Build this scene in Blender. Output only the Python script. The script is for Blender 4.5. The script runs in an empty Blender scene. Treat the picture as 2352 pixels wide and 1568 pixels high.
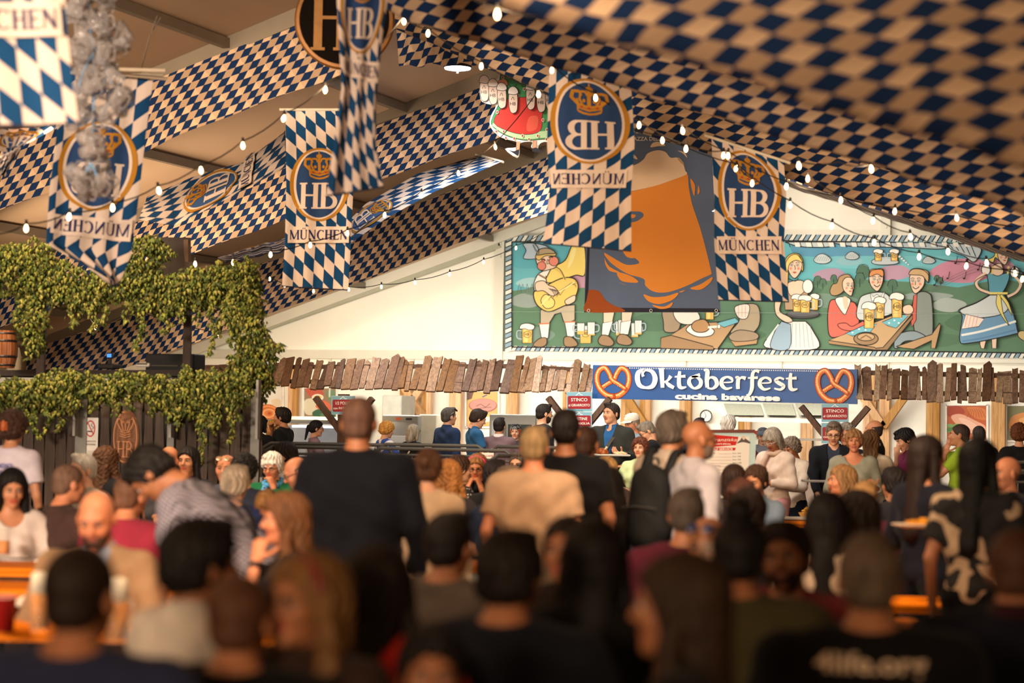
import bpy, math, random
import numpy as np
from mathutils import Vector, Matrix
rnd = random.Random(7)
RN = np.random.RandomState(7)
SC = bpy.context.scene
COL = SC.collection
# ------------------------------------------------------------------ camera
F = 5000.0
_th, _ro, _ph = math.radians(20), math.radians(1.0), math.atan(191 / 5000)
CAM = np.array([0, 0, 1.65])
FWD = np.array([-math.sin(_th) * math.cos(_ph), math.cos(_th) * math.cos(_ph), math.sin(_ph)])
_r0 = np.array([math.cos(_th), math.sin(_th), 0.0])
_u0 = np.cross(_r0, FWD)
RT = _r0 * math.cos(_ro) + _u0 * math.sin(_ro)
UP = _u0 * math.cos(_ro) - _r0 * math.sin(_ro)
cd = bpy.data.cameras.new('camera')
cd.sensor_width = 36
cd.lens = F / 2352 * 36
cd.clip_end = 200
cd.dof.use_dof = True
cd.dof.focus_distance = 27.0
cd.dof.aperture_fstop = 1.55
cam = bpy.data.objects.new('camera', cd)
COL.objects.link(cam)
cam.matrix_world = Matrix([[RT[i], UP[i], -FWD[i], CAM[i]] for i in range(3)] + [[0, 0, 0, 1]])
SC.camera = cam
SC.view_settings.view_transform = 'Standard'
SC.view_settings.look = 'None'
SC.view_settings.exposure = 0.0
SC.view_settings.gamma = 1.0
SC.view_settings.use_curve_mapping = False
SC.cycles.use_denoising = True
SC.cycles.max_bounces = 7
SC.cycles.sample_clamp_indirect = 4.0
# ------------------------------------------------------------------ light
w = bpy.data.worlds.new('night')
SC.world = w
w.use_nodes = True
w.node_tree.nodes['Background'].inputs[0].default_value = (0.02, 0.025, 0.04, 1)
w.node_tree.nodes['Background'].inputs[1].default_value = 0.3


def lamp(name, loc, tgt, power, size, size_y=None, color=(1, 1, 1), spread=180, kind='AREA'):
    l = bpy.data.lights.new(name, kind)
    l.energy = power
    l.color = color
    if kind == 'AREA':
        l.shape = 'RECTANGLE' if size_y else 'DISK'
        l.size = size
        if size_y: l.size_y = size_y
        l.spread = math.radians(spread)
    else:
        l.shadow_soft_size = size
    o = bpy.data.objects.new(name, l)
    COL.objects.link(o)
    o.location = loc
    if kind == 'AREA':
        o.rotation_euler = (Vector(tgt) - Vector(loc)).to_track_quat('-Z', 'Y').to_euler()
    return o


WARM = (1.0, 0.60, 0.30)
NEUT = (1.0, 0.90, 0.76)
COOL = (1.0, 0.96, 0.88)
# unseen area lights added to wash the gable wall and mural; kitchen tubes below
lamp('wall_wash', (-7, 28.6, 4.75), (-7, 34, 2.9), 215, 6.5, 0.35, NEUT, 150)
lamp('wall_wash', (-14, 30.0, 3.3), (-14, 34, 2.4), 62, 4.0, 0.3, NEUT, 150)
lamp('kitchen_tube_light', (-7.5, 30.6, 2.5), (-7.5, 32.6, 0.8), 150, 9.0, 0.25, COOL)
lamp('kitchen_tube_light', (-12.5, 30.8, 2.5), (-12.5, 32.6, 0.8), 80, 4.0, 0.25, COOL)
# light over the queue in front of the stall
lamp('queue_light', (-9.5, 25.2, 3.6), (-8.5, 26.9, 0.5), 130, 7.0, 0.5, COOL, 140)
lamp('queue_light', (-5, 20.5, 4.2), (-6.5, 24, 1.0), 150, 5.0, 0.5, NEUT, 120)
# warm lights of the dining hall
lamp('hall_light', (-10.5, 15.5, 4.9), (-10.0, 19, 0.5), 300, 3.0, 1.0, (1.0, 0.72, 0.46), 150)
lamp('hall_light', (-3.5, 14.5, 3.5), (-5.0, 17, 0.5), 150, 2.5, 1.0, (1.0, 0.66, 0.38), 140)
lamp('hall_light', (-7.5, 7.0, 4.3), (-4.0, 9.5, 0.8), 42, 2.0, 1.0, WARM, 140)
lamp('hall_light', (-0.2, 3.0, 2.75), (-2.2, 7.5, 0.9), 8, 1.2, 1.0, WARM, 130)
# light reaching the drapes and banners from the hall behind the camera
lamp('hall_light', (-7.0, -3.8, 3.6), (-8.6, 19, 5.4), 500, 3.0, 1.2, (1.0, 0.79, 0.60), 60)
lamp('hall_light', (-2.0, -2.5, 2.3), (-3.6, 12, 4.4), 90, 1.6, 1.0, (1.0, 0.68, 0.42), 70)
lamp('hall_light', (-3.4, 7.2, 3.9), (-4.8, 10.2, 0.8), 75, 1.6, .8, (1.0, 0.68, 0.42), 110)  # added light from above, brightening the people at the front tables
lamp('drape_fill', (-14.6, 28.6, 1.9), (-15.6, 31.5, 3.1), 45, 1.5, .5, (1.0, 0.74, 0.46), 130)  # added fill brightening the low drape behind the bar
lamp('hall_light', (-2.7, 10.6, 3.2), (-2.6, 12.4, 0.8), 60, 1.2, .6, (1.0, 0.68, 0.42), 110)  # added light brightening the orange tables on the right
lamp('corner_lamp', (-17.2, 29.5, 2.9), None, 60, .1, color=(1, .72, .42), kind='POINT')
lamp('drape_fill', (-13.5, 22.0, 2.9), (-12.0, 26.0, 5.0), 110, 3.0, 1.0, (1.0, 0.74, 0.5), 130)  # unseen fill aimed up at the left slope drapes


# ------------------------------------------------------------------ picture -> place
def D(x, y): return FWD + (x - 1176) / F * RT - (y - 784) / F * UP
def P(x, y, Z): return CAM + Z * D(x, y)
def PY(x, y, Y):
    d = D(x, y); return CAM + d * (Y / d[1])
def PX(x, y, X):
    d = D(x, y); return CAM + d * (X / d[0])
def PH(x, y, h):
    d = D(x, y); return CAM + d * ((h - 1.65) / d[2])


# ------------------------------------------------------------------ materials
def lin(h):
    if not isinstance(h, str): return tuple(h)[:3]
    h = h.lstrip('#')
    c = [int(h[i:i + 2], 16) / 255 for i in (0, 2, 4)]
    return tuple(v / 12.92 if v <= 0.04045 else ((v + 0.055) / 1.055) ** 2.4 for v in c)


MATS = {}


class NT:
    def __init__(s, name):
        s.m = bpy.data.materials.new(name); s.m.use_nodes = True
        s.t = s.m.node_tree; s.b = s.t.nodes['Principled BSDF']
    def n(s, typ, **kw):
        nd = s.t.nodes.new(typ)
        for k, v in kw.items():
            if k.startswith('i_'): nd.inputs[int(k[2:]) if k[2:].isdigit() else k[2:].replace('_', ' ')].default_value = v
            else: setattr(nd, k, v)
        return nd
    def l(s, a, b): s.t.links.new(a, b)
    def math(s, op, a, b=None, c=None):
        nd = s.t.nodes.new('ShaderNodeMath'); nd.operation = op
        for i, v in enumerate((a, b, c)):
            if v is None: continue
            if isinstance(v, (int, float)): nd.inputs[i].default_value = v
            else: s.l(v, nd.inputs[i])
        return nd.outputs[0]
    def mix(s, f, a, b):
        nd = s.t.nodes.new('ShaderNodeMix'); nd.data_type = 'RGBA'
        for i, v in ((0, f), (6, a), (7, b)):
            if isinstance(v, (int, float)): nd.inputs[i].default_value = v
            elif isinstance(v, tuple): nd.inputs[i].default_value = (*v[:3], 1)
            else: s.l(v, nd.inputs[i])
        return nd.outputs[2]


def mat(col, rough=0.7, metal=0.0, noise=0.12, scale=8.0, bump=0.0, bscale=60.0, stretch=(1, 1, 1), sheen=0, trans=0.0, spec=0.4, key=None):
    k = key or (col, rough, metal, noise, scale, bump, bscale, stretch, sheen, trans, spec)
    if k in MATS: return MATS[k]
    t = NT('material')
    c = lin(col)
    b = t.b
    b.inputs['Roughness'].default_value = rough
    b.inputs['Metallic'].default_value = metal
    b.inputs['Specular IOR Level'].default_value = spec
    if sheen: b.inputs['Sheen Weight'].default_value = sheen
    if trans: b.inputs['Transmission Weight'].default_value = trans
    tc = t.n('ShaderNodeTexCoord')
    mp = t.n('ShaderNodeMapping'); mp.inputs['Scale'].default_value = stretch
    t.l(tc.outputs['Object'], mp.inputs[0])
    nz = t.n('ShaderNodeTexNoise'); nz.inputs['Scale'].default_value = scale; nz.inputs['Detail'].default_value = 5
    t.l(mp.outputs[0], nz.inputs[0])
    f = t.math('MULTIPLY_ADD', nz.outputs[0], 2.0, -0.5)
    lo = tuple(v * (1 - noise) for v in c); hi = tuple(min(1, v * (1 + noise)) for v in c)
    t.l(t.mix(f, lo, hi), b.inputs['Base Color'])
    if bump:
        n2 = t.n('ShaderNodeTexNoise'); n2.inputs['Scale'].default_value = bscale; n2.inputs['Detail'].default_value = 4
        t.l(mp.outputs[0], n2.inputs[0])
        bp = t.n('ShaderNodeBump'); bp.inputs['Strength'].default_value = bump; bp.inputs['Distance'].default_value = 0.01
        t.l(n2.outputs[0], bp.inputs['Height']); t.l(bp.outputs[0], b.inputs['Normal'])
    MATS[k] = t.m
    return t.m


def emis(col, power, key=None):
    k = ('em', col, power)
    if k in MATS: return MATS[k]
    t = NT('glowing')
    t.b.inputs['Base Color'].default_value = (*lin(col), 1)
    t.b.inputs['Emission Color'].default_value = (*lin(col), 1)
    t.b.inputs['Emission Strength'].default_value = power
    t.m.cycles.emission_sampling = 'NONE'
    MATS[k] = t.m
    return t.m


def skin(col):
    k = ('skin', col)
    if k in MATS: return MATS[k]
    m = mat(col, 0.5, 0, 0.10, 14, 0.08, 90, key=k)
    m.node_tree.nodes['Principled BSDF'].inputs['Subsurface Weight'].default_value = 0.0
    return m


def hairm(col):
    k = ('hair', col)
    if k in MATS: return MATS[k]
    return mat(col, 0.62, 0, 0.5, 38, 0.7, 80, stretch=(1, 1, 0.16), spec=.25, key=k)


def clothm(col, pat=None, col2='#ffffff', sc=1.0):
    """garment cloth; pat adds a woven or printed pattern"""
    k = ('cloth', col, pat, col2, sc)
    if k in MATS: return MATS[k]
    if not pat: return mat(col, 0.85, 0, 0.16, 9, 0.25, 26, sheen=0.04, spec=0.15, key=k)
    t = NT('patterned cloth'); b = t.b
    b.inputs['Roughness'].default_value = 0.85
    tc = t.n('ShaderNodeTexCoord'); sp = t.n('ShaderNodeSeparateXYZ'); t.l(tc.outputs['Object'], sp.inputs[0])
    X, Y, Z = sp.outputs
    if pat == 'gingham':
        a = t.math('GREATER_THAN', t.math('FRACT', t.math('MULTIPLY', t.math('ADD', X, Y), 55 * sc)), 0.5)
        c = t.math('GREATER_THAN', t.math('FRACT', t.math('MULTIPLY', t.math('SUBTRACT', Z, t.math('MULTIPLY', Y, 0.6)), 55 * sc)), 0.5)
        f = t.math('MULTIPLY', t.math('ADD', a, c), 0.5)
    elif pat == 'floral':
        nz = t.n('ShaderNodeTexNoise'); nz.inputs['Scale'].default_value = 5.5 * sc; nz.inputs['Detail'].default_value = 1.5; nz.inputs['Distortion'].default_value = 1.2
        t.l(tc.outputs['Object'], nz.inputs[0])
        f = t.math('GREATER_THAN', nz.outputs[0], 0.56)
    elif pat == 'dots':
        vo = t.n('ShaderNodeTexVoronoi'); vo.inputs['Scale'].default_value = 38 * sc; vo.inputs['Randomness'].default_value = 0.2
        t.l(tc.outputs['Object'], vo.inputs[0])
        f = t.math('LESS_THAN', vo.outputs[0], 0.3)
    else:  # flag
        a = t.math('ABSOLUTE', t.math('SINE', t.math('MULTIPLY', t.math('ARCTAN2', X, t.math('SUBTRACT', Z, 1.2)), 4.0)))
        f = t.math('GREATER_THAN', a, 0.6)
    t.l(t.mix(f, lin(col), lin(col2)), b.inputs['Base Color'])
    MATS[k] = t.m
    return t.m


def woodm(col, col2=None, scale=1.0, rough=0.75, axis=2, bump=0.5):
    k = ('wood', col, col2, scale, rough, axis)
    if k in MATS: return MATS[k]
    t = NT('wood'); b = t.b
    c = lin(col); c2 = lin(col2) if col2 else tuple(v * 0.55 for v in c)
    tc = t.n('ShaderNodeTexCoord'); mp = t.n('ShaderNodeMapping')
    s = [14 * scale] * 3; s[axis] = 1.1 * scale
    mp.inputs['Scale'].default_value = s
    oi = t.n('ShaderNodeObjectInfo')
    ad = t.n('ShaderNodeVectorMath'); ad.operation = 'ADD'
    t.l(tc.outputs['Object'], ad.inputs[0])
    cb = t.n('ShaderNodeCombineXYZ')
    for i in range(3): t.l(t.math('MULTIPLY', oi.outputs['Random'], 7.0 + i), cb.inputs[i])
    t.l(cb.outputs[0], ad.inputs[1]); t.l(ad.outputs[0], mp.inputs[0])
    nz = t.n('ShaderNodeTexNoise'); nz.inputs['Scale'].default_value = 2.2; nz.inputs['Detail'].default_value = 7; nz.inputs['Distortion'].default_value = 0.8
    t.l(mp.outputs[0], nz.inputs[0])
    f = t.math('MULTIPLY_ADD', nz.outputs[0], 2.2, -0.6)
    cc = t.mix(f, c2, c)
    hv = t.n('ShaderNodeHueSaturation'); t.l(cc, hv.inputs['Color'])
    t.l(t.math('MULTIPLY_ADD', oi.outputs['Random'], 0.6, 0.7), hv.inputs['Value'])
    t.l(t.math('MULTIPLY_ADD', oi.outputs['Random'], -0.35, 1.1), hv.inputs['Saturation'])
    t.l(hv.outputs[0], b.inputs['Base Color'])
    b.inputs['Roughness'].default_value = rough
    bp = t.n('ShaderNodeBump'); bp.inputs['Strength'].default_value = bump; bp.inputs['Distance'].default_value = 0.006
    t.l(nz.outputs[0], bp.inputs['Height']); t.l(bp.outputs[0], b.inputs['Normal'])
    MATS[k] = t.m
    return t.m


def lozm(name, cream, blue, kind='ceil'):
    """blue and white lozenge print; UV counts lozenges on drapes and metres on banners"""
    k = ('loz', name)
    if k in MATS: return MATS[k]
    t = NT('lozenge cloth'); b = t.b
    b.inputs['Roughness'].default_value = 0.8
    b.inputs['Specular IOR Level'].default_value = 0.12
    uv = t.n('ShaderNodeUVMap'); sp = t.n('ShaderNodeSeparateXYZ'); t.l(uv.outputs[0], sp.inputs[0])
    U, V = sp.outputs[0], sp.outputs[1]
    if kind == 'ceil':
        a, c = U, V
        fa, fc = t.math('FLOOR', a), t.math('FLOOR', c)
        par = t.math('MODULO', t.math('ADD', t.math('ADD', fa, fc), 1000), 2)
        # grey tone on white lozenges imitates a backing layer's shade showing through
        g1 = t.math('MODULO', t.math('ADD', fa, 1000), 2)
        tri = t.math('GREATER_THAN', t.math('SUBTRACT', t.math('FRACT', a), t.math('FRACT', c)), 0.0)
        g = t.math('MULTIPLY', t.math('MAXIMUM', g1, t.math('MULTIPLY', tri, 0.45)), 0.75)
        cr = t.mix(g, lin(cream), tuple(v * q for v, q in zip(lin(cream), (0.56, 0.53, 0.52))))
    else:
        a = t.math('FLOOR', t.math('DIVIDE', U, 0.104))
        c = t.math('FLOOR', t.math('DIVIDE', t.math('ADD', V, t.math('MULTIPLY', U, 0.875)), 0.137))
        par = t.math('MODULO', t.math('ADD', t.math('ADD', a, c), 1000), 2)
        cr = lin(cream)
    tc = t.n('ShaderNodeTexCoord')
    nz = t.n('ShaderNodeTexNoise'); nz.inputs['Scale'].default_value = 1.7; nz.inputs['Detail'].default_value = 4
    t.l(tc.outputs['Object'], nz.inputs[0])
    bl = t.mix(nz.outputs[0], tuple(v * 0.75 for v in lin(blue)), tuple(v * 1.25 for v in lin(blue)))
    t.l(t.mix(par, cr, bl), b.inputs['Base Color'])
    mp = t.n('ShaderNodeMapping'); mp.inputs['Scale'].default_value = (5, 5, 1.2)
    t.l(tc.outputs['Object'], mp.inputs[0])
    n2 = t.n('ShaderNodeTexNoise'); n2.inputs['Scale'].default_value = 1.5; n2.inputs['Detail'].default_value = 3
    t.l(mp.outputs[0], n2.inputs[0])
    bp = t.n('ShaderNodeBump'); bp.inputs['Strength'].default_value = 0.35; bp.inputs['Distance'].default_value = 0.05
    t.l(n2.outputs[0], bp.inputs['Height']); t.l(bp.outputs[0], b.inputs['Normal'])
    MATS[k] = t.m
    return t.m


def vcolm(rough=0.75, noise=0.12, scale=6.0, key='v', bump=0.0):
    k = ('vcol', rough, noise, scale, key)
    if k in MATS: return MATS[k]
    t = NT('printed'); b = t.b
    b.inputs['Roughness'].default_value = rough
    b.inputs['Specular IOR Level'].default_value = 0.2
    at = t.n('ShaderNodeVertexColor', layer_name='Col')
    tc = t.n('ShaderNodeTexCoord')
    nz = t.n('ShaderNodeTexNoise'); nz.inputs['Scale'].default_value = scale; nz.inputs['Detail'].default_value = 6
    t.l(tc.outputs['Object'], nz.inputs[0])
    hv = t.n('ShaderNodeHueSaturation'); t.l(at.outputs[0], hv.inputs['Color'])
    t.l(t.math('MULTIPLY_ADD', nz.outputs[0], noise * 2, 1 - noise), hv.inputs['Value'])
    t.l(hv.outputs[0], b.inputs['Base Color'])
    MATS[k] = t.m
    return t.m


# ------------------------------------------------------------------ mesh helpers
def empty(name, loc, label=None, cat=None, group=None, rz=0.0, kind=None, parent=None):
    o = bpy.data.objects.new(name, None)
    COL.objects.link(o)
    o.empty_display_size = 0.05
    o.location = tuple(float(v) for v in loc)
    o.rotation_euler = (0, 0, rz)
    if parent is not None: o.parent = parent
    tag(o, label, cat, group, kind)
    return o


def tag(o, label=None, cat=None, group=None, kind=None):
    if label: o['label'] = label
    if cat: o['category'] = cat
    if group: o['group'] = group
    if kind: o['kind'] = kind
    return o


def mesh(name, V, Fc, m, parent=None, loc=None, smooth=False, cols=None, uvs=None, mi=None, rot=None, world=False):
    """one mesh object. V in the parent's local space (or in world space when world=True: the origin is then moved to loc)"""
    V = np.asarray(V, dtype=np.float64).reshape(-1, 3)
    if loc is None and world: loc = V.mean(0)
    if world:
        V = V - np.asarray(loc)
    me = bpy.data.meshes.new(name)
    if isinstance(Fc, np.ndarray):
        n, k = Fc.shape
        me.vertices.add(len(V)); me.vertices.foreach_set('co', V.astype(np.float32).ravel())
        me.loops.add(n * k); me.loops.foreach_set('vertex_index', Fc.astype(np.int32).ravel())
        me.polygons.add(n); me.polygons.foreach_set('loop_start', np.arange(0, n * k, k, dtype=np.int32))
        me.update(calc_edges=True)
    else:
        me.from_pydata(V.tolist(), [], Fc)
    ms = m if isinstance(m, (list, tuple)) else [m]
    for x in ms: me.materials.append(x)
    if mi is not None: me.polygons.foreach_set('material_index', np.asarray(mi, dtype=np.int32))
    if smooth: me.polygons.foreach_set('use_smooth', np.ones(len(me.polygons), dtype=bool))
    if cols is not None:  # one colour per face
        ca = me.color_attributes.new('Col', 'FLOAT_COLOR', 'CORNER')
        cnt = np.array([p.loop_total for p in me.polygons]) if not isinstance(Fc, np.ndarray) else np.full(len(Fc), Fc.shape[1])
        c = np.repeat(np.c_[np.asarray(cols, dtype=np.float32)[:, :3], np.ones(len(cols))], cnt, axis=0)
        ca.data.foreach_set('color', c.astype(np.float32).ravel())
    if uvs is not None:  # per-vertex uv
        ul = me.uv_layers.new(name='UVMap')
        idx = np.empty(len(me.loops), dtype=np.int32); me.loops.foreach_get('vertex_index', idx)
        ul.data.foreach_set('uv', np.asarray(uvs, dtype=np.float32)[idx].ravel())
    o = bpy.data.objects.new(name, me)
    COL.objects.link(o)
    if parent is not None:
        o.parent = parent
        if world:
            pl = Vector(parent.location)
            if parent.parent: pl = pl + Vector(parent.parent.location)
            o.location = Vector(tuple(float(v) for v in loc)) - pl
        elif loc is not None: o.location = tuple(float(v) for v in loc)
    elif loc is not None: o.location = tuple(float(v) for v in loc)
    if rot is not None: o.rotation_euler = rot
    return o


class MB:
    """collects simple solids into one mesh"""
    def __init__(s): s.V = []; s.F = []; s.M = []; s.n = 0
    def add(s, V, Fc, mi=0):
        V = np.asarray(V, float).reshape(-1, 3)
        s.V.append(V); s.F += [[i + s.n for i in f] for f in Fc]; s.M += [mi] * len(Fc); s.n += len(V)
    def box(s, c, d, R=None, mi=0, bev=0.0):
        c = np.asarray(c, float); d = np.asarray(d, float) / 2
        if bev > 0:
            pts = []
            b = min(bev, d.min() * 0.49)
            for sx in (-1, 1):
                for sy in (-1, 1):
                    for sz in (-1, 1):
                        pts.append([(sx * (d[0] - b), sy * (d[1] - b), sz * d[2]), (sx * (d[0] - b), sy * d[1], sz * (d[2] - b)), (sx * d[0], sy * (d[1] - b), sz * (d[2] - b))])
            P_ = np.array([q for t in pts for q in t])
            def I(x, y, z, a): return ((x * 2 + y) * 2 + z) * 3 + a
            Fc = []
            Fc += [[I(0, 0, 1, 0), I(1, 0, 1, 0), I(1, 1, 1, 0), I(0, 1, 1, 0)], [I(0, 0, 0, 0), I(0, 1, 0, 0), I(1, 1, 0, 0), I(1, 0, 0, 0)]]
            Fc += [[I(0, 1, 0, 1), I(0, 1, 1, 1), I(1, 1, 1, 1), I(1, 1, 0, 1)], [I(0, 0, 0, 1), I(1, 0, 0, 1), I(1, 0, 1, 1), I(0, 0, 1, 1)]]
            Fc += [[I(1, 0, 0, 2), I(1, 1, 0, 2), I(1, 1, 1, 2), I(1, 0, 1, 2)], [I(0, 0, 0, 2), I(0, 0, 1, 2), I(0, 1, 1, 2), I(0, 1, 0, 2)]]
            for y in (0, 1):
                for z in (0, 1): Fc.append([I(0, y, z, 0), I(0, y, z, 1), I(1, y, z, 1), I(1, y, z, 0)])
            for x in (0, 1):
                for z in (0, 1): Fc.append([I(x, 0, z, 0), I(x, 0, z, 2), I(x, 1, z, 2), I(x, 1, z, 0)])
            for x in (0, 1):
                for y in (0, 1): Fc.append([I(x, y, 0, 1), I(x, y, 0, 2), I(x, y, 1, 2), I(x, y, 1, 1)])
            for x in (0, 1):
                for y in (0, 1):
                    for z in (0, 1): Fc.append([I(x, y, z, 0), I(x, y, z, 1), I(x, y, z, 2)])
        else:
            P_ = np.array([(x, y, z) for x in (-1, 1) for y in (-1, 1) for z in (-1, 1)]) * d
            Fc = [[0, 1, 3, 2], [4, 6, 7, 5], [0, 4, 5, 1], [2, 3, 7, 6], [0, 2, 6, 4], [1, 5, 7, 3]]
        if R is not None: P_ = P_ @ np.asarray(R).T
        s.add(P_ + c, Fc, mi); return s
    def beam(s, a, b, w, h, up=(0, 0, 1), mi=0):
        a = np.asarray(a, float); b = np.asarray(b, float)
        d = b - a; L = np.linalg.norm(d); d /= L
        x = np.cross(d, up); x /= max(1e-9, np.linalg.norm(x)); z = np.cross(x, d)
        return s.box((a + b) / 2, (w, L, h), np.array([x, d, z]).T, mi)
    def tube(s, pts, r, n=8, mi=0, caps=True, closed=False):
        pts = [np.asarray(p, float) for p in pts]
        rs = r if hasattr(r, '__len__') else [r] * len(pts)
        base = s.n; V = []
        m = len(pts); nrm = None
        for i, p in enumerate(pts):
            if closed: t = pts[(i + 1) % m] - pts[i - 1]
            else: t = pts[min(i + 1, m - 1)] - pts[max(i - 1, 0)]
            t = t / max(1e-9, np.linalg.norm(t))
            if nrm is None:
                nrm = np.cross(t, (0, 0, 1)) if abs(t[2]) < 0.9 else np.cross(t, (1, 0, 0))
            nrm = nrm - t * (nrm @ t); nrm /= max(1e-9, np.linalg.norm(nrm))
            bn = np.cross(t, nrm)
            for j in range(n):
                a = 2 * math.pi * j / n
                V.append(p + rs[i] * (math.cos(a) * nrm + math.sin(a) * bn))
        Fc = []
        for i in range(m if closed else m - 1):
            k = (i + 1) % m
            for j in range(n):
                Fc.append([i * n + j, i * n + (j + 1) % n, k * n + (j + 1) % n, k * n + j])
        if caps and not closed:
            Fc.append(list(range(n))[::-1]); Fc.append([(m - 1) * n + j for j in range(n)])
        s.add(V, Fc, mi); return s
    def lathe(s, c, prof, n=20, axis=None, mi=0, close=True):
        """prof: (r, z) from bottom to top, around z or a given axis"""
        V = []; Fc = []
        for r, z in prof:
            for j in range(n):
                a = 2 * math.pi * j / n
                V.append((r * math.cos(a), r * math.sin(a), z))
        for i in range(len(prof) - 1):
            for j in range(n):
                Fc.append([i * n + j, i * n + (j + 1) % n, (i + 1) * n + (j + 1) % n, (i + 1) * n + j])
        if close:
            if prof[0][0] > 1e-6: Fc.append(list(range(n))[::-1])
            if prof[-1][0] > 1e-6: Fc.append([(len(prof) - 1) * n + j for j in range(n)])
        V = np.array(V)
        if axis is not None:
            q = Vector((0, 0, 1)).rotation_difference(Vector(axis)).to_matrix()
            V = V @ np.array(q).T
        s.add(V + np.asarray(c, float), Fc, mi); return s
    def prism(s, poly, depth, O, U, W, mi=0):
        """2-D polygon (u, w) extruded by depth along N = U x W, from O"""
        O = np.asarray(O, float); U = np.asarray(U, float); W = np.asarray(W, float)
        N = np.cross(U, W); N /= np.linalg.norm(N)
        n = len(poly)
        A = [O + u * U + v * W for u, v in poly]
        B = [p + N * depth for p in A]
        s.add(A + B, [list(range(n))[::-1], [n + i for i in range(n)]] + [[i, (i + 1) % n, n + (i + 1) % n, n + i] for i in range(n)], mi)
        return s
    def obj(s, name, m, parent=None, loc=None, world=False, smooth=False, rot=None):
        return mesh(name, np.vstack(s.V), s.F, m, parent, loc, smooth, mi=s.M if isinstance(m, (list, tuple)) else None, world=world, rot=rot)


def dup(o, loc=None, rot=None, parent=None, label=None, scale=None):
    c = o.copy(); COL.objects.link(c)
    if parent is not None: c.parent = parent
    if loc is not None: c.location = tuple(float(v) for v in loc)
    if rot is not None: c.rotation_euler = rot
    if scale is not None: c.scale = scale
    if label: c['label'] = label
    for ch in list(o.children): dup(ch, parent=c)
    return c


# ------------------------------------------------------------------ flat art
class Art:
    """flat print: polygons and strokes in the print's own coordinates, each laid on the one before by a fraction of a millimetre"""
    def __init__(s, fmap, step=0.00025):
        s.f = fmap; s.V = []; s.F = []; s.C = []; s.n = 0; s.lay = 1; s.step = step
    def _put(s, pts, faces, col):
        h = s.lay * s.step
        s.V += [s.f(u, v, h) for u, v in pts]
        s.F += [[i + s.n for i in f] for f in faces]
        s.C += [lin(col)] * len(faces)
        s.n += len(pts)
    def up(s): s.lay += 1; return s
    def poly(s, pts, col, ink=None, lw=1.0):
        s.up(); s._put(pts, [list(range(len(pts)))], col)
        if ink: s.line(list(pts) + [pts[0]], lw, ink)
        return s
    def ell(s, cx, cy, rx, ry, col, n=28, rings=1, rot=0, ink=None, lw=1.0, a0=0, a1=360):
        c, q = math.cos(math.radians(rot)), math.sin(math.radians(rot))
        pts = []
        ang = [math.radians(a0 + (a1 - a0) * i / n) for i in range(n)]
        for r in range(1, rings + 1):
            for a in ang:
                x, y = rx * r / rings * math.cos(a), ry * r / rings * math.sin(a)
                pts.append((cx + x * c - y * q, cy + x * q + y * c))
        s.up()
        if rings == 1: s._put(pts, [list(range(n))], col)
        else:
            fs = [[i + r * n, (i + 1) % n + r * n, (i + 1) % n + (r + 1) * n, i + (r + 1) * n] for r in range(rings - 1) for i in range(n)]
            fs.append(list(range(n)))
            s._put(pts, fs, col)
        if ink: s.line([pts[(rings - 1) * n + i % n] for i in range(n + 1)], lw, ink)
        return s
    def line(s, pts, wd, col, sub=0.0):
        """stroke; wd may be a list of widths"""
        if sub:
            q = [pts[0]]; ws = [wd[0]] if hasattr(wd, '__len__') else None
            for i in range(len(pts) - 1):
                L = math.dist(pts[i], pts[i + 1]); k = max(1, int(math.ceil(L / sub)))
                for j in range(1, k + 1):
                    q.append((pts[i][0] + (pts[i + 1][0] - pts[i][0]) * j / k, pts[i][1] + (pts[i + 1][1] - pts[i][1]) * j / k))
                    if ws is not None: ws.append(wd[i] + (wd[i + 1] - wd[i]) * j / k)
            pts = q
            if ws is not None: wd = ws
        w_ = wd if hasattr(wd, '__len__') else [wd] * len(pts)
        L = []; R = []; n = len(pts)
        cl = n > 2 and math.dist(pts[0], pts[-1]) < 1e-9
        for i in range(n):
            a = pts[i - 1] if i else (pts[-2] if cl else pts[0])
            b = pts[i + 1] if i < n - 1 else (pts[1] if cl else pts[-1])
            dx, dy = b[0] - a[0], b[1] - a[1]; d = math.hypot(dx, dy) or 1
            nx, ny = -dy / d * w_[i] / 2, dx / d * w_[i] / 2
            L.append((pts[i][0] + nx, pts[i][1] + ny)); R.append((pts[i][0] - nx, pts[i][1] - ny))
        s.up(); s._put(L + R, [[i, i + 1, n + i + 1, n + i] for i in range(n - 1)], col)
        return s
    def curve(s, pts, wd, col, n=6): return s.line(spl(pts, n), wd, col)
    def blob(s, pts, col, ink=None, lw=1.0, n=5): return s.poly(spl(list(pts) + [pts[0]], n)[:-1], col, ink, lw)
    def rect(s, x0, y0, x1, y1, col, nx=1, ny=1):
        s.up()
        pts = [(x0 + (x1 - x0) * i / nx, y0 + (y1 - y0) * j / ny) for j in range(ny + 1) for i in range(nx + 1)]
        s._put(pts, [[j * (nx + 1) + i, j * (nx + 1) + i + 1, (j + 1) * (nx + 1) + i + 1, (j + 1) * (nx + 1) + i] for j in range(ny) for i in range(nx)], col)
        return s
    def text(s, txt, x, y, h, col, align='L', sx=1.0, bold=0.0, shear=0.0, width=None, flip=-1):
        """sans lettering; (x, y) baseline start or centre; h cap height; flip=-1 when y runs downward"""
        V, Fc, W, H = font_mesh(txt, bold, shear)
        k = h / 0.73
        kx = k * sx if width is None else width / W
        ox = x - (W * kx / 2 if align == 'C' else (W * kx if align == 'R' else 0))
        s.up()
        s._put([(ox + u * kx, y + flip * v * k) for u, v in V], Fc, col)
        return s
    def obj(s, name, parent=None, loc=None, world=True, m=None, kind=None):
        o = mesh(name, np.array(s.V), s.F, m or vcolm(), parent, loc, cols=s.C, world=world)
        if kind: o['kind'] = kind
        return o


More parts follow.
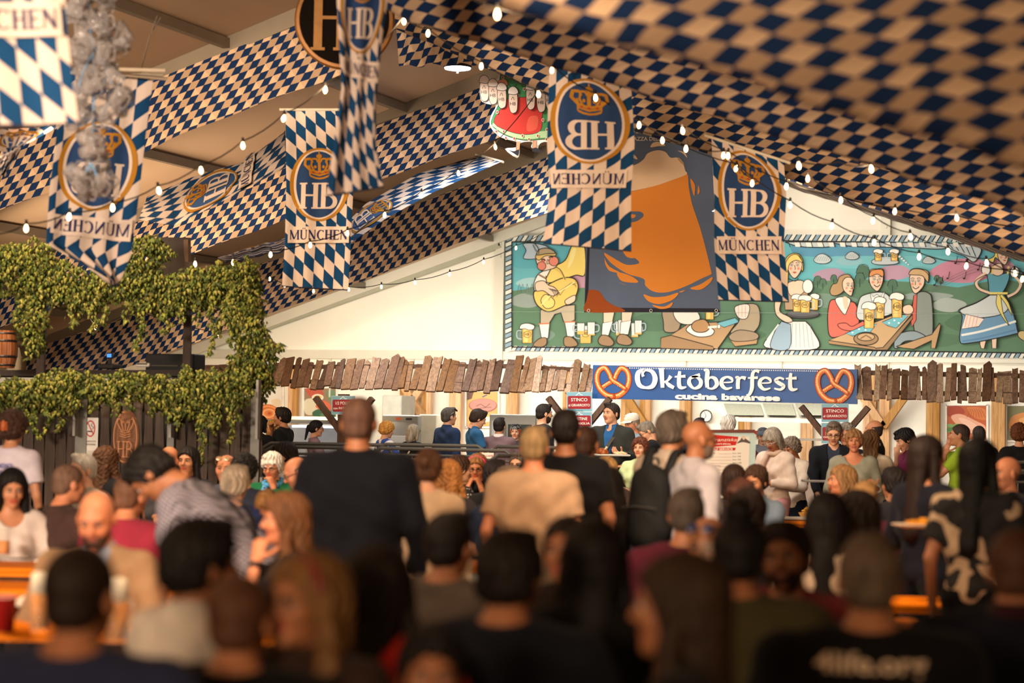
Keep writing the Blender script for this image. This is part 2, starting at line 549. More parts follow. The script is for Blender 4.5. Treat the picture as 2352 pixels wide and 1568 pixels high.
def spl(p, n=6):
    """Catmull-Rom through the points"""
    out = []
    cl = math.dist(p[0], p[-1]) < 1e-9
    m = len(p)
    for i in range(m - 1):
        p1, p2 = p[i], p[i + 1]
        p0 = p[i - 1] if i else (p[-2] if cl else p1)
        p3 = p[i + 2] if i + 2 < m else (p[1] if cl else p2)
        for j in range(n):
            t = j / n
            out.append(tuple(0.5 * ((2 * p1[k]) + (-p0[k] + p2[k]) * t + (2 * p0[k] - 5 * p1[k] + 4 * p2[k] - p3[k]) * t * t + (-p0[k] + 3 * p1[k] - 3 * p2[k] + p3[k]) * t ** 3) for k in range(len(p1))))
    out.append(tuple(p[-1]))
    return out


_FC = {}


def font_mesh(txt, bold=0.0, shear=0.0):
    k = (txt, bold, shear)
    if k in _FC: return _FC[k]
    cu = bpy.data.curves.new('lettering', 'FONT')
    cu.body = txt; cu.offset = bold; cu.shear = shear; cu.resolution_u = 3
    ob = bpy.data.objects.new('lettering', cu); COL.objects.link(ob)
    bpy.context.view_layer.update()
    me = bpy.data.meshes.new_from_object(ob.evaluated_get(bpy.context.evaluated_depsgraph_get()))
    V = [(v.co.x, v.co.y) for v in me.vertices]; Fc = [list(p.vertices) for p in me.polygons]
    bpy.data.objects.remove(ob); bpy.data.curves.remove(cu); bpy.data.meshes.remove(me)
    x0 = min(v[0] for v in V); V = [(v[0] - x0, v[1]) for v in V]
    r = (V, Fc, max(v[0] for v in V), max(v[1] for v in V))
    _FC[k] = r
    return r


def serif(ch):
    """roman capitals in a unit-high box: list of (points, widths) strokes, and the letter's width"""
    T, t = 0.15, 0.06
    def st(x, w=T, top=1, bot=1):
        r = [([(x, 0.02), (x, 0.98)], w)]
        if bot: r.append(([(x - w * 1.0, 0.025), (x + w * 1.0, 0.025)], 0.05))
        if top: r.append(([(x - w * 1.0, 0.975), (x + w * 1.0, 0.975)], 0.05))
        return r
    if ch == 'H': return st(.16) + st(.64) + [([(.16, .52), (.64, .52)], t)], .80
    if ch == 'M': return st(.12, t) + st(.88, T) + [([(.12, .97), (.47, .06)], .14), ([(.47, .06), (.86, .97)], t)], 1.04
    if ch == 'N': return st(.13, t, 1, 1) + st(.70, t, 1, 0) + [([(.12, .98), (.70, .03)], .15)], .84
    if ch == 'E': return st(.14) + [([(.14, .97), (.56, .97)], t), ([(.14, .03), (.58, .03)], t), ([(.14, .52), (.48, .52)], t), ([(.56, 1.0), (.56, .82)], .05), ([(.58, 0), (.58, .2)], .05), ([(.48, .62), (.48, .42)], .05)], .66
    if ch == 'C':
        A = [math.radians(a) for a in range(48, 313, 20)] + [math.radians(312)]
        return [([(.44 + .34 * math.cos(a), .5 + .47 * math.sin(a)) for a in A], [t + (T - t) * max(0, -math.cos(a)) for a in A]), ([(.68, .98), (.68, .76)], .05), ([(.68, .2), (.68, .05)], .05)], .80
    if ch == 'U':
        A = [math.radians(a) for a in range(180, 361, 20)]
        b = [([(.40 + .26 * math.cos(a), .28 + .25 * math.sin(a)) for a in A], [t + (T - t) * max(0, -math.cos(a)) for a in A])]
        return b + [([(.14, .28), (.14, .98)], T), ([(.66, .28), (.66, .98)], t), ([(.02, .975), (.27, .975)], .05), ([(.56, .975), (.76, .975)], .05), ([(.27, 1.15), (.36, 1.15)], .1), ([(.47, 1.15), (.56, 1.15)], .1)], .80
    if ch == 'B':
        A = [math.radians(a) for a in range(90, -91, -20)]
        u = [([(.36 + .20 * math.cos(a), .74 + .225 * math.sin(a)) for a in A], [t + (T - t) * max(0, math.cos(a)) for a in A])]
        l = [([(.36 + .26 * math.cos(a), .27 + .24 * math.sin(a)) for a in A], [t + (T - t) * max(0, math.cos(a)) for a in A])]
        return st(.16) + u + l + [([(.16, .965), (.38, .965)], t), ([(.16, .51), (.38, .51)], t), ([(.16, .03), (.38, .03)], t)], .70
    return [], .4


def serif_word(art, word, x0, y0, width, h, col, bold=1.0, sub=0.03):
    tot = sum(serif(c)[1] for c in word) + 0.06 * (len(word) - 1)
    k = width / tot; x = x0
    for c in word:
        st, wd = serif(c)
        for pts, ww in st:
            q = [(x + a * k, y0 + b * h) for a, b in pts]
            dx = abs(pts[-1][0] - pts[0][0]); dy = abs(pts[-1][1] - pts[0][1])
            kk = (k if dy > dx else h)
            art.line(q, [v * kk * bold for v in ww] if hasattr(ww, '__len__') else ww * kk * bold, col, sub=sub)
        x += (wd + 0.06) * k
    art.up()
# ================================================================== the tent
YW, RX, RZ, SL = 34.0, -8.9, 6.08, 0.336
XL, XR, YF = -18.9, 1.1, -5.0
def roofz(X, dz=0.0): return RZ - SL * abs(X - RX) + dz


def struct(o, kind='structure'):
    o['kind'] = kind; return o


white_tarp = mat('#ece9dc', 0.65, 0, 0.04, 1.3, 0.25, 2.2)
roof_tarp = mat('#b59a7e', 0.6, 0, 0.06, 2.0, 0.3, 3.0, stretch=(1, 0.2, 1))
alu = mat('#7d7262', 0.5, 0.35, 0.08, 3)
pale_alu = mat('#cfcdbf', 0.5, 0.1, 0.05, 3)

fl = MB(); fl.box((-8.9, 14.5, -0.06), (20.4, 39.4, 0.12))
struct(fl.obj('floor', mat('#4a3c30', 0.75, 0, 0.25, 3, 0.3, 12), world=True))
pf = MB(); pf.box((-8.9, 28.0, 0.11), (20, 12.0, 0.22))
struct(pf.obj('floor_platform', woodm('#7a6249', None, 1, axis=0), world=True))
# gable wall: a row of tarpaulin panels between posts
g = MB()
g.prism([(XL, 0), (XR, 0), (XR, roofz(XR)), (RX, RZ), (XL, roofz(XL))], 0.08, (0, YW + .08, 0), (1, 0, 0), (0, 0, 1))
struct(g.obj('wall_back', white_tarp, world=True))
for nm, X in (('wall_left', XL - .04), ('wall_right', XR + .04)):
    b = MB(); b.box((X, 14.5, roofz(XL) / 2), (0.08, 39, roofz(XL))); struct(b.obj(nm, mat('#cfc4b2', 0.7, 0, 0.06, 1.5, 0.3, 2.5), world=True))
b = MB(); b.prism([(XL, 0), (XR, 0), (XR, roofz(XR)), (RX, RZ), (XL, roofz(XL))], 0.08, (0, YF, 0), (1, 0, 0), (0, 0, 1))
struct(b.obj('wall_front', roof_tarp, world=True))
for k, s in enumerate((-1, 1)):
    xe = RX + s * 10.05
    b = MB(); V = []
    ze = roofz(xe)
    for y in (YF, YW + .1):
        V += [(RX, y, RZ), (xe, y, ze), (xe, y, ze + .06), (RX, y, RZ + .06)]
    b.add(V, [[0, 1, 5, 4], [3, 7, 6, 2], [0, 3, 2, 1], [4, 5, 6, 7], [1, 2, 6, 5], [0, 4, 7, 3]])
    struct(b.obj('ceiling', roof_tarp, world=True))
RAF = [33.85, 29.3, 24.6, 19.9, 15.2, 10.5, 5.8]
for y in RAF:
    for s in (-1, 1):
        b = MB(); xe = RX + s * 9.9
        b.beam((RX, y, RZ - .09), (xe, y, roofz(xe) - .09), 0.10, 0.17, up=(0, 0, 1))
        struct(b.obj('roof_beam', pale_alu if y > 33 else alu, world=True))
for s in (-1, 1):
    for dx in (1.5, 3.8, 6.1, 8.4):
        for y0, y1 in zip(RAF[1:], RAF[:-1]):
            b = MB(); X = RX + s * dx
            b.beam((X, y0, roofz(X) - .07), (X, y1, roofz(X) - .07), 0.08, 0.10)
            struct(b.obj('roof_purlin', alu, world=True))
b = MB(); b.beam((RX, YF, RZ - .1), (RX, YW, RZ - .1), 0.1, 0.14); struct(b.obj('roof_purlin', alu, world=True))
# frame of the gable wall: posts, head beams, brackets
for (x, y0, y1, nm) in ((1152, 548, 830, 'gable_post'), (2036, 478, 545, 'gable_post'), (600, 700, 830, 'gable_post')):
    a, c = PY(x, y0, YW - .06), PY(x, y1, YW - .06)
    b = MB(); b.box(((a[0]), YW - .07, (a[2] + c[2]) / 2), (.15, .12, abs(a[2] - c[2])))
    for z in (a[2] - .1, a[2] - .3): b.box((a[0], YW - .14, z), (.05, .02, .05))
    struct(b.obj(nm, pale_alu, world=True))
zb = PY(1400, 818, YW)[2]
b = MB(); b.box((-8.5, YW - .05, zb), (19.5, .1, .14)); struct(b.obj('wall_rail', pale_alu, world=True))
for x in (1190, 1575, 1795, 2040, 760, 950):
    a = PY(x, 818, YW - .02); b = MB(); b.box((a[0], YW - .03, a[2] - .35), (.03, .03, .7)); struct(b.obj('wall_seam_trim', pale_alu, world=True))
# diagonal brace beam seen on the left part of the gable
a, c = PY(555, 770, YW - .1), PY(1150, 560, YW - .1)
b = MB(); b.beam(a, c, .10, .14, up=(0, 0, 1)); struct(b.obj('gable_beam', mat('#a5a592', .5, .1, .05, 3), world=True))

# ------------------------------------------------------------------ lozenge drapes
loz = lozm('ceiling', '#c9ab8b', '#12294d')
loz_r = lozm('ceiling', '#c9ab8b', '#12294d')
E1, E2 = np.array([.094, .029]), np.array([-.038, -.095])
MI = np.linalg.inv(np.array([E1, E2]).T)
MR = np.linalg.inv(np.array([(.095, .053), (.098, -.028)]).T)


def grid(nu, nv, f):
    V, UV = [], []
    for j in range(nv + 1):
        for i in range(nu + 1):
            p, uv = f(i / nu, j / nv); V.append(p); UV.append(uv)
    Fc = np.array([[j * (nu + 1) + i, j * (nu + 1) + i + 1, (j + 1) * (nu + 1) + i + 1, (j + 1) * (nu + 1) + i] for j in range(nv) for i in range(nu)])
    return V, Fc, UV


def thick(V, Fc, UV, off):
    V = np.array(V); n = len(V)
    return np.vstack([V, V + np.array(off)]), np.vstack([Fc, Fc[:, ::-1] + n]), UV + UV


def left_strip(y, drop, x0, x1, label, tilt=0.12, sagx=0.0):
    def f(u, v):
        X = x0 + (x1 - x0) * u
        scal = 0.03 * math.sin(u * 60) * v + 0.02 * math.sin(u * 23 + 1)
        d = drop * v
        z = roofz(X) - .16 - d - sagx * math.sin(u * math.pi) * v
        Y = y - .08 - tilt * v + 0.05 * math.sin(u * 17 + v * 2) + scal
        uv = MI @ np.array([X, z])
        return (X, Y, z), (uv[0], uv[1])
    V, Fc, UV = grid(70, 8, f)
    V, Fc, UV = thick(V, Fc, UV, (0, .004, 0))
    return tag(mesh('lozenge_drape', V, Fc, loz, uvs=UV, smooth=True, world=True), label, 'drape', 'lozenge drapes under the roof')


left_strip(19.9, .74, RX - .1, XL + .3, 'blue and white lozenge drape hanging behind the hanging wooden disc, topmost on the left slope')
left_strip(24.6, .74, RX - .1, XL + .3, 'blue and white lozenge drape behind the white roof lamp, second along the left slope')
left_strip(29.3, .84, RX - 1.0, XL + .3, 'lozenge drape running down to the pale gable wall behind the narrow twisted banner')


def right_cloth(y0, y1, sag, label, x0=RX - .1, x1=XR - .2, tail=0.2, ph=0.0):
    def f(u, v):
        X = x0 + (x1 - x0) * u
        t = v
        Y = y0 + (y1 - y0) * t
        D0 = sag * min(1, .5 + .18 * (X - RX))
        tt = t / .5
        if tt < 1: q = math.sin(tt * math.pi / 2); dz = D0 * (1 - (1 - tt) ** 1.6) * 1.0; Y = y0 + .30 * tt ** 1.5; arc = dz
        else: tt -= 1; dz = D0 * (1 - tt) ** 1.15 + .13 * tt; Y = y0 + .30 + (y1 - y0 - .30) * tt; arc = D0 + (y1 - y0 - .3) * tt
        z = roofz(X) - .05 - dz + 0.008 * math.sin(X * 7 + ph) * min(1, dz * 4) + .006 * math.sin(X * 17 + ph)
        Y += .03 * math.sin(X * 11 + ph * 3) * min(1, dz * 4)
        uv = MR @ np.array([X, roofz(X) - arc])
        return (X, Y, z), (uv[0], uv[1])
    V, Fc, UV = grid(90, 24, f)
    V, Fc, UV = thick(V, Fc, UV, (0, 0, .004))
    return tag(mesh('lozenge_drape', V, Fc, loz_r, uvs=UV, smooth=True, world=True), label, 'drape', 'lozenge drapes under the roof')


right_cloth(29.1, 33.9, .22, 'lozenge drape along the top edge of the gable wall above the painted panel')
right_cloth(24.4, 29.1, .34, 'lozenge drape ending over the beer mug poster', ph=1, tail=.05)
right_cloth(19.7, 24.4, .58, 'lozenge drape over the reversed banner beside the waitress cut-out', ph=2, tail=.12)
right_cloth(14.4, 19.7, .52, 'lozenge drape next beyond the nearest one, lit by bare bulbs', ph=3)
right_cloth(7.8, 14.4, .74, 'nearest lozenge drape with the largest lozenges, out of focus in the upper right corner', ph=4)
# the strip that closes the gap along the ridge
def ridge_strip(u, v):
    p0, p1 = PY(908, 34, 20.9), PY(1108, 80, 20.9); q0, q1 = PY(916, 152, 20.9), PY(1106, 146, 20.9)
    a = p0 + (p1 - p0) * u; c = q0 + (q1 - q0) * u
    p = a + (c - a) * v + np.array([0, .03 * math.sin(u * 30), .015 * math.sin(u * 19) * v])
    uv = MI @ np.array([p[0], p[2] + .1 * u])
    return tuple(p), (uv[0], uv[1])
V, Fc, UV = grid(30, 6, ridge_strip); V, Fc, UV = thick(V, Fc, UV, (0, .004, 0))
tag(mesh('lozenge_drape', V, Fc, loz, uvs=UV, smooth=True, world=True), 'short lozenge drape hanging along the ridge just above the white roof lamp', 'drape', 'lozenge drapes under the roof')
# drape that bellies low behind the bar canopy
def low_strip(u, v):
    a = PY(168 + 330 * u, 806 - 110 * u ** 1.6 - 6, 31.5); c = PY(560 * 1 + 40 * u - (1 - u) * 380, 640 + (1 - u) * 90, 31.5)
    p = a + (c - a) * v + np.array([0, -.5 * math.sin(v * math.pi), -.22 * math.sin(u * math.pi) * (1 - v)])
    uv = MI @ np.array([p[0], p[2] + .12 * math.sin(u * 4)])
    return tuple(p), (uv[0], uv[1])
V, Fc, UV = grid(40, 10, low_strip); V, Fc, UV = thick(V, Fc, UV, (0, .004, 0))
tag(mesh('lozenge_drape', V, Fc, loz, uvs=UV, smooth=True, world=True), 'lozenge drape bellying low behind the hop-covered bar', 'drape', 'lozenge drapes under the roof')
# bunched pale curtain in the corner behind the bar
def curt(u, v):
    a = PY(62 + 125 * u, 695 + 20 * u, 29.6); c = PY(52 + 115 * u, 860, 29.6)
    p = a + (c - a) * v + np.array([0, .16 * math.sin(u * 26), 0])
    return tuple(p), (u, v)
V, Fc, UV = grid(60, 8, curt); V, Fc, UV = thick(V, Fc, UV, (0, .004, 0))
tag(mesh('curtain', V, Fc, mat('#d8bf98', 0.8, 0, 0.06, 3), uvs=UV, smooth=True, world=True), 'bunched cream curtain lit by bulbs in the corner behind the hop-covered bar', 'curtain')

# ------------------------------------------------------------------ banners
FW = 0.68
GOLD, CRM, NAVY, BLU = '#a9741f', '#d2c0b2', '#1c2f5c', '#1b3f78'


def crown(A, cx, y0, w, h, fx=1, red=True):
    """crown standing on y0"""
    def q(a, b): return (cx + fx * (a) * w / 2, y0 + b * h)
    A.line([q(-.62, .10), q(-.3, .03), q(0, 0.0), (q(.3, .03)), q(.62, .10)], h * .07, GOLD, sub=.02)
    A.line([q(-.62, .22), q(0, .12), q(.62, .22)], h * .07, GOLD, sub=.02)
    A.line([q(-.64, .10), q(-.66, .3)], h * .05, GOLD); A.line([q(.64, .10), q(.66, .3)], h * .05, GOLD)
    A.line([q(-.66, .32), q(0, .22), q(.66, .32)], h * .09, GOLD, sub=.02)
    for k in (-.42, 0, .42): A.ell(*q(k, .2 - abs(k) * -.08), w * .045, h * .04, '#a03a22' if red else '#d8c090', 10)
    for s in (-1, 1):
        A.line([q(s * .6, .3), q(s * .98, .52), q(s * .92, .72), q(s * .6, .74), q(s * .42, .6)], [h * .09, h * .1, h * .1, h * .09, h * .06], GOLD, sub=.02)
        A.line([q(s * .35, .28), q(s * .55, .5), q(s * .46, .74), q(s * .2, .74), q(s * .08, .62)], h * .075, GOLD, sub=.02)
        A.line([q(s * .62, .34), q(s * .7, .5)], h * .06, GOLD)
        A.ell(*q(s * .28, .44), w * .05, h * .06, GOLD, 10)
    A.line([q(0, .26), q(0, .76)], w * .1, GOLD, sub=.02)
    A.ell(*q(0, .84), w * .1, h * .085, GOLD, 14)
    A.line([q(0, .9), q(0, 1.04)], w * .03, GOLD); A.line([q(-.06, .98), q(.06, .98)], h * .02, GOLD)


def banner(pts, Zs, label, H=None, mirror=False, bottom=None, fold=0.02, folds=3.2, ph=0.0, ov=(0.30, 0.335), top_v=0.06, blue=BLU, name='hanging_banner', pole=True, flat=False):
    """pts: picture outline rows [(xl, yl, xr, yr), ...] from top to bottom; Zs: depth (left, right) for each row"""
    L = [P(a, b_, z[0]) for (a, b_, _, _), z in zip(pts, Zs)]
    R = [P(c, d, z[1]) for (_, _, c, d), z in zip(pts, Zs)]
    cum = [0.0]
    for i in range(1, len(L)): cum.append(cum[-1] + (np.linalg.norm(L[i] - L[i - 1]) + np.linalg.norm(R[i] - R[i - 1])) / 2)
    W0 = np.mean([np.linalg.norm(L[i] - R[i]) for i in range(len(L))])
    Ht = cum[-1]
    k = Ht / (H or Ht)
    def S(u, v, h=0.0):
        # u in 0..FW across, v in 0..H down
        vv = min(max(v * k, 0), Ht); i = 0
        while i < len(cum) - 2 and vv > cum[i + 1]: i += 1
        t = (vv - cum[i]) / max(1e-6, cum[i + 1] - cum[i])
        a = L[i] + (L[i + 1] - L[i]) * t; c = R[i] + (R[i + 1] - R[i]) * t
        uu = u / FW
        if mirror: uu = 1 - uu
        p = a + (c - a) * uu
        d = c - a; n = np.cross(d, L[-1] - L[0]); n /= np.linalg.norm(n)
        if n @ FWD > 0: n = -n
        amp = fold * (0.35 + 0.65 * vv / Ht)
        off = amp * math.sin(uu * folds * 2 * math.pi + ph + 0.8 * math.sin(vv * 2)) + amp * .5 * math.sin(uu * folds * 4.3 + ph * 2)
        return p + n * (off + h)
    Hh = H or Ht
    V, Fc, UV = [], [], []
    nu, nv = 36, max(24, int(Hh * 26))
    for j in range(nv + 1):
        for i in range(nu + 1):
            u, v = FW * i / nu, Hh * j / nv
            V.append(S(u, v)); UV.append((u, -v + 10))
    Fc = np.array([[j * (nu + 1) + i, j * (nu + 1) + i + 1, (j + 1) * (nu + 1) + i + 1, (j + 1) * (nu + 1) + i] for j in range(nv) for i in range(nu)])
    ctr = (L[0] + R[0]) / 2
    root = empty(name, ctr, label, 'banner')
    mesh('cloth', V, Fc, lozm('flag', '#cfbcae', blue, 'flag'), parent=root, uvs=UV, smooth=True, world=True, loc=ctr)
    A = Art(lambda u, v, h: S(u, v, h + .009), step=.00015)
    cy = top_v + ov[1] * Hh / 1.88 * 1.0
    cy = Hh * top_v + ov[1]
    cx = FW / 2
    A.ell(cx, cy, ov[0], ov[1], '#a9741f', 44, 9)
    A.lay += 22
    A.ell(cx, cy, ov[0] * .87, ov[1] * .95, CRM, 44, 9)
    A.lay += 22
    A.ell(cx, cy, ov[0] * .79, ov[1] * .905, '#213c66' if not flat else '#31507c', 44, 9)
    old = A.f; A.lay += 22
    A.f = lambda u, v, h: S(u, 2 * cy - v, h + .009)  # upward axis for the crest
    crown(A, cx, cy + ov[1] * .16, .30, .27)
    s0 = cy - ov[1] * .66
    k2 = .265
    # the H and B joined
    for ch, xx in (('H', .135), ('B', .34)):
        st, wd = serif(ch)
        for p_, ww in st:
            q = [(xx + a * k2 * .98, s0 + b2 * .26) for a, b2 in p_]
            A.line(q, [x * k2 * 1.15 for x in ww] if hasattr(ww, '__len__') else ww * k2 * 1.2, CRM, sub=.02)
    A.up()
    A.f = old
    y1 = cy + ov[1] + .055
    A.rect(.03, y1, FW - .02, y1 + .165, CRM, 24, 4)
    A.lay += 22; A.f = lambda u, v, h: S(u, -v, h + .009)
    serif_word(A, 'MUNCHEN', .045, -(y1 + .132), FW - .08, .098, '#232552', 1.15, .02)
    A.obj('print', parent=root, loc=ctr, m=vcolm(0.8, .06))
    hem = MB(); hem.tube([S(FW * i / 24, Hh - .004, .004) for i in range(25)], .006, 5)
    hem.obj('hem', mat('#1a2038', .8), root, loc=ctr, world=True)
    if pole:
        a, c = S(-.02, 0), S(FW + .02, 0)
        p = MB(); p.tube([a + (a - c) * .06 + [0, 0, .01], c + (c - a) * .06 + [0, 0, .01]], .014, 8); p.obj('pole', mat('#d8cdb8', .5), root, loc=ctr, world=True)
    return root


banner([(118, 168, 352, 178), (130, 300, 334, 310), (112, 440, 318, 452), (104, 560, 300, 585), (262, 655, 266, 657)], [(17, 17.3)] * 5,
       'big reversed banner with rounded foot hanging before the hop-covered bar, behind the plastic mugs', mirror=True, H=1.86, ph=.5, ov=(.30, .36), top_v=.20, blue='#103c64')
banner([(656, 254, 805, 254), (658, 420, 812, 420), (655, 560, 806, 560), (648, 658, 800, 667)], [(22, 22)] * 4,
       'blue banner with upright lettering hanging left of the twisted banner', ph=1.0, H=1.80, ov=(.305, .37), top_v=.21, blue='#152c55')
banner([(1262, 150, 1450, 190), (1256, 330, 1458, 330), (1262, 440, 1450, 440), (1248, 560, 1452, 578)], [(18.5, 18.2)] * 4,
       'reversed banner hanging before the left edge of the beer mug poster', mirror=True, ph=2.2, H=1.58, ov=(.32, .385), top_v=.03, folds=4, blue='#152c55')
banner([(1634, 318, 1800, 372), (1640, 450, 1806, 450), (1640, 560, 1800, 560), (1650, 690, 1812, 694)], [(20, 19.8)] * 4,
       'upright banner overlapping the right edge of the beer mug poster', ph=3.0, H=1.42, ov=(.30, .37), top_v=.01, blue='#1b4070')
banner([(770, -90, 905, -90), (775, 60, 880, 62), (782, 200, 862, 230), (765, 330, 862, 330), (748, 452, 880, 430)], [(14.4, 14.45), (14.4, 14.48), (14.4, 14.5), (14.4, 14.45), (14.4, 14.45)],
       'narrow twisted banner seen almost edge on before the round wooden disc', ph=.2, folds=2.2, fold=.035, H=2.0, ov=(.30, .38), top_v=.02, blue='#1a4280')
banner([(-175, -330, 125, -330), (-160, -100, 140, -100), (-155, 120, 158, 115), (-145, 296, 180, 286)], [(10.3, 10.3)] * 4,
       'nearest banner, cut by the picture corner, beside the bunch of plastic mugs', ph=1.3, folds=2.2, H=1.29, ov=(.30, .33), top_v=-.012, blue='#145080')
# banners stretched flat below the roof
banner([(338, 452, 318, 505), (440, 408, 400, 520), (560, 372, 540, 450), (655, 300, 660, 385)], [(22.5, 20.5), (23, 21), (23.5, 21.6), (24, 22)],
       'banner stretched flat under the roof left of the upright banner', mirror=True, H=1.9, ov=(.30, .33), top_v=.30, fold=.01, flat=True, blue='#1c4474', pole=False)
banner([(1150, 372, 1098, 358), (1000, 440, 960, 400), (880, 505, 840, 470), (800, 560, 790, 520)], [(25, 27), (24.5, 26.5), (24, 26), (23.5, 25.5)],
       'banner stretched flat under the roof with a white rod, below the waitress cut-out', H=2.0, ov=(.30, .33), top_v=.62, fold=.01, flat=True, blue='#2f62a0')
banner([(-30, 300, 130, 290), (10, 350, 60, 330), (-30, 420, 10, 400)], [(18, 18), (18.4, 18), (18.6, 18.6)],
       'banner folded under the roof at the left border of the picture', H=1.2, ov=(.28, .2), top_v=.05, fold=.02, flat=True, pole=False)
banner([(500, 592, 660, 545), (520, 604, 660, 575)], [(24.5, 24), (23, 22.5)],
       'banner stretched flat low under the roof behind the upright banner', H=1.5, ov=(.28, .2), top_v=.1, fold=.01, flat=True, pole=False)

# ------------------------------------------------------------------ mural on the gable wall
def on_wall(Y, eps=0.02):
    def f(x, y, h):
        p = PY(x, y, Y - eps); return p + np.array([0, -h * 1.0, 0])
    return f
exec_mural = True
INK = '#2b2a28'


def mural():
    Y = YW - .12
    c = PY(1750, 680, Y)
    root = empty('painted_mural', c, 'long hand-painted beer garden mural with a striped blue and white border on the gable wall', 'mural')
    X0, X1, YT, YB = 1160, 2452, 540, 806
    def yt(x): return 541 + (x - 1160) * (-0.004) + max(0, x - 1800) * .012
    def yb(x): return 803 + (x - 1160) * .0145
    p = [PY(X0, yt(X0), Y), PY(2225, yt(2225), Y), PY(X1, 625, Y), PY(X1, yb(X1), Y), PY(X0, yb(X0), Y)]
    b = MB(); b.add(p + [q + np.array([0, .03, 0]) for q in p], [[0, 1, 2, 3, 4], [9, 8, 7, 6, 5]] + [[i, 5 + i, 5 + (i + 1) % 5, (i + 1) % 5] for i in range(5)])
    b.obj('board', mat('#e2e0d0', .8), root, world=True, loc=c)
    A = Art(on_wall(Y, .004), step=.0001)
    _pt = A._put
    def soft(pts, faces, col):
        c = lin(col); g = .30 * c[0] + .55 * c[1] + .15 * c[2]
        if col != INK: c = tuple((v * .88 + g * .12) * .93 + .035 for v in c)
        _pt(pts, faces, c)
    A._put = soft
    _ln = A.line
    A.line = lambda pts, wd, col, sub=0.0: _ln(pts, (wd * 1.45 if not hasattr(wd, '__len__') and col == INK else wd), col, sub)
    XI0 = 1177
    # sky, hills, meadow
    A.poly([(XI0, yt(XI0) + 14)] + [(x, yt(x) + 14) for x in range(1300, 2250, 100)] + [(2450, 632), (2450, 818)] + [(x, yb(x) - 5) for x in range(2400, 1200, -100)] + [(XI0, 797)], '#4fb0bb')
    for i, (x0, y0, x1, y1, c_) in enumerate(((1177, 556, 1300, 610, '#3fa6b6'), (1830, 556, 2060, 585, '#4493b4'), (2200, 572, 2260, 600, '#3f9cb4'), (1900, 590, 2200, 612, '#62b9c2'))):
        A.blob([(x0, y0), ((x0 + x1) / 2, y0 - 2), (x1, y0), (x1, y1), ((x0 + x1) / 2, y1 + 6), (x0, y1)], c_)
    for (x, y, r, c_) in ((1330, 655, 60, '#c08aa0'), (2210, 625, 75, '#c87f98'), (2290, 612, 40, '#c88fa4'), (1905, 632, 38, '#a98aa2'), (2050, 628, 45, '#b88ea6'), (2410, 650, 40, '#c48aa2'), (1950, 600, 30, '#7fb6c0'), (1215, 650, 30, '#94c4c8'), (1260, 640, 25, '#a5cbd0')):
        A.blob([(x - r, y), (x - r * .4, y - r * .35), (x + r * .5, y - r * .4), (x + r, y), (x + r * .4, y + r * .3), (x - r * .5, y + r * .28)], c_)
    A.poly([(XI0, 668), (1240, 660), (1300, 662), (1500, 655), (1800, 650), (1880, 646), (1960, 640), (2100, 648), (2200, 660), (2300, 640), (2450, 665), (2450, 818)] + [(x, yb(x) - 5) for x in range(2400, 1200, -100)] + [(XI0, 797)], '#4e7a58')
    for (x, y, rx, ry, c_) in ((1210, 690, 40, 16, '#8a9a92'), (1250, 668, 50, 12, '#5b7f66'), (1830, 668, 60, 14, '#3e6a50'), (2130, 680, 60, 10, '#8d9f98'), (2180, 700, 40, 16, '#a3b0a8'), (1900, 690, 70, 16, '#6b8c78'), (2240, 740, 70, 24, '#416b48'), (1700, 770, 60, 18, '#3f6a48'), (1230, 770, 45, 20, '#6b8a78'), (1500, 740, 60, 20, '#426c4e'), (2150, 780, 70, 16, '#446e4c'), (2340, 730, 60, 20, '#52805a')):
        A.blob([(x - rx, y), (x - rx * .3, y - ry), (x + rx * .6, y - ry * .7), (x + rx, y), (x + rx * .3, y + ry), (x - rx * .6, y + ry * .8)], c_)
    for (x, y, r) in ((1878, 645, 10), (1890, 650, 9), (1982, 625, 16), (1975, 640, 12), (1915, 640, 8), (2152, 640, 7), (2160, 645, 7), (2050, 655, 12)):
        A.ell(x, y, r, r * 1.1, '#3f6b50', 12)
        A.line([(x, y + r * 1.6), (x, y)], .9, INK)
        A.curve([(x - r, y + 2), (x - r * .5, y - r), (x + r * .6, y - r), (x + r, y + 3)], .8, INK)
    for x in (1193, 1201, 1211, 1222): A.curve([(x - 4, 672), (x, 652), (x + 4, 672)], .9, '#55635e')
    # border of slanted stripes
    def edge(xs, ytop, h, dx):
        k = 0
        for x in xs:
            y0 = ytop(x)
            A.poly([(x + dx, y0), (x + 11 + dx, y0), (x + 11, y0 + h), (x, y0 + h)], '#7fa0b4' if k % 2 == 0 else '#dfe0d2'); A.lay -= 1
            A.line([(x + dx, y0), (x, y0 + h)], 1.6, INK); k += 1
    edge(range(1162, 2220, 11), yt, 14, 9)
    edge(range(1162, 2440, 11), lambda x: yb(x) - 9, 11, 7)
    k = 0
    for y in range(552, 795, 11):
        A.poly([(1162, y + 6), (1176, y), (1176, y + 11), (1162, y + 17)], '#7fa0b4' if k % 2 else '#dfe0d2'); A.line([(1162, y + 6), (1176, y)], 1.6, INK); k += 1
    A.line([(1162, 541), (1161, 803)], 2, '#4a6a60'); A.line([(1177, 556), (1177, 797)], 1.6, INK)
    A.line([(1177, 556), (1800, 553), (2225, 560)], 1.8, INK); A.line([(1177, 797), (1800, 802), (2448, 812)], 2, INK)
    # painted bunting along the top
    A.poly(spl([(1804, 556), (1830, 565), (1860, 568), (1905, 567), (1910, 556)], 5), '#b8c6c8', INK, 1.4)
    A.poly(spl([(1908, 556), (1960, 566), (2060, 568), (2165, 572), (2170, 558)], 5), '#a8bac4', INK, 1.4)
    A.poly(spl([(2165, 558), (2180, 575), (2215, 588), (2238, 602), (2255, 575), (2240, 562)], 5), '#b4c4ca', INK, 1.5)
